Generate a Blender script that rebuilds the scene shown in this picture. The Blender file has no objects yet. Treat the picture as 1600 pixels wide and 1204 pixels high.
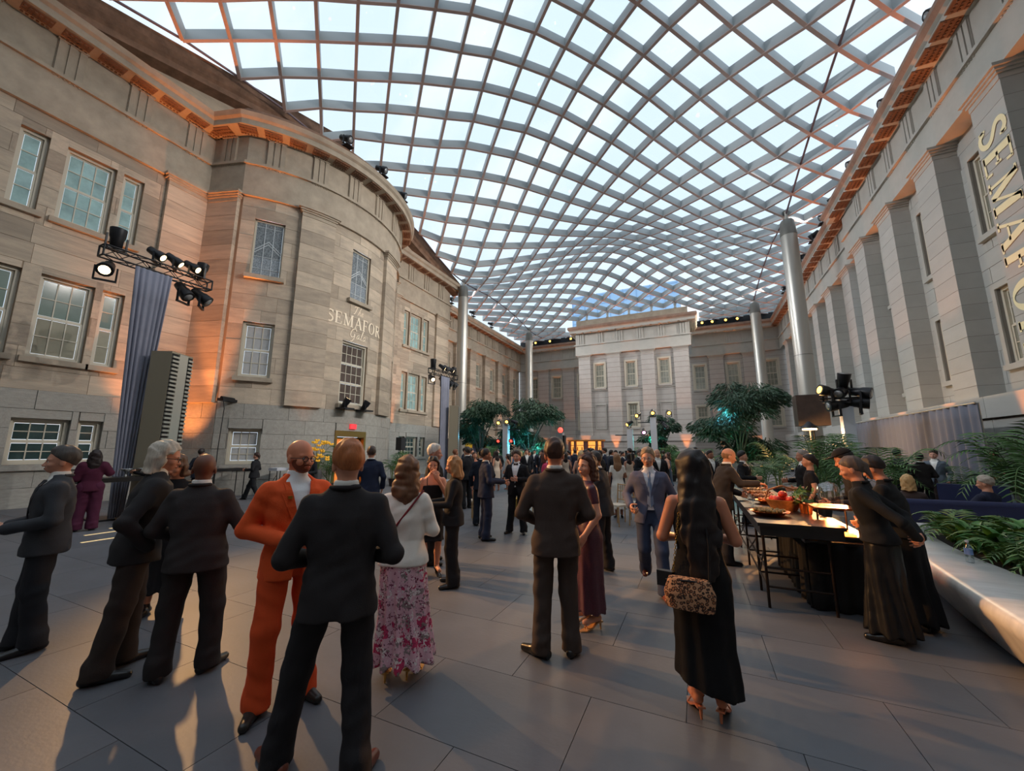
import bpy, bmesh, math, random
import numpy as np
from mathutils import Vector, Matrix, Euler
R = math.radians
random.seed(7); rng = np.random.default_rng(7)
scene = bpy.context.scene
COL = scene.collection

# ------------------------------------------------------------------ camera
CAM_F, CAM_PITCH, CAM_YAW, CAM_ROLL, CAM_H = 608.8, R(9.4526), R(25.0127), R(0.132), 1.70
cam_data = bpy.data.cameras.new('camera'); cam = bpy.data.objects.new('camera', cam_data); COL.objects.link(cam)
_fw = Vector((-math.sin(CAM_YAW)*math.cos(CAM_PITCH), math.cos(CAM_YAW)*math.cos(CAM_PITCH), math.sin(CAM_PITCH)))
_r0 = Vector((math.cos(CAM_YAW), math.sin(CAM_YAW), 0)); _u0 = _r0.cross(_fw)
_r = _r0*math.cos(CAM_ROLL)+_u0*math.sin(CAM_ROLL); _u = _u0*math.cos(CAM_ROLL)-_r0*math.sin(CAM_ROLL)
_m = Matrix((_r, _u, -_fw)).transposed().to_4x4(); _m.translation = (0, 0, CAM_H)
cam.matrix_world = _m
cam_data.sensor_fit = 'HORIZONTAL'; cam_data.sensor_width = 36.0; cam_data.lens = CAM_F/1600*36.0
cam_data.clip_start = 0.05; cam_data.clip_end = 600
scene.camera = cam
scene.cycles.max_bounces = 7; scene.cycles.diffuse_bounces = 4; scene.cycles.glossy_bounces = 2; scene.cycles.transparent_max_bounces = 12

# ------------------------------------------------------------------ world, exposure
scene.view_settings.view_transform = 'Standard'; scene.view_settings.look = 'None'
scene.view_settings.gamma = 1.0; scene.view_settings.use_curve_mapping = False
scene.view_settings.exposure = EXPOSURE = 0.12
world = bpy.data.worlds.new('sky'); scene.world = world; world.use_nodes = True
_nt = world.node_tree; _nt.nodes.clear()
def _wn(t, **k):
    n = _nt.nodes.new(t)
    for a, b in k.items(): setattr(n, a, b)
    return n
_tc = _wn('ShaderNodeTexCoord'); _mp = _wn('ShaderNodeMapping'); _mp.inputs['Scale'].default_value = (1.2, 3.0, 1.0)
_ns = _wn('ShaderNodeTexNoise'); _ns.inputs['Scale'].default_value = 2.2; _ns.inputs['Detail'].default_value = 6
_cr = _wn('ShaderNodeValToRGB'); _cr.color_ramp.elements[0].position = .45; _cr.color_ramp.elements[1].position = .75
_cr.color_ramp.elements[0].color = (.70, .84, .97, 1); _cr.color_ramp.elements[1].color = (.95, .97, 1.0, 1)
_bg = _wn('ShaderNodeBackground'); _bg.inputs['Strength'].default_value = SKY_STRENGTH = 1.14
_out = _wn('ShaderNodeOutputWorld')
_L = _nt.links.new
_L(_tc.outputs['Generated'], _mp.inputs['Vector']); _L(_mp.outputs['Vector'], _ns.inputs['Vector']); _L(_ns.outputs['Fac'], _cr.inputs['Fac'])
_L(_cr.outputs['Color'], _bg.inputs['Color']); _L(_bg.outputs['Background'], _out.inputs['Surface'])

def light(kind, name, loc, energy, color=(1, 1, 1), target=None, size=.1, spot=60, blend=.5, parent=None, size_y=None):
    d = bpy.data.lights.new(name, kind); d.energy = energy; d.color = color
    if kind == 'SPOT': d.spot_size = R(spot); d.spot_blend = blend; d.shadow_soft_size = size
    elif kind == 'AREA':
        d.size = size
        if size_y: d.shape = 'RECTANGLE'; d.size_y = size_y
    else: d.shadow_soft_size = size
    o = bpy.data.objects.new(name, d); COL.objects.link(o); o.location = loc
    if target is not None:
        o.rotation_euler = (Vector(target)-Vector(loc)).to_track_quat('-Z', 'Y').to_euler()
    if parent: o.parent = parent
    return o

FLOOD_R, FLOOD_L, FLOOD_F = 3400, 2900, 900
# ------------------------------------------------------------------ helpers
def tag(o, label=None, cat=None, group=None, kind=None):
    if label: o['label'] = label
    if cat: o['category'] = cat
    if group: o['group'] = group
    if kind: o['kind'] = kind
    return o
def empty(name, loc=(0, 0, 0), rz=0, label=None, cat=None, group=None, kind=None, parent=None):
    o = bpy.data.objects.new(name, None); COL.objects.link(o); o.location = loc; o.rotation_euler = (0, 0, rz)
    o.empty_display_size = .1
    if parent: o.parent = parent
    return tag(o, label, cat, group, kind)
def link(name, me, mat=None, parent=None):
    o = bpy.data.objects.new(name, me); COL.objects.link(o)
    if mat is not None and len(me.materials) == 0: me.materials.append(mat)
    if parent is not None: o.parent = parent
    return o
def smooth(me, on=True):
    me.polygons.foreach_set('use_smooth', [on]*len(me.polygons)); return me
class MB:
    """collects boxes, tubes, lathes, polygons; build() links them as one mesh object"""
    def __init__(s): s.v = []; s.f = []; s.sm = []
    def add(s, vs, fs, sm=False):
        n = len(s.v); s.v += [tuple(v) for v in vs]; s.f += [tuple(i+n for i in f) for f in fs]; s.sm += [sm]*len(fs); return s
    def box(s, lo, hi, M=None):
        x0, y0, z0 = lo; x1, y1, z1 = hi
        vs = [(x0,y0,z0),(x1,y0,z0),(x1,y1,z0),(x0,y1,z0),(x0,y0,z1),(x1,y0,z1),(x1,y1,z1),(x0,y1,z1)]
        if M is not None: vs = [M @ Vector(v) for v in vs]
        return s.add(vs, [(0,3,2,1),(4,5,6,7),(0,1,5,4),(1,2,6,5),(2,3,7,6),(3,0,4,7)])
    def hexa(s, vs): return s.add(vs, [(0,3,2,1),(4,5,6,7),(0,1,5,4),(1,2,6,5),(2,3,7,6),(3,0,4,7)])
    def cbox(s, c, size, M=None):
        h = [q/2 for q in size]; return s.box((c[0]-h[0],c[1]-h[1],c[2]-h[2]), (c[0]+h[0],c[1]+h[1],c[2]+h[2]), M)
    def tube(s, pts, r, n=8, cap=True, sm=True, closed=False):
        pts = [Vector(p) for p in pts]; m = len(pts); rs = r if isinstance(r, (list, tuple)) else [r]*m
        vs = []; up = None
        for k, p in enumerate(pts):
            t = (pts[min(k+1, m-1)]-pts[max(k-1, 0)])
            if closed: t = pts[(k+1) % m]-pts[k-1]
            if t.length < 1e-9: t = Vector((0, 0, 1))
            t.normalize()
            if up is None: up = Vector((0, 0, 1)) if abs(t.z) < .9 else Vector((1, 0, 0))
            a = t.cross(up)
            if a.length < 1e-6: a = t.orthogonal()
            a.normalize(); b = a.cross(t); up = b
            for q in range(n):
                w = 2*math.pi*q/n; vs.append(p+(a*math.cos(w)+b*math.sin(w))*rs[k])
        fs = []
        for k in range(m if closed else m-1):
            k2 = (k+1) % m
            for q in range(n): fs.append((k*n+q, k*n+(q+1) % n, k2*n+(q+1) % n, k2*n+q))
        s.add(vs, fs, sm)
        if cap and not closed: s.add(vs[:n], [tuple(range(n-1, -1, -1))]); s.add(vs[-n:], [tuple(range(n))])
        return s
    def lathe(s, prof, c=(0, 0, 0), n=16, M=None, sm=True):
        vs = []
        for (r, z) in prof:
            for q in range(n):
                w = 2*math.pi*q/n; p = Vector((c[0]+r*math.cos(w), c[1]+r*math.sin(w), c[2]+z)); vs.append(M @ p if M is not None else p)
        m = len(prof); fs = [(k*n+q, k*n+(q+1) % n, (k+1)*n+(q+1) % n, (k+1)*n+q) for k in range(m-1) for q in range(n)]
        s.add(vs, fs, sm)
        s.add(vs[:n], [tuple(range(n-1, -1, -1))]); s.add(vs[-n:], [tuple(range(n))]); return s
    def sphere(s, c, r, n=10, M=None):
        rx, ry, rz = r if isinstance(r, (tuple, list)) else (r, r, r)
        vs = []; m = max(4, n//2+1)
        for a in range(m+1):
            th = math.pi*a/m
            for q in range(n):
                w = 2*math.pi*q/n; p = Vector((c[0]+rx*math.sin(th)*math.cos(w), c[1]+ry*math.sin(th)*math.sin(w), c[2]+rz*math.cos(th))); vs.append(M @ p if M is not None else p)
        return s.add(vs, [(a*n+q, (a+1)*n+q, (a+1)*n+(q+1) % n, a*n+(q+1) % n) for a in range(m) for q in range(n)], True)
    def prism(s, poly, z0, z1, M=None):
        n = len(poly); vs = [Vector((x, y, z0)) for x, y in poly]+[Vector((x, y, z1)) for x, y in poly]
        if M is not None: vs = [M @ v for v in vs]
        return s.add(vs, [tuple(range(n-1, -1, -1)), tuple(range(n, 2*n))]+[(k, (k+1) % n, n+(k+1) % n, n+k) for k in range(n)])
    def mesh(s, name):
        me = bpy.data.meshes.new(name); me.from_pydata(s.v, [], s.f); me.polygons.foreach_set('use_smooth', s.sm); me.update(); return me
    def build(s, name, mat=None, parent=None): return link(name, s.mesh(name), mat, parent)

# ------------------------------------------------------------------ materials
def rgb(r, g, b):   # sRGB 0-255 -> linear
    f = lambda c: (c/255/12.92) if c/255 <= .04045 else ((c/255+.055)/1.055)**2.4
    return (f(r), f(g), f(b))
MATS = {}
def mat(name, col, rough=.7, metal=0., var=0., vscale=3., bump=0., bscale=20., rand=0., emit=None, estr=0., spec=.5, alpha=1., stretch=None, col2=None, coat=0.):
    if name in MATS: return MATS[name]
    m = bpy.data.materials.new(name); m.use_nodes = True; nt = m.node_tree; b = nt.nodes['Principled BSDF']
    b.inputs['Base Color'].default_value = (*col, 1); b.inputs['Roughness'].default_value = rough; b.inputs['Metallic'].default_value = metal
    b.inputs['Specular IOR Level'].default_value = spec
    if coat: b.inputs['Coat Weight'].default_value = coat
    if emit: b.inputs['Emission Color'].default_value = (*emit, 1); b.inputs['Emission Strength'].default_value = estr
    N, Lk = nt.nodes.new, nt.links.new
    src = None
    if var or bump:
        tc = N('ShaderNodeTexCoord'); mp = N('ShaderNodeMapping')
        if stretch: mp.inputs['Scale'].default_value = stretch
        Lk(tc.outputs['Object'], mp.inputs['Vector'])
    if var:
        n = N('ShaderNodeTexNoise'); n.inputs['Scale'].default_value = vscale; n.inputs['Detail'].default_value = 5; n.inputs['Roughness'].default_value = .62
        if rand:
            oi0 = N('ShaderNodeObjectInfo'); n.noise_dimensions = '4D'; mu = N('ShaderNodeMath'); mu.operation = 'MULTIPLY'; mu.inputs[1].default_value = 50
            Lk(oi0.outputs['Random'], mu.inputs[0]); Lk(mu.outputs[0], n.inputs['W'])
        Lk(mp.outputs['Vector'], n.inputs['Vector'])
        r = N('ShaderNodeValToRGB'); r.color_ramp.elements[0].position = .3; r.color_ramp.elements[1].position = .72
        c2 = col2 if col2 else tuple(min(1, c*(1+var)) for c in col)
        r.color_ramp.elements[0].color = (*[c*(1-var) for c in col], 1); r.color_ramp.elements[1].color = (*c2, 1)
        Lk(n.outputs['Fac'], r.inputs['Fac']); src = r.outputs['Color']
    if rand:
        oi = N('ShaderNodeObjectInfo'); mr = N('ShaderNodeMapRange'); mr.inputs['To Min'].default_value = 1-rand; mr.inputs['To Max'].default_value = 1+rand
        Lk(oi.outputs['Random'], mr.inputs['Value'])
        mx = N('ShaderNodeMix'); mx.data_type = 'RGBA'; mx.blend_type = 'MULTIPLY'; mx.inputs['Factor'].default_value = 1
        if src: Lk(src, mx.inputs['A'])
        else: mx.inputs['A'].default_value = (*col, 1)
        Lk(mr.outputs['Result'], mx.inputs['B']); src = mx.outputs['Result']
    if src: Lk(src, b.inputs['Base Color'])
    if bump:
        n2 = N('ShaderNodeTexNoise'); n2.inputs['Scale'].default_value = bscale; n2.inputs['Detail'].default_value = 4
        Lk(mp.outputs['Vector'], n2.inputs['Vector'])
        bp = N('ShaderNodeBump'); bp.inputs['Strength'].default_value = bump; bp.inputs['Distance'].default_value = .02
        Lk(n2.outputs['Fac'], bp.inputs['Height']); Lk(bp.outputs['Normal'], b.inputs['Normal'])
    if alpha < 1: b.inputs['Alpha'].default_value = alpha
    m.diffuse_color = (*col, 1)
    MATS[name] = m; return m
def glassmat(name, col=(.95, .98, 1), refl=.12, rough=.02):
    m = bpy.data.materials.new(name); m.use_nodes = True; nt = m.node_tree; nt.nodes.clear(); N, Lk = nt.nodes.new, nt.links.new
    t = N('ShaderNodeBsdfTransparent'); t.inputs['Color'].default_value = (*col, 1); g = N('ShaderNodeBsdfGlossy'); g.inputs['Roughness'].default_value = rough
    mx = N('ShaderNodeMixShader'); mx.inputs['Fac'].default_value = refl; o = N('ShaderNodeOutputMaterial')
    Lk(t.outputs[0], mx.inputs[1]); Lk(g.outputs[0], mx.inputs[2]); Lk(mx.outputs[0], o.inputs['Surface']); MATS[name] = m; return m

SAND = mat('sandstone', rgb(168, 154, 138), .85, var=.14, vscale=1.3, bump=.25, bscale=14, rand=.24, stretch=(1, 1, 3.2), col2=rgb(194, 176, 154))
SANDJ = mat('sandstone joint', rgb(150, 128, 106), .9, var=.12, vscale=2)
SANDT = mat('sandstone trim', rgb(168, 154, 136), .85, var=.18, vscale=1.6, bump=.2, bscale=12)
SANDD = mat('weathered brown stone', rgb(128, 96, 76), .9, var=.35, vscale=2.2, bump=.3, bscale=10)
GRAN = mat('granite', rgb(158, 154, 146), .8, var=.16, vscale=9, bump=.4, bscale=40, rand=.07)
GRANJ = mat('granite joint', rgb(118, 114, 108), .9)
GREY = mat('grey painted stone', rgb(172, 170, 164), .8, var=.06, vscale=1.2, bump=.1, bscale=8, rand=.04)
GREYJ = mat('grey joint', rgb(128, 122, 116), .9)
GREYT = mat('grey stone trim', rgb(174, 170, 162), .8, var=.08, vscale=1.5)
ROSE = mat('rusty brown cornice', rgb(140, 114, 98), .8, var=.25, vscale=1.6)
SASH = mat('cream window paint', rgb(198, 190, 172), .55)
GOLD = mat('gold metal', rgb(200, 160, 80), .3, metal=.9)

# ================================================================== STRUCTURE
UNIT = MB().box((0, 0, 0), (1, 1, 1))
def unit_mesh(m):
    k = 'unit_'+m.name
    if k not in bpy.data.meshes:
        me = UNIT.mesh(k); me.materials.append(m)
    return bpy.data.meshes[k]
def slab(name, M, m, parent):
    o = bpy.data.objects.new(name, unit_mesh(m)); COL.objects.link(o); o.parent = parent; o.matrix_world = M; return o
class Flat:
    """S(u, z, d): a point u along, z up, d out of a straight wall"""
    def __init__(s, p0, t, n): s.p = Vector((*p0, 0)); s.t = Vector((*t, 0)).normalized(); s.n = Vector((*n, 0)).normalized()
    def __call__(s, u, z, d=0): q = s.p+s.t*u+s.n*d; return Vector((q.x, q.y, z))
    def mat(s, u0, u1, z0, z1, d0, d1):
        o = s(u0, z0, d0); a = s.t*(u1-u0); b = s.n*(d1-d0)
        if s.t.cross(s.n).z < 0: o = s(u1, z0, d0); a = -a     # keep it right handed
        return Matrix(((a.x, b.x, 0, o.x), (a.y, b.y, 0, o.y), (0, 0, z1-z0, o.z), (0, 0, 0, 1)))
    straight = True
class Arc:
    def __init__(s, c, r): s.c = c; s.r = r
    def __call__(s, u, z, d=0): a = u/s.r; return Vector((s.c[0]+(s.r+d)*math.cos(a), s.c[1]+(s.r+d)*math.sin(a), z))
    straight = False
def box_S(mb, S, u0, u1, z0, z1, d0, d1):
    n = 1 if S.straight else max(1, int(abs(u1-u0)/.35))
    for k in range(n):
        a = u0+(u1-u0)*k/n; b = u0+(u1-u0)*(k+1)/n
        mb.hexa([S(a, z0, d0), S(b, z0, d0), S(b, z0, d1), S(a, z0, d1), S(a, z1, d0), S(b, z1, d0), S(b, z1, d1), S(a, z1, d1)])
    return mb
def rsub(rs, h):
    out = []
    for (a, b, c, d) in rs:
        e, f, g, k = max(a, h[0]), min(b, h[1]), max(c, h[2]), min(d, h[3])
        if e >= f or g >= k: out.append((a, b, c, d)); continue
        for q in ((a, e, c, d), (f, b, c, d), (e, f, c, g), (e, f, k, d)):
            if q[1]-q[0] > .06 and q[3]-q[2] > .06: out.append(q)
    return out
def backing(name, S, u0, u1, z0, z1, holes, m, parent, depth=.4):
    us = sorted({u0, u1, *[h[0] for h in holes], *[h[1] for h in holes]}); us = [u for u in us if u0 <= u <= u1]
    zs = sorted({z0, z1, *[h[2] for h in holes], *[h[3] for h in holes]}); zs = [z for z in zs if z0 <= z <= z1]
    if not S.straight:
        uu = []
        for a, b in zip(us, us[1:]):
            n = max(1, int((b-a)/.4)); uu += [a+(b-a)*k/n for k in range(n)]
        us = uu+[us[-1]]
    mb = MB()
    inh = lambda u, z: any(h[0] < u < h[1] and h[2] < z < h[3] for h in holes)
    for a, b in zip(us, us[1:]):
        for c, d in zip(zs, zs[1:]):
            if not inh((a+b)/2, (c+d)/2): mb.add([S(a, c), S(b, c), S(b, d), S(a, d)], [(0, 1, 2, 3)])
    for h in holes:
        a, b, c, d = h
        for p, q in (((a, c), (a, d)), ((b, c), (b, d)), ((a, c), (b, c)), ((a, d), (b, d))):
            mb.add([S(*p), S(*q), S(*q, -depth), S(*p, -depth)], [(0, 1, 2, 3)])
    return mb.build(name, m, parent)
def ashlar(parent, S, u0, u1, z0, z1, ch, bw, holes, m, proud=.014, gap=.010, seed=1, name='stone_block', jit=.25):
    rr = random.Random(seed); nrow = max(1, round((z1-z0)/ch)); ch = (z1-z0)/nrow
    for r in range(nrow):
        c, d = z0+r*ch, z0+(r+1)*ch; u = u0-(bw*.5 if r % 2 else 0)
        while u < u1-.05:
            w = bw*(1+rr.uniform(-jit, jit)); a, b = max(u, u0), min(u+w, u1)
            if u1-b < bw*.3: b = u1
            u = b if b > u else u+w
            if b-a < .12: continue
            rs = [(a+gap/2, b-gap/2, c+gap/2, d-gap/2)]
            for h in holes: rs = rsub(rs, h)
            for q in rs:
                pr = proud*rr.uniform(.6, 1.2)
                if S.straight: slab(name, S.mat(q[0], q[1], q[2], q[3], 0.001, pr), m, parent)
                else: box_S(MB(), S, q[0], q[1], q[2], q[3], 0.001, pr).build(name, m, parent)
def offset_path(path, d):
    out = []; n = len(path)
    for i, p in enumerate(path):
        p = Vector(p); ns = []
        if i > 0: t = (p-Vector(path[i-1])).normalized(); ns.append(Vector((t.y, -t.x)))
        if i < n-1: t = (Vector(path[i+1])-p).normalized(); ns.append(Vector((t.y, -t.x)))
        m = ns[0] if len(ns) == 1 else (ns[0]+ns[1]).normalized()
        k = d/max(.45, m.dot(ns[0])); out.append(p+m*k)
    return out
def sweep(name, path, prof, m, parent, flip=False):
    """prof: (d, z) outline swept along a plan path; the outside is on the path's right-hand side"""
    mb = MB(); cols = [offset_path(path, d) for d, z in prof]; n = len(path)
    for k in range(len(prof)-1):
        A, B = cols[k], cols[k+1]; za, zb = prof[k][1], prof[k+1][1]
        for i in range(n-1):
            mb.add([(A[i].x, A[i].y, za), (A[i+1].x, A[i+1].y, za), (B[i+1].x, B[i+1].y, zb), (B[i].x, B[i].y, zb)], [(0, 1, 2, 3)])
    for i in (0, n-1): mb.add([(c[i].x, c[i].y, p[1]) for c, p in zip(cols, prof)], [tuple(range(len(prof)))])
    return mb.build(name, m, parent)
def at_len(path, s):
    for a, b in zip(path, path[1:]):
        a, b = Vector(a), Vector(b); L = (b-a).length
        if s <= L: t = (b-a)/L; return a+t*s, t
        s -= L
    return b, t
def plen(path): return sum((Vector(b)-Vector(a)).length for a, b in zip(path, path[1:]))
_tri = MB()
for k in range(3): _tri.box((-.33+.24*k, 0, 0), (-.33+.24*k+.17, .075, 1.0))
_tri.box((-.34, 0, 0), (.34, .035, 1.0)).box((-.36, 0, .93), (.36, .10, 1.0))
_gut = MB().box((-.36, 0, -.10), (.36, .09, -.035))
for k in range(6): _gut.lathe([(.035, -.16), (.025, -.10)], (-.29+.116*k, .045, 0), n=6)
def triglyphs(parent, spots, z0, z1, m):
    """spots: (point2d, outward normal2d)"""
    key = 'triglyph_'+m.name
    if key not in bpy.data.meshes: me = _tri.mesh(key); me.materials.append(m); g = _gut.mesh('guttae_'+m.name); g.materials.append(m)
    for p, n in spots:
        x = Vector((n.y, -n.x)); M = Matrix(((x.x, n.x, 0, p.x), (x.y, n.y, 0, p.y), (0, 0, z1-z0, z0), (0, 0, 0, 1)))
        o = bpy.data.objects.new('triglyph', bpy.data.meshes[key]); COL.objects.link(o); o.parent = parent; o.matrix_world = M
        M2 = Matrix(((x.x, n.x, 0, p.x), (x.y, n.y, 0, p.y), (0, 0, 1, z0), (0, 0, 0, 1)))
        g = bpy.data.objects.new('guttae', bpy.data.meshes['guttae_'+m.name]); COL.objects.link(g); g.parent = parent; g.matrix_world = M2
def mutules(parent, path, z, m, d0=.12, d1=.66, pitch=.86):
    """rows of drop studs under the cornice, one block per mutule"""
    L = plen(path); n = int(L/pitch); me = None
    key = 'mutule_'+m.name
    if key not in bpy.data.meshes:
        b = MB().box((-.33, 0, -.05), (.33, d1-d0, 0))
        for i in range(6):
            for j in range(3): b.box((-.30+.108*i, .06+.16*j, -.085), (-.24+.108*i, .12+.16*j, -.05))
        me = b.mesh(key); me.materials.append(m)
    for k in range(n):
        p, t = at_len(path, (k+.5)*L/n); nn = Vector((t.y, -t.x)); q = p+nn*d0
        M = Matrix(((t.x, nn.x, 0, q.x), (t.y, nn.y, 0, q.y), (0, 0, 1, z), (0, 0, 0, 1)))
        o = bpy.data.objects.new('mutule', bpy.data.meshes[key]); COL.objects.link(o); o.parent = parent; o.matrix_world = M
WIN_N = [0]
GLS_SKY = mat('window glass tinted with reflected sky', rgb(150, 182, 180), .10, var=.35, vscale=1.6, spec=.9, rand=.12)  # teal tone and mottling put the reflected sky into the base colour
GLS_BLIND = mat('window glass over a beige blind', rgb(150, 146, 128), .12, var=.12, vscale=2, spec=.7, rand=.10)
GLS_GREEN = mat('window glass over a grey green blind', rgb(112, 130, 122), .12, var=.10, vscale=2, spec=.7, rand=.10)
GLS_WHITE = mat('window glass over a white curtain', rgb(178, 178, 178), .2, var=.06, vscale=6, spec=.5)
GLS_DARK = mat('dark window glass', rgb(84, 72, 66), .08, var=.25, vscale=2, spec=.8, rand=.2)
GLS_TEAL = mat('dark teal window glass', rgb(52, 72, 72), .08, var=.25, vscale=2, spec=.8, rand=.15)
GLS_FAR = mat('far window glass', rgb(140, 140, 128), .12, var=.3, vscale=2.5, spec=.7, rand=.15)
def window(S, uc, w, z0, z1, cols, rows, gl, label, sashes=2, glo=None, set_back=.20, single=False, sill=True, fr=.09, sillm=None, casing=None):
    """a sash window standing in its reveal: frame, sashes with glazing bars, panes, stone sill"""
    WIN_N[0] += 1
    c = S(uc, 0, 0); t = (S(uc+.01, 0)-S(uc-.01, 0)).normalized(); n = (S(uc, 0, .1)-S(uc, 0, 0)).normalized()
    F = Flat((c.x, c.y), (t.x, t.y), (n.x, n.y))
    root = empty('window_%d' % WIN_N[0], (c.x, c.y, z0), label=label, cat='window', kind='structure')
    bpy.context.view_layer.update()
    Mi = Matrix.Translation((c.x, c.y, z0)).inverted()
    def put(mb, name, m, par=root):
        me = mb.mesh(name); me.transform(Mi); me.update(); return link(name, me, m, par)
    a, b = -w/2, w/2; d = -set_back
    mb = MB()
    for q in ((a, a+fr, z0, z1), (b-fr, b, z0, z1), (a+fr, b-fr, z1-fr, z1), (a+fr, b-fr, z0, z0+fr)): box_S(mb, F, *q, d-.12, d+.02)
    put(mb, 'window_frame', SASH)
    if casing:
        mb = MB()
        for q in ((a-.16, a, z0-.02, z1+.18), (b, b+.16, z0-.02, z1+.18), (a, b, z1, z1+.18)): box_S(mb, F, *q, 0, .05)
        put(mb, 'casing', casing)
    if sill: put(box_S(MB(), F, a-.12, b+.12, z0-.17, z0, -set_back+.02, .14), 'sill', sillm or SANDT)
    ia, ib, iz0, iz1 = a+fr, b-fr, z0+fr, z1-fr; sh = (iz1-iz0)/sashes
    for k in range(sashes):
        dz = d-.03 if k == 0 else d-.075 if k == 1 else d-.11
        c0, c1 = iz0+k*sh, iz0+(k+1)*sh; mb = MB(); st = .05
        for q in ((ia, ia+st, c0, c1), (ib-st, ib, c0, c1), (ia+st, ib-st, c1-st, c1), (ia+st, ib-st, c0, c0+st)): box_S(mb, F, *q, dz-.025, dz+.02)
        r = rows if isinstance(rows, int) else rows[k]; pw = (ib-ia-2*st)/cols; ph = (c1-c0-2*st)/r
        for i in range(1, cols): box_S(mb, F, ia+st+i*pw-.014, ia+st+i*pw+.014, c0+st, c1-st, dz-.02, dz+.012)
        for j in range(1, r): box_S(mb, F, ia+st, ib-st, c0+st+j*ph-.014, c0+st+j*ph+.014, dz-.02, dz+.010)
        so = put(mb, 'sash', SASH)
        g = glo if (glo and k == 0) else gl
        if single: put(box_S(MB(), F, ia+st, ib-st, c0+st, c1-st, dz-.018, dz-.010), 'pane', g, so)
        else:
            for i in range(cols):
                for j in range(r): put(box_S(MB(), F, ia+st+i*pw+.012, ia+st+(i+1)*pw-.012, c0+st+j*ph+.012, c0+st+(j+1)*ph-.012, dz-.018, dz-.010), 'pane', g, so)
    return root
def pilaster(parent, S, u0, u1, z0, z1, proud, ch, m, mj, mt, seed, side=True, bend=None, capm=None, blocks=True):
    """core + stone courses + moulded capital"""
    core = box_S(MB(), S, u0, u1, z0, z1-.42, -.1, proud-.012).build('pilaster', mj, parent)
    nrow = round((z1-.42-z0)/ch); h = (z1-.42-z0)/nrow
    if blocks:
        for r in range(nrow):
            a, b = z0+r*h+.006, z0+(r+1)*h-.006
            if S.straight: slab('stone_block', S.mat(u0-.002, u1+.002, a, b, -.05, proud), m, core)
            else: box_S(MB(), S, u0-.002, u1+.002, a, b, -.05, proud).build('stone_block', m, core)
    mb = MB(); zc = z1-.42
    box_S(mb, S, u0-.01, u1+.01, zc, zc+.16, -.1, proud+.02); box_S(mb, S, u0-.05, u1+.05, zc+.16, zc+.24, -.1, proud+.06)
    box_S(mb, S, u0-.10, u1+.10, zc+.24, zc+.32, -.1, proud+.11); box_S(mb, S, u0-.16, u1+.16, zc+.32, z1, -.1, proud+.17)
    mb.build('capital', capm or mt, core)
    return core

# ---- floor
FLOORM = mat('dark slate floor', rgb(98, 99, 104), .5, var=.16, vscale=1.1, bump=.06, bscale=30, rand=.06, spec=.45)
FLOORJ = mat('floor joint', rgb(72, 72, 76), .8)
floor = MB().box((-22, -12, -.3), (11, 50, -.012)).build('floor', FLOORJ); tag(floor, 'dark grey slate floor of the courtyard', 'floor', kind='structure')
fx, fy = 1.22, .80; nx, ny = 17, 17; X0, Y0 = -14.2, .6
for j in range(ny):
    for i in range(nx):
        ox = (.5*fx if j % 2 else 0); a = X0+i*fx-ox; b = Y0+j*fy
        slab('floor_slab', Matrix(((fx-.005, 0, 0, a), (0, fy-.005, 0, b), (0, 0, .012, -.012), (0, 0, 0, 1))), FLOORM, floor)
mb = MB()
for (x0, x1, y0, y1) in ((-22, X0+(nx-.5)*fx-.008, Y0+ny*fy, 50), (X0+(nx-.5)*fx-.008, 11, -12, 50), (-22, X0-.5*fx, -12, Y0+ny*fy), (X0-.5*fx, X0+(nx-.5)*fx-.008, -12, Y0-.008)):
    a = x0
    while a < x1-.01:
        b = y0; w = min(fx, x1-a)
        while b < y1-.01:
            h = min(fy, y1-b); mb.box((a+.004, b+.004, -.012), (a+w-.004, b+h-.004, 0)); b += fy
        a += fx
rest = mb.build('distant_floor_slabs', FLOORM, floor); rest['kind'] = 'stuff'

# ---- left pavilion with its bow front and pediment
XL, BC, BR = -18.0, (-20.84, 13.3), 6.4
A0 = math.asin((13.3-8.65)/BR)
bow_pts = [(BC[0]+BR*math.cos(a), BC[1]+BR*math.sin(a)) for a in np.linspace(-A0, A0, 27)]
LPATH = [(XL, .7), (XL, 8.15)]+bow_pts+[(XL, 18.45), (XL, 25.9)]
LPATHF = [(-20.6, .7)]+LPATH+[(-20.6, 25.9)]
SL = Flat((XL, 0), (0, 1), (1, 0)); SB = Arc(BC, BR)
SR1 = Flat((XL, 8.15), (bow_pts[0][0]-XL, .5), (.5, -(bow_pts[0][0]-XL))); SR2 = Flat((bow_pts[-1][0], 17.95), (XL-bow_pts[-1][0], .5), (.5, -(XL-bow_pts[-1][0])))
RL = (Vector(bow_pts[0])-Vector((XL, 8.15))).length
GT = 3.47
wl = empty('wall_left_pavilion', (0, 0, 0), label='buff sandstone pavilion wall with bow front, pilasters and pediment', cat='wall', kind='structure')
bpy.context.view_layer.update()
LWIN = {'s': [(3.42, .62), (4.72, 1.22), (5.80, .58)], 'n': [(20.9, .58), (21.95, 1.22), (23.1, .62)]}
holesS, holesN = [], []
for key, hs in (('s', holesS), ('n', holesN)):
    for (y, w) in LWIN[key]:
        for z0, z1 in ((8.95, 11.5), (4.45, 7.08), (1.25, 2.62)): hs.append((y-w/2, y+w/2, z0, z1))
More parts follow.
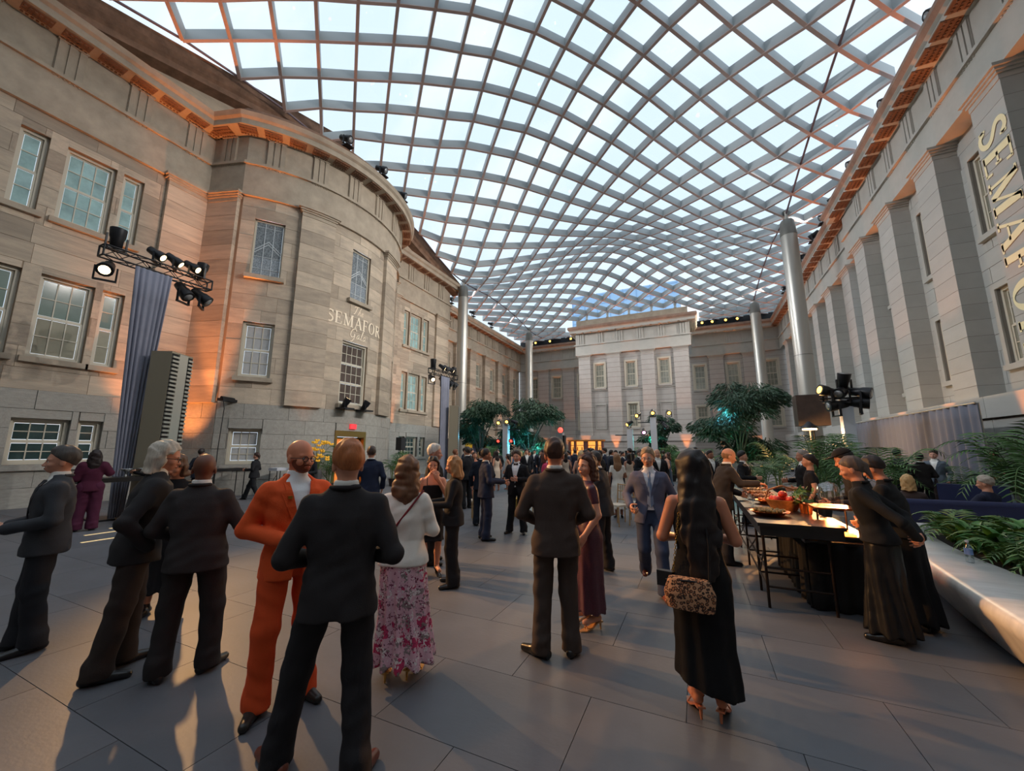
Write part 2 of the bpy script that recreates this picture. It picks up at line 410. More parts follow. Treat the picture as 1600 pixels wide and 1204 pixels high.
for (u0, u1, hs) in ((.7, 8.15, holesS), (18.45, 25.9, holesN)):
    up = [h for h in hs if h[2] > GT]; lo = [h for h in hs if h[2] < GT]
    backing('wall_face', SL, u0, u1, GT, 12.45, up, SANDJ, wl); backing('granite_face', SL, u0, u1, 0, GT, lo, GRANJ, wl)
    ashlar(wl, SL, u0, u1, GT, 12.4, .64, 1.7, up, SAND, seed=3); ashlar(wl, SL, u0, u1, 0, GT, .58, 1.5, lo, GRAN, proud=.05, seed=5, name='granite_block')
th = lambda d: R(d)*BR
bowholes = [(th(-42.1), th(-32.2), 8.78, 11.27), (th(-42.1), th(-32.2), 4.53, 6.8), (th(-42.6), th(-32.9), 1.15, 2.52), (th(-5.4), th(4.9), 8.8, 11.36), (th(-7.2), th(6.4), 3.75, 6.73), (th(-7.8), th(8.2), 0.0, 2.56),
            (th(32.2), th(42.1), 8.78, 11.27), (th(32.2), th(42.1), 4.53, 6.8)]
u0, u1 = -A0*BR, A0*BR
up = [h for h in bowholes if h[2] > GT]; lo = [h for h in bowholes if h[2] < GT]
backing('bow_face', SB, u0, u1, GT, 12.45, up, SANDJ, wl); backing('bow_granite_face', SB, u0, u1, 0, GT, lo, GRANJ, wl)
ashlar(wl, SB, u0, u1, GT, 12.4, .64, 1.75, up, SAND, seed=11); ashlar(wl, SB, u0, u1, 0, GT, .58, 1.55, lo, GRAN, proud=.05, seed=12, name='granite_block')
for k, S in enumerate((SR1, SR2)):
    backing('return_face', S, 0, RL, 0, 12.45, [], SANDJ, wl); ashlar(wl, S, 0, RL, 0, GT, .58, 1.6, [], GRAN, proud=.05, seed=21+k, name='granite_block')
    pilaster(wl, S, .02 if k == 0 else .12, RL-.12 if k == 0 else RL-.02, GT, 12.3, .16, .64, SAND, SANDJ, SANDT, 31+k)
for (a, b) in ((.75, 2.0), (6.72, 8.1), (18.5, 19.88), (24.2, 25.85)): pilaster(wl, SL, a, b, GT, 12.3, .17, .64, SAND, SANDJ, SANDT, int(a*10))
for (a, b) in ((-27.1, -14.7), (14.7, 27.1)): pilaster(wl, SB, th(a), th(b), GT, 12.3, .20, .64, SAND, SANDJ, SANDT, 51)
sweep('architrave', LPATHF, [(-.2, 12.2), (.14, 12.2), (.14, 13.58), (.24, 13.58), (.24, 13.70), (.1, 13.70)], SANDT, wl)
sweep('frieze', LPATHF, [(.10, 13.68), (.10, 15.0), (.18, 15.0)], SANDT, wl)
sweep('cornice', LPATHF, [(.1, 14.92), (.74, 14.98), (.74, 15.22), (.84, 15.30), (.90, 15.48), (.10, 15.56)], SANDT, wl)
mutules(wl, LPATH, 14.985, SANDD)
sweep('gutter', [(XL, 8.15)]+bow_pts+[(XL, 18.45)], [(.5, 15.5), (.55, 15.75), (.45, 15.95), (.2, 15.95)], SANDD, wl)
LIPM = SANDT
mb = MB(); n = len(bow_pts)
mb.add([(x, y, 15.9) for x, y in [(XL, 8.15)]+bow_pts+[(XL, 18.45)]], [tuple(range(n+2))]); mb.build('bow_roof', SANDD, wl)
spots = [(Vector((XL+.10, y)), Vector((1, 0))) for y in (1.9, 3.75, 5.56, 7.39, 19.21, 21.04, 22.85, 24.7)]
spots += [(Vector((BC[0]+(BR+.1)*math.cos(R(a)), BC[1]+(BR+.1)*math.sin(R(a)))), Vector((math.cos(R(a)), math.sin(R(a))))) for a in (-37.5, -22, -7.4, 7.4, 22, 37.5)]
spots += [(Vector(SR1(RL*.5, 0, .1)[:2]), SR1.n.to_2d()), (Vector(SR2(RL*.5, 0, .1)[:2]), SR2.n.to_2d())]
triglyphs(wl, spots, 13.7, 14.95, SANDT)
# pediment: tympanum and two raking cornices
mb = MB(); mb.add([(XL+.12, .7, 15.5), (XL+.12, 25.9, 15.5), (XL+.12, 13.3, 18.9)], [(0, 1, 2)]); mb.build('tympanum', SAND, wl)
for sgn, nm in ((-1, 'raking_cornice'), (1, 'raking_cornice')):
    A = Vector((13.3, 19.3)); B = Vector((13.3+sgn*13.1, 15.62)); t = (B-A).normalized(); nn = Vector((-t.y, t.x)) if t.x > 0 else Vector((t.y, -t.x))
    mb = MB(); prof = [(.1, -1.05), (.62, -.98), (.62, -.72), (.70, -.60), (.78, -.40), (.66, -.36), (.74, -.10), (.80, 0), (-.6, 0)]
    for (d0, h0), (d1, h1) in zip(prof, prof[1:]):
        q = []
        for P in (A, B):
            ext = P
            q.append((XL+d0, ext.x, ext.y+h0)); q.append((XL+d1, ext.x, ext.y+h1))
        mb.add([q[0], q[2], q[3], q[1]], [(0, 1, 2, 3)])
    mb.add([(XL+d, B.x, B.y+h) for d, h in prof], [tuple(range(len(prof)))])
    mb.build(nm, SANDD, wl)
# windows of the pavilion
for key, side in (('s', 'near'), ('n', 'far')):
    for i, (y, w) in enumerate(LWIN[key]):
        pos = {'s': ('leftmost', 'middle', 'rightmost'), 'n': ('left', 'middle', 'right')}[key][i]
        c, r = (3, 2) if w > 1 else (1, 2)
        where = 'beside the curtained light truss' if key == 's' else 'beyond the bow front'
        window(SL, y, w, 8.95, 11.5, c, r, GLS_SKY, '%s light of the upper triple window %s' % (pos, where), single=(key == 'n' and w < 1), set_back=.16)
        window(SL, y, w, 4.45, 7.08, c, r, GLS_GREEN if key == 's' else GLS_SKY, '%s light of the middle-floor triple window %s' % (pos, where), glo=GLS_BLIND if key == 's' else None, single=(key == 'n' and w < 1), set_back=.16)
        window(SL, y, w, 1.25, 2.62, c, r, GLS_TEAL, '%s light of the ground-floor triple window %s' % (pos, where), single=(key == 'n'), set_back=.16, sillm=GRAN)
def bow_window(a0, a1, z0, z1, *ar, **kw):
    ac = (a0+a1)/2; w = 2*BR*math.sin(R(abs(a1-a0)/2)); return window(SB, th(ac), w, z0, z1, *ar, set_back=.14, **kw)
bow_window(-42.1, -32.2, 4.53, 6.8, 3, 2, GLS_WHITE, 'white sash window with closed curtain on the bow, beside the corner')
bow_window(-42.6, -32.9, 1.15, 2.52, 3, [2, 1], GLS_WHITE, 'ground-floor sash window in the grey granite of the bow', sillm=GRAN)
bow_window(-7.2, 6.4, 3.75, 6.73, 4, 2, GLS_DARK, 'tall dark window under the projected lettering, above the orange door', sashes=3)
# stained glass
LEAD = mat('pale lead cames', rgb(190, 194, 196), .5, metal=.3)
STG = mat('dark stained glass', rgb(70, 74, 78), .15, var=.55, vscale=22, spec=.7, col2=rgb(150, 158, 162))
STG2 = mat('blue grey stained glass', rgb(84, 94, 104), .15, var=.5, vscale=26, spec=.7, col2=rgb(178, 186, 192))
for (a0, a1, z0, z1, lab) in ((-42.1, -32.2, 8.78, 11.27, 'stained glass window with a white chevron on the bow near the corner'), (-5.4, 4.9, 8.8, 11.36, 'stained glass window with a white chevron above the projected lettering')):
    WIN_N[0] += 1; ac = th((a0+a1)/2); w = 2*BR*math.sin(R((a1-a0)/2)); c = SB(ac, 0); nrm = (SB(ac, 0, 1)-c).normalized(); tt = Vector((-nrm.y, nrm.x, 0))
    F = Flat((c.x, c.y), (tt.x, tt.y), (nrm.x, nrm.y)); root = empty('window_%d' % WIN_N[0], (c.x, c.y, z0), label=lab, cat='window', kind='structure'); bpy.context.view_layer.update(); Mi = Matrix.Translation((-c.x, -c.y, -z0))
    def put(mb, name, m, par=root):
        me = mb.mesh(name); me.transform(Mi); return link(name, me, m, par)
    a, b, d = -w/2, w/2, -.14; mb = MB()
    for q in ((a, a+.07, z0, z1), (b-.07, b, z0, z1), (a, b, z1-.07, z1), (a, b, z0, z0+.09)): box_S(mb, F, *q, d-.1, d+.02)
    put(mb, 'window_frame', SASH); put(box_S(MB(), F, a-.15, b+.15, z0-.17, z0, d, .16), 'sill', SANDT)
    hh = z1-z0; zb = [z0+.09, z0+.20*hh*.55+.09, z0+.36*hh, z1-.28, z1-.07]; pw = (w-.14)/3
    for i in range(3):
        for j in range(4): put(box_S(MB(), F, a+.07+i*pw+.01, a+.07+(i+1)*pw-.01, zb[j]+.01, zb[j+1]-.01, d-.03, d-.02), 'pane', STG if j >= 2 else STG2)
    mb = MB()
    for i in (1, 2): box_S(mb, F, a+.07+i*pw-.014, a+.07+i*pw+.014, z0+.07, z1-.07, d-.02, d)
    for z in zb[1:4]: box_S(mb, F, a+.07, b-.07, z-.011, z+.011, d-.02, d)
    put(mb, 'glazing_bar', LEAD)
    mb = MB(); zc = z0+.42*hh; ap = z0+.60*hh
    for off in (0, .16):
        for s in (-1, 1):
            p0 = F(s*(w/2-.07), zc-.0+off*.75, d-.005); p1 = F(0, ap+off*.75, d-.005); up_ = Vector((0, 0, .022))
            mb.add([p0-up_, p1-up_, p1+up_, p0+up_], [(0, 1, 2, 3)])
    put(mb, 'chevron', LEAD)
# door under the bow, lit orange from inside
DOORF = mat('brass door frame', rgb(150, 120, 70), .35, metal=.8)
DOORG = mat('amber lit door glass', rgb(200, 110, 50), .3, emit=(1, .28, .05), estr=.55)
c = SB(th(.2), 0); nrm = (SB(th(.2), 0, 1)-c).normalized(); F = Flat((c.x, c.y), (-nrm.y, nrm.x), (nrm.x, nrm.y))
droot = empty('door_1', (c.x, c.y, 0), label='double glass door in a brass frame glowing orange', cat='door', kind='structure'); bpy.context.view_layer.update(); Mi = Matrix.Translation((-c.x, -c.y, 0))
def dput(mb, name, m, par=droot):
    me = mb.mesh(name); me.transform(Mi); return link(name, me, m, par)
mb = MB()
for q in ((-.9, -.78, 0, 2.56), (.78, .9, 0, 2.56), (-.78, .78, 2.3, 2.56)): box_S(mb, F, *q, -.3, .02)
dput(mb, 'door_frame', DOORF)
for s in (-1, 1):
    lf = dput(box_S(MB(), F, min(.02*s, .74*s), max(.02*s, .74*s), .1, 2.2, -.26, -.24), 'door_leaf', DOORG)
    mb = MB()
    for q in ((.02, .08, .05, 2.28), (.70, .77, .05, 2.28), (.08, .70, 2.2, 2.28), (.08, .70, .05, .22)): box_S(mb, F, min(q[0]*s, q[1]*s), max(q[0]*s, q[1]*s), q[2], q[3], -.28, -.22)
    dput(mb, 'leaf_rail', DOORF, lf); dput(MB().tube([F(.11*s, 1.0, -.19), F(.11*s, 1.5, -.19)], .015), 'pull_handle', DOORF, lf)
EXITM = mat('red exit sign', rgb(220, 40, 50), .4, emit=(1, .05, .06), estr=.9)
ex = box_S(MB(), Flat((c.x, c.y), (-nrm.y, nrm.x), (nrm.x, nrm.y)), -.17, .17, 2.66, 2.88, .06, .14).build('exit_sign', EXITM); tag(ex, 'small red glowing exit sign above the orange door', 'exit sign')

# ---- walls around: wings, portico, far wall
def classic_wall(name, label, S, u0, u1, pils, wins, path, levels, m, mj, mt, mcorn, tri, blocks=True, ch=.52, bw=1.3, proud=.5, plinth=.45, gt=3.2, back=.0, mutm=None, corn=None, seed=1, wallblocks=True, par_top=None, bays_recess=True):
    zc, zt, zf, ztop = levels
    w = empty(name, (0, 0, 0), label=label, cat='wall', kind='structure'); bpy.context.view_layer.update()
    hs = [(y-a/2, y+a/2, p, q) for (y, a, p, q, *_) in wins if p > gt]
    backing('wall_face', S, u0, u1, gt, zc+.1, hs, mj if blocks and wallblocks else m, w, depth=.25)
    if blocks and wallblocks: ashlar(w, S, u0, u1, gt, zc, ch, bw, hs+[(a, b, gt, zc) for a, b in pils], m, proud=.012, gap=.012, seed=seed, jit=.15)
    for (a, b) in pils: pilaster(w, S, a, b, gt, zc, proud, ch, m, mj if blocks else m, mt, 1, blocks=blocks, capm=mt)
    # projecting base in courses
    nb = 5; hb = (gt+.08)/nb
    box_S(MB(), S, u0, u1, 0, gt+.02, -.2, plinth-.02).build('plinth_core', mj, w)
    L = u1-u0; ns = max(1, round(L/2.2))
    for k in range(nb):
        for i in range(ns): 
            a = u0+L*i/ns; b = u0+L*(i+1)/ns
            slab('plinth_block', S.mat(a+.006, b-.006, k*hb+.02, (k+1)*hb-.02, -.1, plinth+(.10 if k == nb-1 else .0)), m, w)
    e = proud-.06
    sweep('architrave', path, [(e-.6, zc), (e, zc), (e, zt-.12), (e+.10, zt-.12), (e+.10, zt), (e-.04, zt)], mt, w)
    sweep('frieze', path, [(e-.04, zt-.02), (e-.04, zf), (e+.05, zf)], mt, w)
    sweep('cornice', path, [(e-.04, zf-.06), (e+.50, zf), (e+.50, zf+.22), (e+.60, zf+.30)], mt, w)
    sweep('cornice_lip', path, [(e+.60, zf+.30), (e+.70, zf+.48), (e+.66, ztop), (e-.5, ztop+.02)], mcorn, w)
    mutules(w, offset_path(path, e), zf-.0, mutm or mt, d0=.06, d1=.46)
    triglyphs(w, [(Vector(S(u, 0, e-.04)[:2]), S.n.to_2d()) for u in tri], zt, zf-.02, mt)
    return w
GL_LEV = (12.0, 13.2, 14.45, 15.15)
XW = 8.68
SRT = Flat((XW, 0), (0, -1), (-1, 0))     # u = -Y
pp = [(13.66, 14.9), (16.96, 18.2), (20.27, 21.5), (23.2, 24.45), (10.4, 11.65)]
rw = []
for yc in (12.66, 15.95, 19.25, 22.4): rw += [(-yc, 1.15, 8.35, 11.0), (-yc, 1.15, 4.25, 6.6)]
rp_path = [(9.6, 25.1), (XW, 25.1), (XW, 9.0)]
wrp = classic_wall('wall_right_portico', 'pale grey stone portico wall with big square pilasters and vertical projected letters', SRT, -25.1, -9.0, [(-b, -a) for a, b in pp], rw, rp_path, GL_LEV, GREY, GREYJ, GREYT, ROSE,
    [-(14.69+1.74*k) for k in range(-2, 6)], mutm=SANDD, proud=.62, plinth=.95, seed=61)
for (u, a, p, q) in rw:
    fl = 'upper' if p > 7 else 'lower'; bay = {-12.66: 'the bay nearest the picture edge', -15.95: 'the bay beside the vertical projected letters', -19.25: 'the second bay past the projected letters', -22.4: 'the portico bay by the steel column'}[u]
    window(SRT, u, a, p, q, 3, 2, GLS_FAR, '%s sash window deep in %s' % (fl, bay), single=True, sillm=GREYT, casing=GREYT, set_back=.1)
XW2 = 9.02
SRW = Flat((XW2, 0), (0, -1), (-1, 0))
wp = [(26.5+3.25*k, 27.7+3.25*k) for k in range(6)]; ww = []
for k in range(6): ww += [(-(28.7+3.25*k), 1.05, 8.35, 10.95), (-(28.7+3.25*k), 1.05, 4.2, 6.5)]
wrw = classic_wall('wall_right_wing', 'pale grey stone wing wall receding behind the steel columns', SRW, -46.7, -25.1, [(-b, -a) for a, b in wp], ww, [(XW2, 46.7), (XW2, 25.1)], GL_LEV, GREY, GREYJ, GREYT, ROSE,
    [-(26.2+1.72*k) for k in range(12)], mutm=SANDD, proud=.62, plinth=.9, seed=62, wallblocks=False)
for i, (u, a, p, q) in enumerate(ww):
    window(SRW, u, a, p, q, 3, 2, GLS_FAR, '%s sash window of wing bay %s from the portico' % ('upper' if p > 7 else 'lower', ('one', 'two', 'three', 'four', 'five', 'six')[i//2]), single=True, sillm=GREYT, casing=GREYT, set_back=.1)
# left wing (warm sandstone)
XLW = -20.75
SLW = Flat((XLW, 0), (0, 1), (1, 0))
lp = [(27.7, 28.9), (30.95, 32.1), (33.6, 34.8), (36.75, 37.9), (39.9, 41.0), (43.0, 44.1)]; lw = []
for y in (29.9, 32.85, 35.75, 38.85, 42.0, 45.3): lw += [(y, 1.05, 8.35, 10.95), (y, 1.05, 4.2, 6.5)]
wlw = classic_wall('wall_left_wing', 'warm sandstone wing wall with pilasters behind the trees', SLW, 25.9, 46.7, lp, lw, [(XLW, 25.9), (XLW, 46.7)], GL_LEV, SAND, SANDJ, SANDT, SANDT,
    [26.8+1.72*k for k in range(12)], proud=.34, plinth=.5, seed=63, wallblocks=False, mutm=SANDD, ch=.64)
for i, (u, a, p, q) in enumerate(lw):
    window(SLW, u, a, p, q, 3, 2, GLS_FAR, '%s sash window of the sandstone wing, bay %s beyond the pavilion' % ('upper' if p > 7 else 'lower', ('one', 'two', 'three', 'four', 'five', 'six')[i//2]), single=True, sillm=SANDT, set_back=.1)
# far wall: projecting centre and two wings
FGREY = mat('far grey stone', rgb(178, 172, 166), .85, var=.07, vscale=1.5)
def course_mat():
    m = FGREY.copy(); m.name = 'far grey coursed stone'; nt = m.node_tree; N, Lk = nt.nodes.new, nt.links.new
    tc = N('ShaderNodeTexCoord'); sp = N('ShaderNodeSeparateXYZ'); mo = N('ShaderNodeMath'); mo.operation = 'FRACT'; mu = N('ShaderNodeMath'); mu.operation = 'MULTIPLY'; mu.inputs[1].default_value = 1/.52
    gt = N('ShaderNodeMath'); gt.operation = 'GREATER_THAN'; gt.inputs[1].default_value = .93
    Lk(tc.outputs['Object'], sp.inputs[0]); Lk(sp.outputs['Z'], mu.inputs[0]); Lk(mu.outputs[0], mo.inputs[0]); Lk(mo.outputs[0], gt.inputs[0])
    b = nt.nodes['Principled BSDF']; src = b.inputs['Base Color'].links[0].from_socket; mx = N('ShaderNodeMix'); mx.data_type = 'RGBA'
    Lk(gt.outputs[0], mx.inputs['Factor']); Lk(src, mx.inputs['A']); mx.inputs['B'].default_value = (*rgb(136, 126, 118), 1); Lk(mx.outputs['Result'], b.inputs['Base Color']); return m
FCOURSE = course_mat()
YC, YW = 41.3, 46.9
SFC = Flat((0, YC), (-1, 0), (0, -1)); fcx = -5.53   # u = -X
cp = [(-11.05, -9.8), (-7.95, -6.65), (-4.5, -3.25), (-1.4, -.1)]
cw = [(9.38-.54, 1.05, 8.3, 10.92), (5.6, 1.0, 8.3, 10.92), (2.35, 1.0, 8.3, 10.92), (5.55, .95, 4.05, 6.48)]
wfc = classic_wall('wall_far_center', 'grey stone centre block of the far wall with four pilasters', SFC, .0, 11.1, [(-b, -a) for a, b in cp], cw, [(-11.1, YC+4), (-11.1, YC), (0, YC), (0, YC+4)][::1], GL_LEV, FCOURSE, GREYJ, GREYT, ROSE,
    [.35+2.08*k for k in range(6)], blocks=False, proud=.34, plinth=.55, seed=64)
sweep('parapet', [(-11.1, YC+3), (-11.1, YC), (0, YC), (0, YC+3)], [(.15, 15.1), (.15, 16.0), (-.4, 16.0)], SANDT, wfc)
for i, (u, a, p, q) in enumerate(cw):
    window(SFC, u, a, p, q, 3, 2, GLS_FAR, ('left upper window of the far centre block', 'middle upper window of the far centre block', 'right upper window of the far centre block', 'lower window in the middle bay of the far centre block')[i], single=True, sillm=GREYT, casing=SASH, set_back=.08)
for u in (8.84, 2.35):
    mb = MB()
    for q in ((u-.6, u-.5, 3.9, 6.55), (u+.5, u+.6, 3.9, 6.55), (u-.5, u+.5, 6.43, 6.55), (u-.5, u+.5, 3.9, 4.02)): box_S(mb, SFC, *q, 0, .07)
    mb.build('blind_panel', GREYT, wfc)
for z in (8.05,):
    for (a, b) in ((8.0, 9.8), (4.5, 6.65), (1.4, 3.25)): box_S(MB(), SFC, a, b, z-.06, z+.04, 0, .08).build('string_course', GREYT, wfc)
SFW = Flat((0, YW), (-1, 0), (0, -1))
for nm, lab, ua, ub, pl, wn, pth, tr in (
    ('wall_far_right', 'grey stone far wing between the centre block and the right wing', -9.1, -0.0, [(1.9, 3.3), (5.1, 6.4)], [-.95, -4.15, -7.6], [(0, YW), (9.1, YW)], [-1.0-1.5*k for k in range(6)]),
    ('wall_far_left', 'grey stone far wing between the left wing and the centre block', 11.1, 20.8, [(-17.95, -16.55), (-14.65, -13.2)], [18.7, 15.55, 12.2], [(-20.8, YW), (-11.1, YW)], [12.0+1.5*k for k in range(6)])):
    wn2 = [(u, 1.15, 8.25, 11.0) for u in wn]+[(u, 1.1, 4.15, 6.45) for u in wn]
    w_ = classic_wall(nm, lab, SFW, ua, ub, [(-b, -a) for a, b in pl], wn2, pth, GL_LEV, FCOURSE, GREYJ, GREYT, ROSE, tr, blocks=False, proud=.34, plinth=.5, seed=65)
    for i, (u, a, p, q) in enumerate(wn2):
        window(SFW, u, a, p, q, 3, 2, GLS_FAR, '%s window of the far %s wing, %s bay' % ('upper' if p > 7 else 'lower', 'right' if ua < 0 else 'left', ('inner', 'middle', 'outer')[i % 3] if ua < 0 else ('outer', 'middle', 'inner')[i % 3]), single=True, sillm=GREYT, casing=SASH, set_back=.08)
# dark clerestory bands over the far wings
BLK = mat('black metal', rgb(26, 26, 30), .45, metal=.3)
for nm, a, b, lab in (('clerestory_band', 0.6, 9.0, 'dark clerestory band above the far right wing cornice'), ('clerestory_band', -20.6, -11.7, 'dark clerestory band above the far left wing cornice')):
    o = MB().box((a, YW-.1, 15.15), (b, YW+.1, 16.05)).build(nm, BLK); tag(o, lab, 'wall', kind='structure')
# back wall behind the camera and the near ends of both sides
for nm, lo, hi, m, lab in (('wall_back', (-21, -12.3, 0), (11, -12, 16), SANDT, 'sandstone wall behind the viewer'), ('wall_left_near', (-21, -12, 0), (-20.6, .7, 15.5), SANDT, 'sandstone wing before the pavilion'), ('wall_right_near', (8.7, -12, 0), (9.1, 9, 15.5), GREYT, 'grey wall before the portico')):
    tag(MB().box(lo, hi).build(nm, m), lab, 'wall', kind='structure')

# ================================================================== GLASS ROOF
HX, HY, RX0, RY0 = 1.135, 1.027, -5.503, 14.281
ROOF_PTS = [(-8.91, 13.25, 20.47), (-10.04, 12.23, 20.26), (-11.18, 11.20, 19.82), (-12.31, 10.17, 19.35), (-13.45, 9.15, 18.87), (-14.58, 8.12, 18.36), (-15.72, 7.09, 17.80), (-15.72, 9.15, 18.15), (-14.58, 10.17, 18.61), (-13.45, 11.20, 18.99), (-12.31, 12.23, 19.41), (-11.18, 13.25, 19.78), (-10.04, 14.28, 20.07), (-7.77, 12.23, 20.81), (-8.91, 11.20, 20.45), (-10.04, 10.17, 20.07), (-11.18, 9.15, 19.58), (-11.18, 15.31, 19.55), (-12.31, 14.28, 19.34), (-13.45, 13.25, 19.06), (-14.58, 12.23, 18.70), (-15.72, 11.20, 18.41), (-12.31, 16.33, 19.00), (-13.45, 15.31, 18.76), (-14.58, 14.28, 18.56), (-15.72, 13.25, 18.39), (-6.64, 13.25, 20.93), (-5.50, 14.28, 20.96), (-4.37, 15.31, 20.68), (-3.23, 16.33, 20.29), (-2.10, 17.36, 19.83), (-0.96, 18.39, 19.25), (0.17, 19.42, 18.49), (1.31, 20.44, 17.79), (2.44, 21.47, 17.16), (-3.23, 14.28, 20.67), (-2.10, 15.31, 20.22), (-0.96, 16.33, 19.66), (0.17, 17.36, 18.97), (1.31, 18.39, 18.29), (2.44, 19.42, 17.54), (3.58, 20.44, 16.91), (4.71, 21.47, 16.29), (-0.96, 14.28, 20.00), (0.17, 15.31, 19.36), (1.31, 16.33, 18.65), (2.44, 17.36, 17.92), (3.58, 18.39, 17.25), (4.71, 19.42, 16.68), (1.31, 14.28, 18.85), (2.44, 15.31, 18.13), (3.58, 16.33, 17.50), (4.71, 17.36, 16.88), (3.58, 14.28, 17.53), (-7.77, 14.28, 20.72), (-6.64, 15.31, 20.71), (-5.50, 16.33, 20.59), (-4.37, 17.36, 20.30), (-3.23, 18.39, 19.87), (-2.10, 19.42, 19.31), (-0.96, 20.44, 18.63), (-8.91, 15.31, 20.35), (-7.77, 16.33, 20.40), (-6.64, 17.36, 20.34), (-5.50, 18.39, 20.11), (-4.37, 19.42, 19.65), (-3.23, 20.44, 19.22), (-2.10, 21.47, 18.63), (-8.91, 17.36, 19.87), (-7.77, 18.39, 19.95), (-6.64, 19.42, 19.73), (-5.50, 20.44, 19.38), (-10.04, 18.39, 19.40), (-8.91, 19.42, 19.42), (-7.77, 20.44, 19.24), (-6.64, 21.47, 19.00), (-5.50, 22.50, 18.72), (-4.37, 23.52, 18.39), (-11.18, 17.36, 19.34), (-11.18, 19.42, 18.75), (-12.31, 18.39, 18.62), (-13.45, 17.36, 18.41), (-14.58, 16.33, 18.21), (-10.04, 20.44, 18.77), (-8.91, 21.47, 18.68), (-7.77, 22.50, 18.50), (-6.64, 23.52, 18.34), (-5.50, 24.55, 18.18), (-12.31, 20.44, 18.02), (-13.45, 19.42, 17.92), (-14.58, 18.39, 17.78), (-11.18, 21.47, 18.07), (-10.04, 22.50, 18.05), (-8.91, 23.52, 18.01), (-7.77, 24.55, 17.94), (-6.64, 25.58, 17.97), (-5.50, 26.60, 18.06), (-14.58, 20.44, 17.21), (-13.45, 21.47, 17.31), (-12.31, 22.50, 17.30), (-11.18, 23.52, 17.42), (-10.04, 24.55, 17.54), (-8.91, 25.58, 17.64), (-15.72, 21.47, 16.50), (-14.58, 22.50, 16.55), (-13.45, 23.52, 16.61), (-12.31, 24.55, 16.80), (-11.18, 25.58, 17.07), (-15.72, 23.52, 15.92), (-14.58, 24.55, 15.79), (4.71, 15.31, 17.00), (5.85, 16.33, 16.57), (6.98, 17.36, 16.30), (5.85, 18.39, 16.50), (6.98, 19.42, 16.17), (5.85, 20.44, 16.33), (6.98, 21.47, 16.04), (6.98, 15.31, 16.33), (5.85, 22.50, 16.15), (5.85, 24.55, 15.89), (-5.50, 28.66, 18.25), (-5.50, 30.71, 18.70), (-5.50, 32.77, 18.98), (-5.50, 34.82, 18.80), (-5.50, 36.88, 18.00), (-5.50, 38.93, 17.00), (-5.50, 40.98, 16.55), (5.85, 26.60, 15.65), (-16.85, 26.60, 15.65), (5.85, 28.66, 15.85), (-16.85, 28.66, 15.85), (5.85, 30.71, 16.10), (-16.85, 30.71, 16.10), (5.85, 32.77, 16.15), (-16.85, 32.77, 16.15), (5.85, 34.82, 16.15), (-16.85, 34.82, 16.15), (5.85, 36.88, 16.05), (-16.85, 36.88, 16.05), (5.85, 38.93, 15.85), (-16.85, 38.93, 15.85), (5.85, 40.98, 15.55), (-16.85, 40.98, 15.55), (-20.00, 47.20, 16.00), (-16.00, 47.20, 16.00), (-12.00, 47.20, 16.00), (1.00, 47.20, 16.00), (4.50, 47.20, 16.00), (9.00, 47.20, 16.00), (-10.00, 41.00, 16.60), (-7.80, 41.00, 16.60), (-3.20, 41.00, 16.60), (-1.00, 41.00, 16.60), (9.20, 28.00, 15.75), (-20.20, 28.00, 15.75), (9.20, 32.00, 15.75), (-20.20, 32.00, 15.75), (9.20, 36.00, 15.75), (-20.20, 36.00, 15.75), (9.20, 40.00, 15.75), (-20.20, 40.00, 15.75), (9.20, 44.00, 15.75), (-20.20, 44.00, 15.75), (8.20, 9.00, 16.30), (8.20, 13.00, 16.30), (8.20, 18.00, 16.30), (8.20, 22.00, 16.30), (-17.60, 5.00, 16.80), (-17.60, 9.00, 17.30), (-17.60, 13.00, 17.30), (-17.60, 17.00, 17.30), (-17.60, 21.00, 16.80), (-0.96, 6.01, 19.25), (0.17, 4.98, 18.49), (1.31, 3.96, 17.79), (2.44, 2.93, 17.16), (0.17, 7.04, 18.97), (1.31, 6.01, 18.29), (2.44, 4.98, 17.54), (3.58, 3.96, 16.91), (4.71, 2.93, 16.29), (2.44, 7.04, 17.92), (-4.37, 7.04, 20.30), (-0.96, 3.96, 18.63), (-8.91, 7.04, 19.87), (-7.77, 6.01, 19.95), (-6.64, 4.98, 19.73), (-10.04, 6.01, 19.40), (-7.77, 3.96, 19.24), (-11.18, 7.04, 19.34), (-12.31, 6.01, 18.62), (-8.91, 2.93, 18.68), (-7.77, 1.90, 18.50), (-5.50, -0.15, 18.18), (-12.31, 3.96, 18.02), (-13.45, 4.98, 17.92), (-14.58, 6.01, 17.78), (-11.18, 2.93, 18.07), (-10.04, 1.90, 18.05), (-8.91, 0.88, 18.01), (-7.77, -0.15, 17.94), (-14.58, 3.96, 17.21), (-13.45, 2.93, 17.31), (-12.31, 1.90, 17.30), (-10.04, -0.15, 17.54), (-15.72, 2.93, 16.50), (-14.58, 1.90, 16.55), (-11.18, -1.18, 17.07), (6.98, 7.04, 16.30), (-16.00, -6.00, 16.20), (-16.00, -13.00, 16.70), (-11.00, -6.00, 17.20), (-11.00, -13.00, 17.70), (-5.50, -6.00, 18.00), (-5.50, -13.00, 18.50), (0.00, -6.00, 17.20), (0.00, -13.00, 17.70), (6.00, -6.00, 16.00), (6.00, -13.00, 16.50)]
def tps_fit(P, Z, lam=.02):
    n = len(P); d = np.linalg.norm(P[:, None]-P[None], axis=2); K = np.where(d > 0, d*d*np.log(d+1e-9), 0)+lam*np.eye(n)
    Q = np.c_[np.ones(n), P]; A = np.block([[K, Q], [Q.T, np.zeros((3, 3))]]); return np.linalg.solve(A, np.r_[Z, 0, 0, 0])
_rp = np.array([(a, b) for a, b, c in ROOF_PTS]); _rz = np.array([c for a, b, c in ROOF_PTS]); _rw = tps_fit(_rp, _rz)
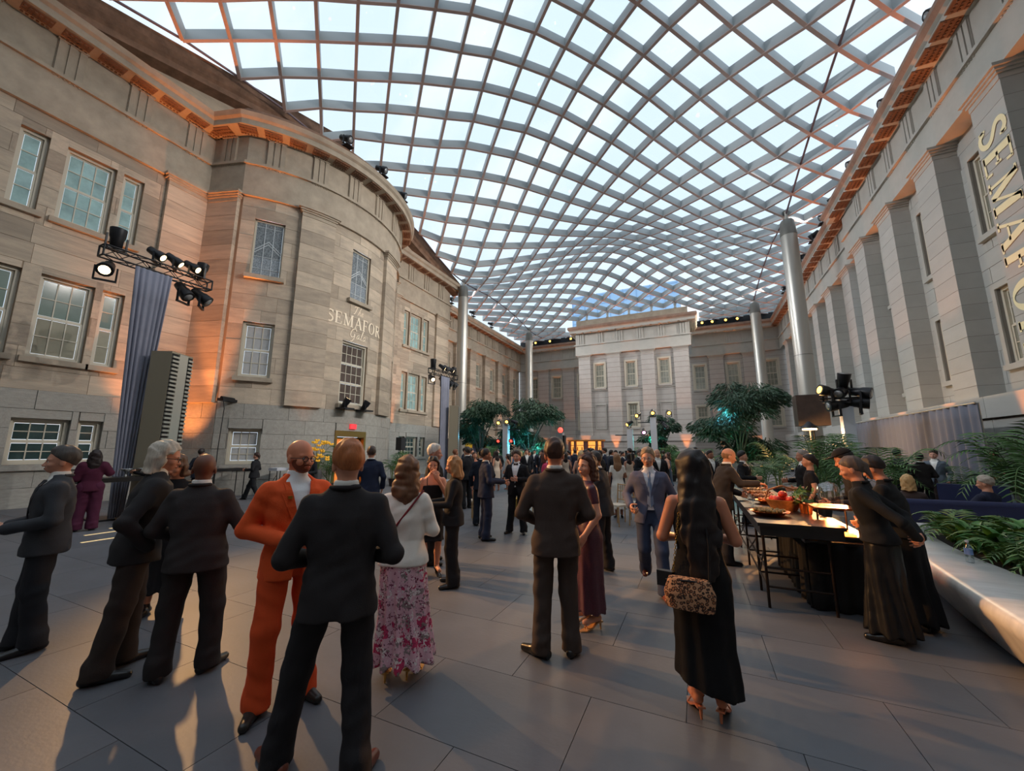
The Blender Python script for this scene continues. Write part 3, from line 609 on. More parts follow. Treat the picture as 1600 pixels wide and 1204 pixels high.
def roof_z(x, y):
    d = np.hypot(_rp[:, 0]-x, _rp[:, 1]-y); return float(np.sum(_rw[:-3]*np.where(d > 0, d*d*np.log(d+1e-9), 0))+_rw[-3]+_rw[-2]*x+_rw[-1]*y)
def rnode(i, j):
    x = RX0+HX*(i-j); y = RY0+HY*(i+j); return Vector((x, y, roof_z(x, y)))
BEAM = mat('grey anodised roof beam', rgb(172, 177, 178), .5, metal=.1)
RIBM = mat('beam edge tinted as uplit', rgb(204, 178, 172), .5)  # reddish uplight along the beam bottoms is put into the base colour
PANE = glassmat('roof glass', (.96, .985, 1), .06)
roof = empty('ceiling', (0, 0, 0), label='wavy glazed lattice canopy over the whole courtyard', cat='glass roof', kind='structure'); bpy.context.view_layer.update()
Q0, Q1, P0_, P1_ = -13, 13, -24, 32
def ok(i, j):
    q, p = i-j, i+j
    if not (Q0 <= q <= Q1 and P0_ <= p <= P1_): return False
    x, y = RX0+HX*q, RY0+HY*p
    if y > 42.2 and -12.6 < x < 1.2: return False
    if x < -17.6 and y < 26.8: return False
    if x > 8.2 and y < 25.5: return False
    return True
NODE = {(i, j): rnode(i, j) for i in range(-30, 30) for j in range(-30, 30) if ok(i, j)}
BD, BW = .46, .062
def beam(pts):
    mb = MB(); mc = MB()
    for a, b in zip(pts, pts[1:]):
        t = (b-a); t.z = 0; t.normalize(); s = Vector((t.y, -t.x, 0))*BW; up = Vector((0, 0, BD))
        mb.hexa([a-s, b-s, b+s, a+s, a-s+up, b-s+up, b+s+up, a+s+up])
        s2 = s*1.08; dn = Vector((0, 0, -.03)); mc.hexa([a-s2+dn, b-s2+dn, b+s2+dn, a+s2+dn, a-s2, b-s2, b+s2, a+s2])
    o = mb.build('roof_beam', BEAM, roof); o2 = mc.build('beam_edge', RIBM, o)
for i in range(-30, 30):
    run = []
    for j in range(-30, 31):
        if (i, j) in NODE: run.append(NODE[i, j])
        else:
            if len(run) > 1: beam(run)
            run = []
    run = []
    for k in range(-30, 31):
        if (k, i) in NODE: run.append(NODE[k, i])
        else:
            if len(run) > 1: beam(run)
            run = []
cells = []
cp_ = Vector((0, 0, CAM_H)); fwv = _fw
for (i, j) in NODE:
    if all(k in NODE for k in ((i+1, j), (i+1, j+1), (i, j+1))):
        q = [NODE[i, j], NODE[i+1, j], NODE[i+1, j+1], NODE[i, j+1]]; c = sum(q, Vector())/4
        r = c-cp_; dep = r.dot(fwv); px = CAM_F*r.dot(_r)/max(dep, .01); py = CAM_F*r.dot(_u)/max(dep, .01)
        vis = dep > 1 and abs(px) < 900 and abs(py) < 700
        cells.append((0 if vis else 1, r.length, q))
cells.sort(key=lambda t: t[:2])
rest = MB()
for n, (v, d, q) in enumerate(cells):
    c = sum(q, Vector())/4; vs = [c+(p-c)*.97+Vector((0, 0, BD-.04)) for p in q]
    if n < 300: MB().add(vs, [(0, 1, 2, 3)]).build('glass_pane', PANE, roof)
    else: rest.add(vs, [(0, 1, 2, 3)])
o = rest.build('distant_glass_panes', PANE, roof); o['kind'] = 'stuff'
# edge tie rods along the column lines
ROD = mat('purple grey tie rod', rgb(120, 104, 112), .5, metal=.3)
for q in (-10, 10):
    run = [NODE[(p+q)//2, (p-q)//2]+Vector((0, 0, .05)) for p in range(P0_, P1_) if (p+q) % 2 == 0 and ((p+q)//2, (p-q)//2) in NODE]
    for a, b in zip(run, run[1:]): MB().tube([a, b], .05, n=6).build('tie_rod', ROD, roof)
# short posts carrying the roof edge on the far parapet
for k, x in enumerate((-10.05, -7.77, -5.5, -3.23, -.96)):
    MB().lathe([(.16, 0), (.10, .2), (.18, .55)], (x, 41.2, 16.0), n=10).build('roof_post', BEAM, roof)
# steel columns
STEEL = mat('brushed aluminium column', rgb(178, 174, 166), .38, metal=.65)
STEELD = mat('dark column collar', rgb(120, 118, 112), .42, metal=.6)
for (x, y, zt, lab) in ((5.85, 26.35, 15.1, 'thick aluminium column beside the right portico, nearer one'), (5.85, 40.98, 15.1, 'aluminium column in front of the far right corner'), (-16.85, 26.4, 15.2, 'aluminium column at the end of the left pavilion'), (-16.85, 40.8, 15.1, 'slim looking aluminium column in the far left corner')):
    t = empty('steel_column', (x, y, 0), label=lab, cat='column', group='columns carrying the glass roof', kind='structure')
    MB().lathe([(.44, 0), (.44, 2.2), (.435, 7), (.42, 14.3)], n=28).build('column_shaft', STEEL, t)
    MB().lathe([(.43, 0), (.43, .12), (.36, .9), (.30, 1.0)], (0, 0, 14.3), n=28).build('collar', STEELD, t)
    MB().lathe([(.12, 0), (.09, .35), (.16, .62)], (0, 0, 15.3), n=12).build('bearing_pin', STEEL, t)
    MB().lathe([(.445, 0), (.445, .03)], (0, 0, 7.0), n=28).build('joint_ring', STEELD, t)

# ================================================================== LAMPS ON THE CORNICES AND UPLIGHTS
LENSW = mat('warm lamp lens', (1, .8, .5), .3, emit=(1, .72, .38), estr=4)
LENSA = mat('amber lamp lens', (1, .6, .2), .3, emit=(1, .5, .08), estr=5)
LENSR = mat('red lamp lens', (.9, .1, .08), .3, emit=(1, .06, .04), estr=2.5)
LENSP = mat('pink lamp lens', (1, .5, .8), .3, emit=(1, .35, .7), estr=4)
LENSO = mat('dull lamp lens', rgb(150, 150, 150), .2, metal=.3)
def lamp_head(parent, loc, direction, s=1., lens=LENSO, yoke=True, name='lamp_head'):
    """a can-shaped stage lamp: body, lens and yoke, pointing along direction"""
    q = Vector(direction).to_track_quat('Z', 'Y').to_matrix().to_4x4(); M = Matrix.Translation(loc) @ q @ Matrix.Scale(s, 4)
    h = MB().lathe([(.05, -.24), (.09, -.22), (.10, -.05), (.12, .0), (.13, .14), (.13, .16)], n=12, M=M).build(name, BLK, parent)
    MB().lathe([(.0, .150), (.085, .150), (.085, .163), (.0, .163)], n=12, M=M).build('lens', lens, h)
    if yoke:
        mb = MB()
        z = Matrix.Translation(loc) @ Matrix.Rotation(math.atan2(direction[1], direction[0])-math.pi/2, 4, 'Z') @ Matrix.Scale(s, 4)
        for sx in (-1, 1): mb.box((sx*.15-.012, -.02, -.24), (sx*.15+.012, .02, .02), z)
        mb.box((-.16, -.025, -.26), (.16, .025, -.23), z); mb.build('yoke', BLK, h)
    return h
WASH = (1.0, .96, .91)
def cornice_lamp(x, y, z, tgt, e, lab, grp, spot=75, color=WASH, lens=LENSO, s=1.5):
    r = empty('stage_lamp', (x, y, z), label=lab, cat='stage lamp', group=grp)
    d = (Vector(tgt)-Vector((x, y, z))).normalized()
    lamp_head(r, (0, 0, .36*s*.9), d, s, lens); MB().box((-.3, -.2, 0), (.3, .2, .05)).build('base_plate', BLK, r)
    if e: light('SPOT', 'stage lamp beam', (Vector((0, 0, .33*s))+d*.27*s), e, color, spot=spot, blend=.9, size=.12, parent=r).rotation_euler = d.to_track_quat('-Z', 'Y').to_euler()
    return r
for k, y in enumerate((11.5, 15.2, 18.8, 22.6, 27.5, 33.0, 39.0)):
    cornice_lamp(7.95, y, 15.2, (-18, y-1.5, 6.5), FLOOD_R, 'black stage lamp standing on the right cornice', 'stage lamps along the right cornice')
for k, (x, y, z, ty) in enumerate(((-14.2, 11.6, 15.95, 17), (-14.15, 13.9, 15.95, 22), (-14.6, 16.0, 15.95, 28), (-19.9, 29, 15.2, 33), (-19.9, 33, 15.2, 38), (-19.9, 37, 15.2, 42))):
    cornice_lamp(x, y, z, (8.5, ty, 6), FLOOD_L, 'black stage lamp standing on the bow parapet' if x > -19 else 'black stage lamp standing on the left wing cornice', 'stage lamps on the left', color=(.92, .96, 1.0))
for y in (25.6, 29.8): cornice_lamp(7.95, y, 15.2, (-6.5, 42, 7), 1900, 'black stage lamp on the right cornice turned to the far wall', 'stage lamps turned to the far wall', color=(1, .95, .92), spot=60)  # extra fill lamps, added to brighten the far wall
cornice_lamp(-19.9, 31, 15.2, (-3, 43, 7), 1700, 'black stage lamp on the left wing cornice turned to the far wall', 'stage lamps turned to the far wall', color=(1, .95, .92), spot=60)
for x in (-13.4, -16.2, -18.2): cornice_lamp(x, 46.2, 15.2, (-8, 30, 4), FLOOD_F, 'small lamp glowing amber above the far left wing', 'amber lamps on the far left cornice', lens=LENSA, color=(1, .8, .55))
for x in (1.6, 2.6, 3.9, 5.0): cornice_lamp(x, 46.2, 15.2, (-4, 30, 4), FLOOD_F, 'small lamp glowing amber above the far right wing', 'amber lamps on the far right cornice', lens=LENSA, color=(1, .8, .55))
# orange LED uplights on the floor in front of pilasters
ORNG = (1.0, .30, .07)
UPM = mat('uplight housing', rgb(30, 30, 32), .5)
def uplight(x, y, tgt, e, lab, spot=34, z=0., color=ORNG):
    r = empty('uplight', (x, y, z), label=lab, cat='uplight', group='orange floor uplights')
    MB().lathe([(.11, 0), (.12, .02), (.10, .20), (.11, .22)], n=12).build('housing', UPM, r)
    MB().lathe([(0, .205), (.09, .205), (.09, .225), (0, .225)], n=12).build('lens', LENSA, r)
    l = light('SPOT', 'uplight beam', (0, 0, .26), e, color, spot=spot, blend=.6, size=.06, parent=r)
    l.rotation_euler = (Vector(tgt)-Vector((x, y, z+.26))).to_track_quat('-Z', 'Y').to_euler(); return r
uplight(-16.7, 7.3, (-17.6, 7.6, 6), 2100, 'orange uplight washing the corner beside the bow', 55)
uplight(-15.9, 7.7, (-17.0, 8.1, 14.6), 5500, 'narrow orange uplight aimed at the cornice above the corner', 26)
uplight(-13.9, 10.9, (-15.0, 11.0, 8), 300, 'orange uplight under the near pilaster of the bow', 24)
uplight(-13.5, 15.9, (-14.3, 16.3, 13), 5000, 'orange uplight under the far pilaster of the bow', 24)
uplight(-16.6, 19.0, (-17.7, 19.1, 8), 1600, 'orange uplight between the bow and the far triple windows', 40)
uplight(-17.0, 25.0, (-17.8, 25.0, 9), 700, 'orange uplight at the end pilaster of the left pavilion', 24)
for y in (28.3, 31.5, 34.2, 37.3, 40.5, 43.6): uplight(-19.75, y, (-20.2, y, 12), 2000, 'orange uplight hidden behind trees at a left wing pilaster', 26)
for y in (14.3, 17.6, 20.9, 23.8, 27.1, 30.3, 33.6, 36.8, 40.1, 43.3): uplight(7.2, y, (7.72, y, 13.5), 2600, 'orange uplight at a right wall pilaster', 20)
for x in (-10.4, -7.3, -3.9, -.75): uplight(x, 40.3, (x, 40.75, 12), 2200, 'orange uplight at a far centre pilaster', 26)
for x in (2.6, 5.75, -17.2, -13.9): uplight(x, 45.95, (x, 46.35, 12), 1600, 'orange uplight at a far wing pilaster', 26)

# amber beams of the truss lamps across the floor
light('SPOT', 'truss beam', (-12.9, 4.2, 6.4), 5200, (1, .48, .16), target=(1.6, 5.6, .2), spot=30, blend=.8, size=.1)
light('SPOT', 'truss beam', (-12.9, 6.1, 6.3), 2600, (1, .55, .22), target=(-3.5, 4.0, 1.0), spot=40, blend=.8, size=.1)
light('SPOT', 'cluster beam', (4.3, 16.6, 3.6), 2600, (1, .5, .2), target=(-3.6, 1.2, .2), spot=36, blend=.8, size=.1)
light('SPOT', 'cluster beam', (4.35, 16.5, 3.95), 4200, (1, .45, .15), target=(.05, 4.4, 0), spot=15, blend=.6, size=.08)

# ================================================================== PROPS
GREYC = mat('grey drape', rgb(132, 134, 148), .9, var=.08, vscale=2)
WHITEM = mat('white painted metal', rgb(206, 208, 216), .5)
ALU = mat('silver louvre metal', rgb(172, 170, 162), .4, metal=.5)
BEIGEM = mat('beige metal panel', rgb(146, 136, 116), .5, metal=.2)
DARKG = mat('dark gap', rgb(30, 29, 28), .9)
def truss(parent, a, b, w=.28):
    """box truss: four chords and zig-zag lacing"""
    a, b = Vector(a), Vector(b); t = (b-a).normalized(); s = t.cross(Vector((0, 0, 1))).normalized(); up = Vector((0, 0, 1)); L = (b-a).length
    mb = MB(); cs = [s*w/2*i+up*w/2*j for i, j in ((-1, -1), (1, -1), (1, 1), (-1, 1))]
    for c in cs: mb.tube([a+c, b+c], .022, 6)
    n = max(2, int(L/.28)); ml = MB()
    for k in range(n):
        p, q = a+t*(L*k/n), a+t*(L*(k+1)/n)
        for i in range(4): c0, c1 = cs[i], cs[(i+1) % 4]; ml.tube([p+c0, q+c1] if k % 2 else [p+c1, q+c0], .011, 5)
    for e in (a, b):
        for i in range(4): ml.tube([e+cs[i], e+cs[(i+1) % 4]], .022, 6)
    o = mb.build('truss_chord', BLK, parent); ml.build('truss_lacing', BLK, parent); return o
def drape(parent, path, z0, z1, m, amp=.06, nf=9, name='drape', flare=None):
    """hanging cloth with folds along a plan path"""
    L = plen(path); n = int(nf*8); vs = []; rows = 8; rr = random.Random(int(L*100)); ph = [rr.uniform(0, 6.3) for _ in range(4)]
    for r in range(rows+1):
        f = r/rows; z = z1+(z0-z1)*f
        for i in range(n+1):
            p, t = at_len(path, L*i/n*.9999); nn = Vector((t.y, -t.x)); s = i/n
            d = amp*(.55+.45*f)*(math.sin(s*nf*2*math.pi+.9*math.sin(s*9+ph[0]))+.35*math.sin(s*nf*5.1+ph[1]+f*1.2)); e = Vector((0, 0))
            if flare: e = Vector(flare)*f*(s-.5)*2
            vs.append((p.x+nn.x*d+e.x, p.y+nn.y*d+e.y, z))
    fs = [(r*(n+1)+i, r*(n+1)+i+1, (r+1)*(n+1)+i+1, (r+1)*(n+1)+i) for r in range(rows) for i in range(n)]
    o = MB().add(vs, fs, True).build(name, m, parent); md = o.modifiers.new('t', 'SOLIDIFY'); md.thickness = .012; return o
def light_tower(x, y0, y1, zt, lab1, lab2, near=True):
    yc = (y0+y1)/2
    t = empty('light_truss', (0, 0, 0), label=lab1, cat='light truss')
    truss(t, (x, y0, zt), (x, y1, zt)); MB().box((x-.45, yc-.6, 0), (x+.35, yc+.35, .04)).build('base_plate', BLK, t)
    truss(t, (x, yc-.25, .1), (x, yc-.25, zt-.15)); 
    drape(t, [(x+.28, yc-.62), (x+.30, yc+.16)], .05, zt-.22, GREYC, amp=.05, nf=6, flare=(-.05, -.25) if near else (0, -.05))
    up = [(y0+.25, LENSR, (0, 0, 1), 1.5), ((y0*.55+y1*.45), LENSW, (.6, .5, -.5), 1.2), ((y0*.38+y1*.62), LENSW, (.5, .7, -.6), 1.2), ((y0*.2+y1*.8), LENSW, (.7, .5, -.5), 1.2), (y1-.25, LENSR, (0, .1, 1), 1.3)]
    for y, ln, d, s in up: lamp_head(t, (x, y, zt+.14+.28*s*.8), d, s*.9, ln)
    for y, d in ((y0+.15, (.8, -.4, -.6)), (yc-.05, (.7, -.1, -.7)), (y0*.25+y1*.75, (.6, .3, -.8)), (y1-.15, (.5, .6, -.6))):
        lamp_head(t, (x, y, zt-.42), d, 1.35, LENSW if y < yc else LENSO)
    a = empty('louvred_tower', (x+.62, yc+.30, 0), rz=R(118), label=lab2, cat='air tower')
    MB().box((-.42, -.32, 0), (.42, .32, .10)).build('plinth', WHITEM, a)
    MB().box((-.36, -.26, .1), (.36, .26, 4.25)).build('tower_case', BEIGEM, a); MB().box((-.12, -.285, .1), (.17, -.262, 4.22)).build('front_panel', ALU, a)
    for s in (-1, 1):
        sl = MB(); x0 = -.345 if s < 0 else .19; x1 = -.14 if s < 0 else .345
        MB().box((x0-.005, -.268, .5), (x1+.005, -.261, 4.2)).build('louvre_backing', DARKG, a)
        for k in range(34): MB().box((x0, -.30, .55+k*.107), (x1, -.266, .60+k*.107)).build('slat', ALU, a)
    return t
light_tower(-13.3, 3.91, 6.36, 6.68, 'black box truss of stage lamps over a grey drape, near the triple windows', 'tall louvred air tower standing before the grey drape near the windows')
light_tower(-13.3, 17.6, 20.2, 6.15, 'smaller looking truss of stage lamps in front of the far pavilion windows', 'louvred air tower below the far lamp truss', near=False)
# floodlights and gear on the granite ledge of the bow
for (x, y, d, lab) in ((-14.05, 12.6, (.35, .25, .85), 'black projector lamp on the ledge under the tall dark window, left of two'), (-14.05, 13.75, (.3, .35, .9), 'black projector lamp on the ledge under the tall dark window, right of two')):
    r = empty('projector_lamp', (x, y, 3.50), label=lab, cat='stage lamp'); MB().box((-.35, -.28, 0), (.2, .28, .06)).build('base_plate', BLK, r); lamp_head(r, (-.05, 0, .3), d, 1.25, LENSW)
r = empty('lamp_bar', (-16.0, 8.75, 3.50), rz=R(20), label='low black lamp bar on the granite ledge with a hanging cable', cat='stage lamp'); MB().box((-.12, -.35, 0), (.12, .35, .10)).tube([(0, -.3, .12), (0, .3, .12)], .06).build('lamp_bar_body', BLK, r)
MB().tube([(.12, -.33, .05), (.22, -.36, -.3), (.20, -.40, -1.8), (.26, -.44, -3.48)], .015, 6).build('cable', BLK, r)
# PA speaker on a stand
r = empty('loudspeaker', (-15.0, 17.4, 0), label='black loudspeaker on a pole between the door and the far truss', cat='loudspeaker')
MB().tube([(0, 0, 0), (0, 0, 1.7)], .025).build('pole', BLK, r)
for k in range(3): MB().tube([(0, 0, .55), (.4*math.cos(k*2.1), .4*math.sin(k*2.1), .02)], .015).build('leg', BLK, r)
sp_ = MB().box((-.18, -.2, 1.7), (.18, .2, 2.4)).build('cabinet', mat('speaker black', rgb(24, 24, 26), .6), r); MB().box((.181, -.17, 1.74), (.19, .17, 2.36)).build('grille', mat('speaker grille', rgb(36, 36, 38), .7), sp_)
# slim lamp pillars among the crowd
def pillar(x, y, h, lab, lamps, base=False, w=.17):
    t = empty('lamp_pillar', (x, y, 0), label=lab, cat='lamp pillar')
    MB().box((-w, -w, 0), (w, w, h)).build('post', WHITEM, t)
    if base: MB().box((-.3, -.3, 0), (.3, .3, 1.7)).build('base_box', BLK, t)
    MB().tube([(-.9, 0, h-.35), (.9, 0, h-.35)], .03).build('crossbar', BLK, t)
    for (dx, dz, d, ln) in lamps: lamp_head(t, (dx*.85, -.18, h+dz), d, 1.1, ln)
    return t
F_ = (.1, -.8, -.4)
pillar(-10.9, 22.5, 3.35, 'white lamp pillar with amber lamps between the two left trees', [(-.5, .15, F_, LENSA), (.2, .2, F_, LENSA), (.8, .1, (.6, .6, -.3), LENSA), (-.5, -1.0, F_, LENSR), (.55, -1.0, F_, LENSR)])
pillar(-3.62, 25, 3.0, 'short white pillar with one amber lamp on a black base', [(0, .35, (-.6, -.5, -.4), LENSA)], base=True)
pillar(-2.23, 25, 3.75, 'white lamp pillar with three amber lamps before the small lit tree', [(-1.0, .1, (-.3, -.8, -.3), LENSA), (0, .25, F_, LENSA), (1.05, .2, (.2, -.8, -.3), LENSA), (-.65, -.9, F_, LENSP), (.8, -.6, (.5, -.3, -.6), LENSO)])
t = empty('lamp_tower', (-9.05, 28, 0), label='slim grey tower topped by a red beacon before the far wall', cat='lamp tower'); MB().box((-.3, -.25, 0), (.2, .25, 3.0)).build('tower_case', mat('grey tower', rgb(140, 138, 140), .5), t)
MB().box((.2, -.2, 0), (.34, .2, 2.8)).build('louvre', DARKG, t); MB().sphere((-.02, 0, 3.2), .2).build('beacon', LENSR, t)
# lamp cluster at the steel column, screen box with a bright heat lamp
t = empty('lamp_cluster', (4.75, 16.9, 0), label='cluster of black stage lamps on a white post in front of the portico', cat='lamp cluster')
MB().box((-.16, -.16, 0), (.16, .16, 3.45)).build('post', WHITEM, t); MB().tube([(-.7, 0, 3.5), (.7, 0, 3.5)], .03).build('crossbar', BLK, t)
for dx, dz, d in ((-.5, .25, (-.8, -.3, .2)), (0, .6, (.1, -.3, .9)), (-.1, .2, (-.5, -.6, -.3)), (.45, .15, (.7, -.4, -.2)), (-.3, -.25, (-.9, -.2, -.1)), (.35, -.2, (.9, -.2, -.1))): lamp_head(t, (dx, -.15, 3.5+dz), d, 1.5, LENSA if dx == -.5 else LENSO)
t = empty('speaker_stack', (4.55, 20.4, 0), label='dark brown box on a stand below the near steel column', cat='loudspeaker')
MB().tube([(0, 0, 0), (0, 0, 2.8)], .05).build('pole', BLK, t); MB().box((-.55, -.35, 2.75), (.55, .35, 4.05)).build('cabinet', mat('dark brown box', rgb(64, 48, 40), .6, var=.3), t)
t = empty('heat_lamp', (4.1, 18.9, 0), label='bright heat lamp glowing among the palms', cat='lamp'); MB().tube([(0, 0, 0), (0, 0, 2.5)], .03).build('pole', BLK, t); MB().lathe([(.05, 2.85), (.3, 2.6), (.3, 2.57)], n=14).build('lamp_shade', BLK, t)
MB().lathe([(0, 2.52), (.24, 2.52), (.24, 2.6), (0, 2.6)], n=14).build('bulb', mat('white hot bulb', (1, .7, .4), emit=(1, .62, .28), estr=14), t); light('POINT', 'heat lamp glow', (4.1, 18.6, 2.35), 260, (1, .55, .2), size=.15)
# pipe and drape screen on the right
t = empty('drape_screen', (0, 0, 0), label='long grey pipe-and-drape screen in front of the portico base', cat='curtain')
drape(t, [(6.75, 14.4), (6.75, 24.6)], .03, 2.95, mat('grey satin drape', rgb(106, 108, 120), .85), amp=.07, nf=26)
MB().tube([(6.75, 14.4, 2.97), (6.75, 24.6, 2.97)], .025).build('top_pipe', ALU, t)
for y in (14.45, 17.8, 21.2, 24.5): MB().tube([(6.82, y, 0), (6.82, y, 2.97)], .025).build('upright', ALU, t)
# ---------- plants
LEAF = mat('palm leaf green', rgb(70, 104, 52), .55, var=.35, vscale=3, rand=.25); LEAFD = mat('dark leaf green', rgb(50, 78, 54), .6, var=.35, vscale=2, rand=.2)
LEAFL = mat('fern green', rgb(78, 112, 56), .5, var=.4, vscale=3, rand=.25); STALK = mat('green stalk', rgb(96, 110, 58), .6); BARK = mat('brown bark', rgb(74, 60, 50), .9, var=.3, vscale=6)
POT = mat('dark planter', rgb(52, 48, 48), .6)
def frond_mesh(name, L, n, lw, droop, m, arch=.55):
    """one pinnate frond: a curved rachis with two rows of leaflets"""
    mb = MB(); pts = []
    for k in range(n+1):
        s = k/n; pts.append(Vector((0, L*(s*.85), L*(arch*math.sin(s*1.9)-droop*s*s))))
    mb.tube(pts, [.014*(1-.8*k/n) for k in range(n+1)], 4, cap=False)
    for k in range(2, n+1):
        s = k/n; w = L*.36*math.sin(min(1, s*1.25+.12)*2.6)*(1.05-.35*s)+.04; t = (pts[k]-pts[k-1]).normalized()
        for sg in (-1, 1):
            tip = pts[k]+Vector((sg*w, 0, -.30*w))+t*w*.55; mid = (pts[k]+tip)/2+Vector((0, 0, .10*w)); ww = t*lw
            mb.add([pts[k]-ww*.4, pts[k]+ww*.4, mid+ww, mid-ww, tip], [(0, 1, 2, 3), (3, 2, 4)])
    me = mb.mesh(name); me.materials.append(m); return me
FROND = [frond_mesh('frond%d' % k, 1.0, 17, .013, d, LEAF, a) for k, (d, a) in enumerate(((.35, .75), (.65, .7), (.15, .85)))]
FROND_L = [frond_mesh('fernfrond%d' % k, 1.0, 14, .022, d, LEAFL, a) for k, (d, a) in enumerate(((.6, .6), (.4, .7)))]
BLADE = MB(); 
_vs = []
for k in range(7):
    s = k/6; w = .085*math.sin(math.pi*(.08+.92*s)**.8)+.004; c = Vector((0, s*.8, .55*math.sin(s*1.7)-.35*s*s)); _vs += [c-Vector((w, 0, -.02)), c-Vector((0, 0, .012)), c+Vector((w, 0, .02))]
BLADE.add(_vs, [(3*i+a, 3*i+a+1, 3*i+a+4, 3*i+a+3) for i in range(6) for a in (0, 1)], True); BLADEM = BLADE.mesh('broad_leaf'); BLADEM.materials.append(mat('broad leaf', rgb(64, 112, 52), .4, var=.3, vscale=4, rand=.3))
def put_leaf(parent, me, name, loc, az, tilt, s):
    o = bpy.data.objects.new(name, me); COL.objects.link(o); o.parent = parent; o.location = loc; o.rotation_euler = Euler((tilt, 0, az), 'XYZ'); o.scale = (s, s, s); return o
def palm(x, y, h, n, label, z=0, s=1.2, seed=0, pot=True, spread=.5, group=None):
    rr = random.Random(seed); t = empty('potted_palm', (x, y, z), label=label, cat='palm', group=group)
    if pot: MB().lathe([(.16, 0), (.22, .34), (.24, .36), (.20, .36), (.20, .30)], n=14).build('pot', POT, t)
    ms = MB()
    for k in range(5): a = k*1.26; ms.tube([(.06*math.cos(a), .06*math.sin(a), .25), (.12*math.cos(a), .12*math.sin(a), h*.55), (.16*math.cos(a), .16*math.sin(a), h*.8)], .018, 5)
    ms.build('stalks', STALK, t)
    for k in range(n):
        a = k*2.4+rr.uniform(-.4, .4); put_leaf(t, FROND[k % 3], 'frond', (.12*math.cos(a), .12*math.sin(a), h*rr.uniform(.35, .8)), a, rr.uniform(-.25, spread), s*rr.uniform(.75, 1.15))
    return t
for i, (x, y, h, n, s, lab) in enumerate((
    (2.9, 13.0, 1.3, 16, 1.15, 'big areca palm behind the end of the buffet'), (3.6, 14.6, 1.5, 16, 1.25, 'tall areca palm under the heat lamp'), (4.4, 16.3, 1.5, 15, 1.3, 'bushy palm beside the lamp cluster post'),
    (4.7, 14.2, 1.2, 14, 1.2, 'palm in front of the left end of the drape screen'), (2.7, 17.6, 1.5, 14, 1.2, 'pale palm between the far tree and the heat lamp'), (1.9, 15.6, 1.1, 12, 1.0, 'low palm left of the heat lamp'),
    (6.2, 12.1, 1.5, 16, 1.4, 'large palm at the right picture edge behind the woman in blue'), (5.9, 13.2, .9, 10, .9, 'small palm beside the woman in the blue dress'), (5.75, 10.7, 1.6, 14, 1.3, 'tall palm cut by the right picture edge'),
    (-13.6, 11.6, 1.3, 13, 1.0, 'potted palm left of the orange door'), (-13.4, 12.0, 1.5, 13, 1.0, 'taller potted palm touching the orange door frame'), (-13.3, 15.0, 1.2, 12, .95, 'potted palm right of the orange door'), (-13.5, 15.7, 1.0, 11, .9, 'small potted palm right of the orange door'), (-15.6, 6.6, 1.3, 11, .8, 'palm tip behind the white-haired man by the louvred tower'),
    (-11.6, 21.6, 1.5, 12, 1.1, 'palm under the left trees by the white pillar'), (-9.6, 22.0, 1.2, 11, 1.0, 'palm right of the white pillar under the trees'), (-8.6, 26.0, 1.2, 11, 1.1, 'palm before the slim grey tower'), (-5.2, 36.5, 1.3, 11, 1.3, 'palm before the far centre wall'), (-3.3, 24.0, 1.1, 11, 1.1, 'palm below the small lit tree'), (-1.3, 24.2, 1.2, 11, 1.2, 'palm right of the three-lamp pillar'), (.3, 23.2, 1.2, 11, 1.2, 'palm below the broad right tree'))):
    palm(x, y, h, n, lab, s=s, seed=i+3)
YFL = mat('yellow blossom', rgb(236, 176, 40), .6, emit=(1, .55, .05), estr=.15)
t = empty('flower_arrangement', (-12.6, 10.2, 0), label='spray of yellow flowers lit by an uplight near the bow', cat='flowers'); MB().lathe([(.12, 0), (.16, .9), (.1, 1.0)], n=12).build('vase', POT, t)
mb = MB(); ml = MB()
for k in range(26):
    a = k*2.4; r_ = .1+.35*rng.random(); z_ = 1.3+.75*rng.random(); ml.tube([(0, 0, .95), (r_*math.cos(a)*.6, r_*math.sin(a)*.6, z_-.2), (r_*math.cos(a), r_*math.sin(a), z_)], .006, 4)
    for q in range(5): mb.sphere((r_*math.cos(a)+.05*math.cos(q*1.26), r_*math.sin(a)+.05*math.sin(q*1.26), z_+.03*(q % 2)), (.045, .045, .03), 6)
o = mb.build('blossoms', YFL, t); o['kind'] = 'stuff'; ml.build('stems', STALK, t)
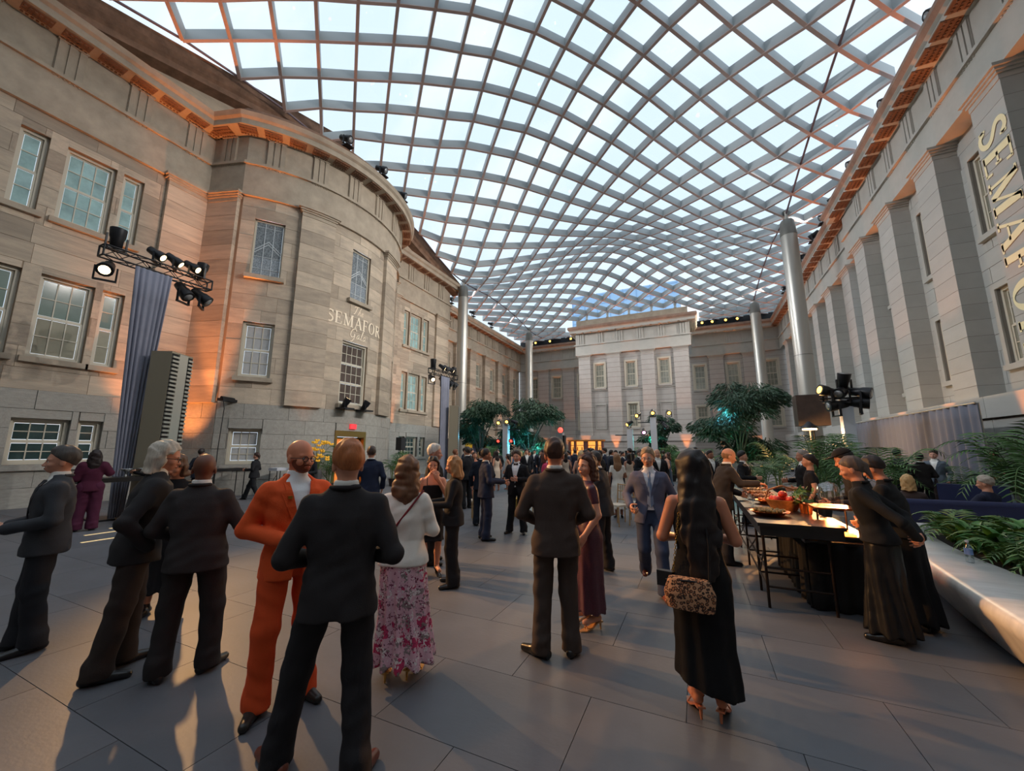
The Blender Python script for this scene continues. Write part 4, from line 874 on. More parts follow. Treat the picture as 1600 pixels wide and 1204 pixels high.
# fine-leaved trees in tubs
def tree(x, y, h, rad, label, seed, n=5200, m=LEAFD, base=.95, sq=.66):
    rr = np.random.default_rng(seed); t = empty('courtyard_tree', (x, y, 0), label=label, cat='tree')
    MB().lathe([(.9, 0), (.95, .55), (1.0, .6), (.85, .6)], n=20).build('planter_tub', POT, t)
    mb = MB(); mb.tube([(0, 0, .5), (.08, .03, base), (.02, 0, base+.5)], [.14, .11, .09], 8); tips = []
    for k in range(14):
        a = k*2.4+rr.uniform(-.3, .3); r_ = rad*rr.uniform(.35, .8); z_ = base+(h-base)*(.12+.76*((k*.37) % 1))
        p = Vector((r_*math.cos(a), r_*math.sin(a), z_)); mb.tube([(.02, 0, base+.2*rr.random()), (p.x*.4, p.y*.4, base+(z_-base)*.55), tuple(p)], [.06, .04, .015], 6); tips.append(p)
    tips.append(Vector((0, 0, h*.92))); mb.build('trunk', BARK, t)
    # layered feathery clumps
    cl = []
    for p in tips:
        for q in range(3): cl.append((p+Vector(rr.uniform(-.45, .45, 3))*rad*.5, rad*rr.uniform(.32, .52)))
    V = []; Fc = []
    for k in range(n):
        c, r_ = cl[k % len(cl)]; th_ = rr.uniform(0, 6.28); u_ = rr.uniform(-.35, 1); s_ = math.sqrt(max(0, 1-u_*u_)); e = rr.uniform(.55, 1.04)
        p = c+Vector((s_*math.cos(th_)*r_*e, s_*math.sin(th_)*r_*e, u_*r_*sq*e)); d = Vector((math.cos(th_)*s_, math.sin(th_)*s_, u_*.5-.75)).normalized(); L = rr.uniform(.14, .28); sd = d.cross(Vector(rr.normal(size=3))).normalized()*rr.uniform(.018, .034)
        b = len(V); V += [p-sd*.5, p+sd*.5, p+d*L*.6+sd, p+d*L, p+d*L*.6-sd]; Fc.append((b, b+1, b+2, b+3, b+4))
    o = MB().add(V, Fc).build('foliage', m, t); o['kind'] = 'stuff'; return t
tree(-13.6, 24.0, 5.25, 1.75, 'dark feathery tree left of the white lamp pillar', 1, n=17000)
tree(-10.15, 24.6, 4.8, 1.75, 'dark feathery tree right of the white lamp pillar', 2, n=17000)
tree(-2.05, 27.4, 3.9, 1.05, 'small tree lit turquoise behind the three-lamp pillar', 3, n=8000)
tree(2.1, 24.6, 5.15, 2.0, 'broad layered tree in front of the far right wing', 4, n=19000)
for x, y, z, e, c in ((-13.2, 22.6, 2.6, 30, (.1, .65, 1)), (-10.2, 23.2, 2.2, 60, (.1, .7, 1)), (-9.2, 23.6, 2.0, 50, (.1, .8, .9)), (-2.5, 26.6, 2.4, 60, (.1, .9, .85)), (1.6, 23.2, 3.6, 60, (.15, .7, 1)), (2.0, 23.2, 1.9, 30, (.1, .9, .6))):
    light('POINT', 'tree lamp', (x, y, z), e, c, size=.1)
# photo wall with gold frames, orange bar shelf, dark rail
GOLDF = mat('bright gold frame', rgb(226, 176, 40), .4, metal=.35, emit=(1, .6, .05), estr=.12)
NAVYP = mat('deep blue backdrop', rgb(62, 60, 88), .6, var=.25, vscale=1.5)
t = empty('photo_wall', (0, 0, 0), label='blue photo backdrop with two gold frames below the left tree', cat='backdrop')
MB().box((-18.2, 27.9, 0), (-14.4, 28.0, 2.3)).build('backdrop_panel', NAVYP, t)
for (a, b) in ((-18.15, -16.6), (-15.5, -14.4)):
    mb = MB()
    for q in ((a, a+.26, .3, 2.35), (b-.26, b, .3, 2.35), (a+.26, b-.26, 2.02, 2.35), (a+.26, b-.26, .3, .55)): mb.box((q[0], 27.78, q[2]), (q[1], 27.9, q[3]))
    mb.build('gold_frame', GOLDF, t); MB().box((a+.3, 27.84, 1.35), (b-.35, 27.88, 1.42)).build('white_stroke', WHITEM, t)
t = empty('display_box', (-19.0, 27.0, 0), label='dark purple screen box beside the photo wall', cat='screen'); MB().box((-.6, -.3, 0), (.6, .3, 2.6)).box((-.66, -.36, 2.55), (.66, .36, 2.66)).build('box_body', mat('dark mauve box', rgb(84, 70, 78), .6), t)
BARM = mat('pink brown bar frame', rgb(150, 92, 84), .6); AMB = mat('amber lit shelf back', rgb(230, 150, 60), .5, emit=(1, .42, .08), estr=1.1, var=.3, vscale=4)
t = empty('bar_shelf', (-7.0, 27.6, 0), label='pink bar shelf glowing amber in front of the far centre wall', cat='bar shelf')
MB().box((-1.25, .1, .9), (1.15, .2, 2.35)).build('lit_back', AMB, t)
for x in (-1.25, -.85, -.15, .0, .7, 1.1): MB().box((x-.06, -.15, 0), (x+.08, .12, 2.36)).build('upright', BARM, t)
for z in (1.0, 1.35, 1.7, 2.05): MB().box((-1.2, -.12, z), (1.15, .1, z+.03)).build('shelf', BARM, t)
MB().box((-1.35, -.2, 2.34), (1.25, .25, 2.46)).build('top_board', mat('amber top board', rgb(224, 130, 50), .6), t)
for k in range(14):
    x = -1.0+k*.16
    b = MB().lathe([(.035, 0), (.035, .16), (.012, .22), (.012, .28)], n=8).build('bottle', mat('amber bottle glass', rgb(150, 80, 30), .2)); b.location = (-7.0+x, 27.58, 1.38 if k % 2 else 1.73); tag(b, 'small bottle standing on the amber lit bar shelf', 'bottle', 'bottles on the bar shelf')
# glass tower beyond the roof
SKYB = mat('pale blue glass facade', rgb(166, 200, 232), .25); SKYL = mat('facade line', rgb(140, 176, 212), .4)
t = empty('glass_building', (-21.0, 118, 0), label='pale blue glass office block seen through the far roof', cat='building')
MB().box((-12.5, 0, 0), (19.5, 20, 51)).build('facade', SKYB, t)
for k in range(9): MB().box((-12.4+k*4, -.15, 0), (-12.2+k*4, 0, 51)).build('mullion', SKYL, t)
for k in range(8): MB().box((-12.5, -.12, 30+k*2.9), (19.5, 0, 30.2+k*2.9)).build('floor_line', SKYL, t)
# ---------- marble bench planter on the right
MARB = mat('white veined marble', rgb(226, 222, 218), .32, var=.16, vscale=2.4, spec=.6, stretch=(1, 3, 1)); SOIL = mat('dark soil', rgb(40, 34, 30), .95)
outer = [(2.82, 9.2), (2.62, 8.6), (2.50, 7.8), (2.34, 6.8), (2.20, 5.8), (2.10, 4.9), (2.03, 4.2), (2.0, 3.2), (2.05, 2.2), (2.2, 1.2)]
inner = [(3.3, 8.75), (3.15, 8.5), (3.02, 8.1), (2.86, 7.1), (2.80, 6.3), (2.80, 5.6), (2.80, 4.9), (2.84, 4.2), (2.9, 3.3), (3.1, 2.3)]
t = empty('marble_bench', (0, 0, 0), label='curved white marble bench rim of the planter', cat='bench')
mb = MB(); prof = [(.30, .0), (.22, .05), (.05, .30), (-.02, .36), (-.05, .42), (-.02, .48), (.05, .505)]; n = len(outer); vs = []
for o_, i_ in zip(outer, inner):
    d = (Vector(i_)-Vector(o_)).normalized()
    for (q, z) in prof: p = Vector(o_)+d*q; vs.append((p.x, p.y, z))
    vs.append((i_[0], i_[1], .505)); vs.append((i_[0], i_[1], .2))
m_ = len(prof)+2
mb.add(vs, [(k*m_+j, k*m_+j+1, (k+1)*m_+j+1, (k+1)*m_+j) for k in range(n-1) for j in range(m_-1)], True); mb.add(vs[:m_], [tuple(range(m_))]); mb.build('bench_rim', MARB, t)
MB().add([(x, y, .4) for x, y in inner]+[(7.3, 2.3, .4), (7.3, 8.75, .4)], [tuple(range(n+2))]).build('planter_soil', SOIL, t)
MB().box((2.85, 8.7, 0), (7.3, 9.2, .505)).build('bench_back', MARB, t)
_iy = [p[1] for p in inner][::-1]; _ix = [p[0] for p in inner][::-1]
for k in range(40):
    rr = random.Random(100+k); y = 4.6+(k % 20)*.2+rr.uniform(-.08, .08); x = float(np.interp(y, _iy, _ix))+.22+(k//20)*.5+rr.random()*.25; kind = k % 3
    row = 'beside the marble rim' if k < 20 else 'in the second row behind the marble rim'
    t = empty('foliage_plant', (x, y, .4), label=('broad-leaved green plant %s' if kind else 'feathery fern %s') % row, cat='plant', group=('broad-leaved plants %s' if kind else 'ferns %s') % row)
    for q_ in range(10 if kind else 8):
        a = q_*2.4+rr.uniform(-.3, .3)
        if kind: put_leaf(t, BLADEM, 'leaf', (.03*math.cos(a), .03*math.sin(a), .02), a, rr.uniform(-.05, .7), rr.uniform(.42, .62))
        else: put_leaf(t, FROND_L[q_ % 2], 'frond', (.04*math.cos(a), .04*math.sin(a), 0), a, rr.uniform(.0, .5), rr.uniform(.45, .62))
WATER = glassmat('clear plastic', (.9, .95, .97), .25, .05)
t = empty('water_bottle', (2.63, 6.2, .505), label='clear plastic water bottle standing on the marble bench', cat='bottle')
MB().lathe([(.03, 0), (.034, .01), (.034, .10), (.031, .11), (.034, .12), (.034, .16), (.014, .20), (.014, .215)], n=16).build('bottle_body', WATER, t); MB().lathe([(.0345, .085), (.0345, .145)], n=16).build('paper_label', mat('blue white label', rgb(120, 150, 200), .5), t); MB().lathe([(.016, .212), (.016, .232)], n=12).build('cap', WHITEM, t)
# banquette
NAVY = mat('navy velvet', rgb(24, 34, 72), .8, var=.15, vscale=4); t = empty('sofa', (3.75, 9.36, 0), rz=R(0), label='long navy blue banquette seen from behind, beyond the marble bench', cat='sofa')
MB().box((-.75, -.09, .1), (1.6, .09, .80)).build('backrest', NAVY, t); MB().box((-.75, .09, .1), (1.6, .75, .46)).build('seat', NAVY, t); MB().tube([(-.75, 0, .80), (1.6, 0, .80)], .085, 10).build('top_roll', NAVY, t)
for x in (-.7, 1.5):
    for y in (0, .65): MB().box((x, y-.03, 0), (x+.06, y+.03, .1)).build('leg', BLK, t)
t = empty('armchair', (5.0, 11.4, 0), rz=R(150), label='dark navy armchair behind the grey-haired man', cat='armchair'); MB().box((-.5, -.45, .2), (.5, .45, .45)).build('seat', NAVY, t); MB().box((-.5, -.55, .2), (.5, -.38, 1.0)).build('backrest', NAVY, t)
for s in (-1, 1): MB().box((s*.58-.09, -.5, .2), (s*.58+.09, .4, .62)).build('arm', NAVY, t)
for x in (-.45, .4):
    for y in (-.45, .35): MB().box((x, y, 0), (x+.06, y+.06, .2)).build('leg', BLK, t)
# ---------- buffet
BUFT = mat('black buffet top', rgb(26, 25, 26), .35); FRAMEM = mat('dark bronze tube', rgb(48, 36, 30), .4, metal=.6)
t = empty('buffet_table', (0, 0, 0), label='long black buffet table with thin bronze tube legs', cat='table')
MB().box((.57, 5.15, .80), (1.30, 9.6, .92)).build('table_top', BUFT, t); MB().box((.55, 5.13, .90), (1.32, 9.62, .935)).build('rim', BUFT, t)
for y in (5.4, 6.0, 7.2, 8.4, 9.4):
    for x in (.62, 1.22): MB().tube([(x, y, 0), (x, y, .80)], .016, 6).build('leg', FRAMEM, t)
    for z in (.22, .42): MB().tube([(.62, y, z), (1.22, y, z)], .012, 6).build('crossbar', FRAMEM, t)
for (a, b) in ((5.4, 6.0), (6.0, 7.2), (7.2, 8.4), (8.4, 9.4)):
    for z in (.22, .42): MB().tube([(.62, a, z), (.62, b, z)], .012, 6).build('crossbar', FRAMEM, t)
    MB().tube([(.62, a, .62), (.62, b, .22)], .010, 6).build('brace', FRAMEM, t)
t = empty('skirted_table', (0, 0, 0), label='low service table under a black floor-length cloth beside the server', cat='table')
drape(t, [(1.05, 5.55), (1.75, 5.55), (1.75, 7.5), (1.05, 7.5), (1.05, 5.55)], .01, .70, mat('black tablecloth', rgb(22, 21, 23), .9), amp=.03, nf=26, name='tablecloth'); MB().box((1.03, 5.53, .69), (1.77, 7.52, .72)).build('table_top', BUFT, t)
COPP = mat('hammered copper tray', rgb(190, 100, 50), .3, metal=.8); RED = mat('red tomato', rgb(200, 52, 34), .35); WICK = mat('wicker', rgb(150, 98, 56), .7, var=.3, vscale=30); STEELM = mat('polished steel', rgb(190, 190, 188), .18, metal=.9); GRNH = mat('fresh herbs', rgb(70, 110, 50), .6, var=.4, vscale=8)
t = empty('wicker_basket', (1.0, 6.35, .935), label='wicker basket with arched handle holding red tomatoes on the buffet', cat='basket')
MB().lathe([(.14, 0), (.21, .13), (.22, .14), (.20, .14), (.13, .02)], n=20).build('basket_body', WICK, t); MB().tube([(-.2, 0, .13), (-.16, 0, .25), (0, 0, .31), (.16, 0, .25), (.2, 0, .13)], .013, 6).build('handle', WICK, t)
for k, (a, b, c) in enumerate(((-.08, -.06, .14), (.07, -.07, .14), (0, .08, .14), (-.1, .07, .13), (.11, .06, .13), (0, 0, .2))):
    o = empty('tomato', (1.0+a, 6.35+b, .935+c), label='red tomato heaped in the wicker basket', cat='tomato', group='tomatoes in the basket'); MB().sphere((0, 0, 0), (.055, .055, .046), 10).build('flesh', RED, o); MB().lathe([(.02, .040), (.004, .048), (.003, .06)], n=6).build('stem', GRNH, o)
t = empty('herb_pot', (1.2, 6.15, .935), label='pot of green herbs beside the tomato basket', cat='plant'); MB().lathe([(.06, 0), (.08, .12)], n=12).build('pot', COPP, t)
mb = MB()
for k in range(60): a = rng.random()*6.28; r_ = rng.random()*.13; p = Vector((r_*math.cos(a), r_*math.sin(a), .13+rng.random()*.16)); d = Vector(rng.normal(size=3))*.03; e = Vector(rng.normal(size=3))*.02; mb.add([p, p+d+e, p+d*2, p+d-e], [(0, 1, 2, 3)])
o = mb.build('herb_leaves', GRNH, t); o['kind'] = 'stuff'
for k, (x, y, c) in enumerate(((.95, 7.0, COPP), (.92, 7.6, STEELM), (.95, 8.2, COPP), (.92, 8.8, STEELM), (.95, 9.3, COPP), (.75, 5.75, COPP))):
    t = empty('serving_dish', (x, y, .935), label=('copper serving dish of food, %s along the buffet' % ('first past the basket', '', 'third past the basket', '', 'at the far end', 'at the near corner')[k]) if c is COPP else 'steel serving dish of food, %s along the buffet' % ('', 'second past the basket', '', 'fourth past the basket', '', '')[k], cat='dish')
    MB().lathe([(.13, 0), (.20, .05), (.22, .055), (.19, .04), (.0, .02)], n=20).build('bowl', c, t); mb = MB()
    for q in range(24): a = q*2.4; r_ = .16*math.sqrt(q/24); mb.sphere((r_*math.cos(a), r_*math.sin(a), .06), (.03, .028, .022), 6)
    o = mb.build('food', mat('roasted food %d' % k, rgb(170-10*k, 96, 50), .6, var=.4, vscale=9), t); o['kind'] = 'stuff'
for k in range(9):
    o = empty('wine_glass', (.68, 6.6+k*.33, .935), label='small glass in the row on the aisle side of the buffet', cat='glass', group='glasses along the buffet edge'); MB().lathe([(.025, 0), (.004, .006), (.004, .06), (.03, .09), (.032, .14)], n=10).build('bowl', WATER, o)
# carving station: glowing box under a glass cloche
t = empty('carving_station', (1.38, 5.85, .72), label='carving station with glass cloche and glowing orange heat box', cat='food station')
GLOWB = mat('glowing orange heater', (1, .4, .1), .5, emit=(1, .33, .05), estr=5)
MB().box((-.2, -.22, 0), (.2, .22, .05)).build('base', BUFT, t); MB().box((-.16, -.17, .05), (.16, .17, .07)).build('heat_plate', GLOWB, t)
for x in (-.18, .18):
    for y in (-.2, .2): MB().tube([(x, y, .05), (x, y, .34)], .010, 6).build('post', FRAMEM, t)
MB().box((-.2, -.22, .33), (.2, .22, .35)).build('shelf', COPP, t); MB().lathe([(.13, .35), (.13, .5), (.09, .6), (.0, .63)], n=18).build('cloche', WATER, t)
for k in range(5): MB().sphere((-.09+.045*k, .05*(-1)**k, .10), (.04, .04, .03), 8).build('bread_roll', mat('golden bread', rgb(196, 120, 50), .7), t)
light('POINT', 'carving heat glow', (1.38, 5.85, 1.0), 9, (1, .42, .12), size=.06); light('POINT', 'buffet lamp glow', (1.0, 6.6, 1.45), 10, (1, .5, .2), size=.05)
# cocktail tables, chairs, stanchions of the middle distance
def hi_table(x, y, h, w, d, label, rz=0, m=BUFT):
    t = empty('cocktail_table', (x, y, 0), rz=rz, label=label, cat='table'); MB().box((-w/2, -d/2, h-.10), (w/2, d/2, h)).build('table_top', m, t)
    for sx in (-1, 1):
        for sy in (-1, 1): MB().tube([(sx*(w/2-.04), sy*(d/2-.04), 0), (sx*(w/2-.04), sy*(d/2-.04), h-.1)], .018, 6).build('leg', BLK, t)
    MB().tube([(-w/2+.05, -d/2+.04, h*.3), (w/2-.05, -d/2+.04, h*.75)], .010, 6).build('brace', BLK, t); return t
hi_table(-12.4, 4.7, 1.06, .6, 1.7, 'black high table behind the woman in purple'); hi_table(-15.3, 8.6, 1.05, .55, 1.1, 'black console table behind the bald man by the bow wall')
hi_table(-14.6, 10.1, 1.02, .5, .5, 'small white-topped high table where the man in a light shirt sits', m=WHITEM)
for k, (x, y) in enumerate(((-12.35, 4.3), (-12.4, 4.75), (-12.45, 5.1))):
    o = empty('silver_bowl', (x, y, 1.06), label='silver footed bowl on the high table behind the woman in purple', cat='bowl', group='silver bowls on the high table'); MB().lathe([(.07, 0), (.02, .02), (.02, .10), (.15, .18), (.14, .19)], n=14).build('bowl', STEELM, o)
GCH = mat('gilt bamboo chair', rgb(196, 160, 112), .4, metal=.3)
def gilt_chair(x, y, rz, label, group):
    t = empty('gilt_chair', (x, y, 0), rz=rz, label=label, cat='chair', group=group); MB().box((-.2, -.2, .43), (.2, .2, .47)).build('seat', mat('ivory cushion', rgb(214, 200, 180), .8), t)
    for sx in (-1, 1):
        MB().tube([(sx*.18, .18, 0), (sx*.18, .18, .43)], .014, 6).build('leg', GCH, t); MB().tube([(sx*.18, -.18, 0), (sx*.18, -.2, .43)], .014, 6).build('leg', GCH, t)
        MB().tube([(sx*.18, -.2, .43), (sx*.17, -.24, .92)], .014, 6).build('back_post', GCH, t)
    for z in (.55, .75, .9): MB().tube([(-.17, -.22-.02*z, z), (.17, -.22-.02*z, z)], .012, 6).build('back_rail', GCH, t)
    for k in range(4): MB().tube([(-.1+.067*k, -.235, .55), (-.1+.067*k, -.24, .9)], .008, 5).build('spindle', GCH, t)
    return t
for x, y, rz in ((-5.05, 8.9, .6), (-1.75, 9.6, 2.6), (-1.45, 10.2, 2.9), (-4.4, 10.2, 1.)): gilt_chair(x, y, rz, 'gilt bamboo chair among the guests in the middle distance', 'gilt chairs in the middle distance')
t = empty('gold_side_table', (-4.35, 9.8, 0), label='low gold wire basket table between the two men in suits', cat='side table'); MB().lathe([(.22, 0), (.24, .05), (.20, .25), (.23, .42), (.25, .44)], n=10).build('wire_drum', GOLD, t); MB().lathe([(0, .44), (.25, .44), (.25, .46), (0, .46)], n=16).build('table_top', GOLD, t)
for x, y in ((-11.7, 4.9), (-11.2, 4.35), (-12.3, 9.3), (-10.4, 4.05)):
    o = MB().box((-.04, -.55, 0), (.04, .55, .004)).build('floor_light', mat('warm floor slot', rgb(226, 190, 130), .4, emit=(1, .75, .4), estr=.5)); o.location = (x, y, .001); tag(o, 'pale glowing light slot set in the slate floor', 'floor light', 'floor light slots')

# ================================================================== PROJECTED LETTERING
def _q(p, q, w): return ([p, q], w)
GLY = {
 'S': (.60, [([(.50, .80), (.44, .92), (.30, .98), (.15, .92), (.09, .78), (.15, .64), (.30, .54), (.45, .44), (.52, .28), (.46, .10), (.30, .02), (.14, .07), (.07, .22)], .095), _q((.51, .98), (.51, .74), .04), _q((.06, .02), (.06, .28), .04)]),
 'E': (.66, [_q((.14, 0), (.14, 1), .13), _q((.02, .975), (.54, .975), .05), _q((.02, .025), (.58, .025), .05), _q((.14, .51), (.42, .51), .05), _q((.54, 1), (.54, .78), .045), _q((.58, 0), (.58, .24), .045), _q((.42, .62), (.42, .40), .045)]),
 'M': (1.02, [_q((.16, 0), (.16, 1), .055), _q((.16, 1), (.48, .03), .12), _q((.48, .03), (.80, 1), .05), _q((.82, 0), (.82, 1), .13), _q((.03, .025), (.29, .025), .05), _q((.68, .025), (.97, .025), .05), _q((.03, .975), (.2, .975), .05), _q((.78, .975), (.97, .975), .05)]),
 'A': (.82, [_q((.10, 0), (.40, 1), .055), _q((.40, 1), (.70, 0), .13), _q((.22, .34), (.60, .34), .05), _q((.0, .025), (.24, .025), .05), _q((.56, .025), (.84, .025), .05)]),
 'F': (.62, [_q((.14, 0), (.14, 1), .13), _q((.02, .975), (.54, .975), .05), _q((.14, .50), (.42, .50), .05), _q((.54, 1), (.54, .76), .045), _q((.42, .61), (.42, .39), .045), _q((.02, .025), (.28, .025), .05)]),
 'R': (.76, [_q((.14, 0), (.14, 1), .13), _q((.02, .975), (.34, .975), .05), ([(.30, .975), (.46, .94), (.54, .84), (.54, .66), (.46, .55), (.30, .51), (.16, .51)], .08), _q((.34, .52), (.66, .03), .12), _q((.58, .025), (.76, .025), .05), _q((.02, .025), (.28, .025), .05)]),
 'O': (.88, None),
 'T_': (.60, [([(.02, .80), (.10, .95), (.35, .93), (.62, 1.0)], .06), ([(.40, .95), (.32, .5), (.20, .05), (.06, .06)], .06)]),
 'h_': (.45, [([(.30, 1.0), (.18, .5), (.04, 0)], .05), ([(.10, .25), (.22, .48), (.32, .45), (.28, .15), (.36, .02), (.46, .10)], .045)]),
 'e_': (.40, [([(.06, .22), (.26, .28), (.28, .42), (.16, .48), (.05, .32), (.06, .10), (.18, .01), (.36, .14)], .045)]),
 'G_': (.75, [([(.66, .78), (.60, .95), (.40, 1.0), (.18, .85), (.06, .55), (.10, .22), (.30, .10), (.50, .25), (.58, .45), (.42, .44)], .055), ([(.58, .45), (.52, .0), (.40, -.30), (.22, -.28)], .045)]),
 'a_': (.45, [([(.34, .42), (.20, .48), (.06, .30), (.08, .06), (.22, .05), (.34, .40), (.32, .08), (.44, .06)], .045)]),
 'l_': (.30, [([(.06, .1), (.22, .8), (.26, 1.0), (.16, .95), (.10, .4), (.12, .05), (.28, .08)], .045)]),
}
def glyph(mb, ch, put, bold=1.):
    w, st = GLY[ch]
    if st is None:
        n = 28; vs = []
        for k in range(n):
            a = 2*math.pi*k/n; vs += [put(.42+.40*math.cos(a), .5+.51*math.sin(a)), put(.42+(.40-.13*bold)*math.cos(a), .5+(.51-.045*bold)*math.sin(a))]
        mb.add(vs, [(2*k, 2*((k+1) % n), 2*((k+1) % n)+1, 2*k+1) for k in range(n)]); return w
    for pts, sw in st:
        sw *= bold
        if len(pts) > 3:    # smooth the stroke
            for _ in range(2): pts = [pts[0]]+[q for a, b in zip(pts, pts[1:]) for q in ((.75*a[0]+.25*b[0], .75*a[1]+.25*b[1]), (.25*a[0]+.75*b[0], .25*a[1]+.75*b[1]))]+[pts[-1]]
        vs = []
        for k, p in enumerate(pts):
            a, b = pts[max(0, k-1)], pts[min(len(pts)-1, k+1)]; dx, dy = b[0]-a[0], b[1]-a[1]; L = math.hypot(dx, dy) or 1; nx, ny = -dy/L*sw/2, dx/L*sw/2
            vs += [put(p[0]+nx, p[1]+ny), put(p[0]-nx, p[1]-ny)]
        mb.add(vs, [(2*k, 2*k+1, 2*k+3, 2*k+2) for k in range(len(pts)-1)])
    return w
PROJ = mat('cream projected light', rgb(250, 232, 206), .8); PROJR = mat('yellow projected light', rgb(236, 224, 180), .8)  # projector light put into pale letter meshes, no beam casts it
def text_width(chs, gap): return sum(GLY[c][0]+gap for c in chs)-gap
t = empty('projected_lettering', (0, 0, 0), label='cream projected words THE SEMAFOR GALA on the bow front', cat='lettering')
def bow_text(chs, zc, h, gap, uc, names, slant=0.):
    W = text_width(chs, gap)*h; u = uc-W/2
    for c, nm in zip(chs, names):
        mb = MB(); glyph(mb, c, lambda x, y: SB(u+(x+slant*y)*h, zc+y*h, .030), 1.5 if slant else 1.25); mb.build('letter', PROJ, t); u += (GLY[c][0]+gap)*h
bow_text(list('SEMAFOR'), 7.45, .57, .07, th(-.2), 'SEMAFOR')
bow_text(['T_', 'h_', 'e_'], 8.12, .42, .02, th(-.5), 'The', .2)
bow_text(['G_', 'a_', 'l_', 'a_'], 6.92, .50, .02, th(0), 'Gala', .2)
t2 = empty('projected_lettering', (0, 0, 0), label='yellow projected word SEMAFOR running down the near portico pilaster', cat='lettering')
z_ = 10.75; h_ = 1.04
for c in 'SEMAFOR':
    mb = MB(); glyph(mb, c, lambda x, y: Vector((8.055-.012, 14.79-y*h_, z_-x*h_*1.05)), 1.45); mb.build('letter', PROJR, t2); z_ -= (GLY[c][0]+.09)*h_*1.05

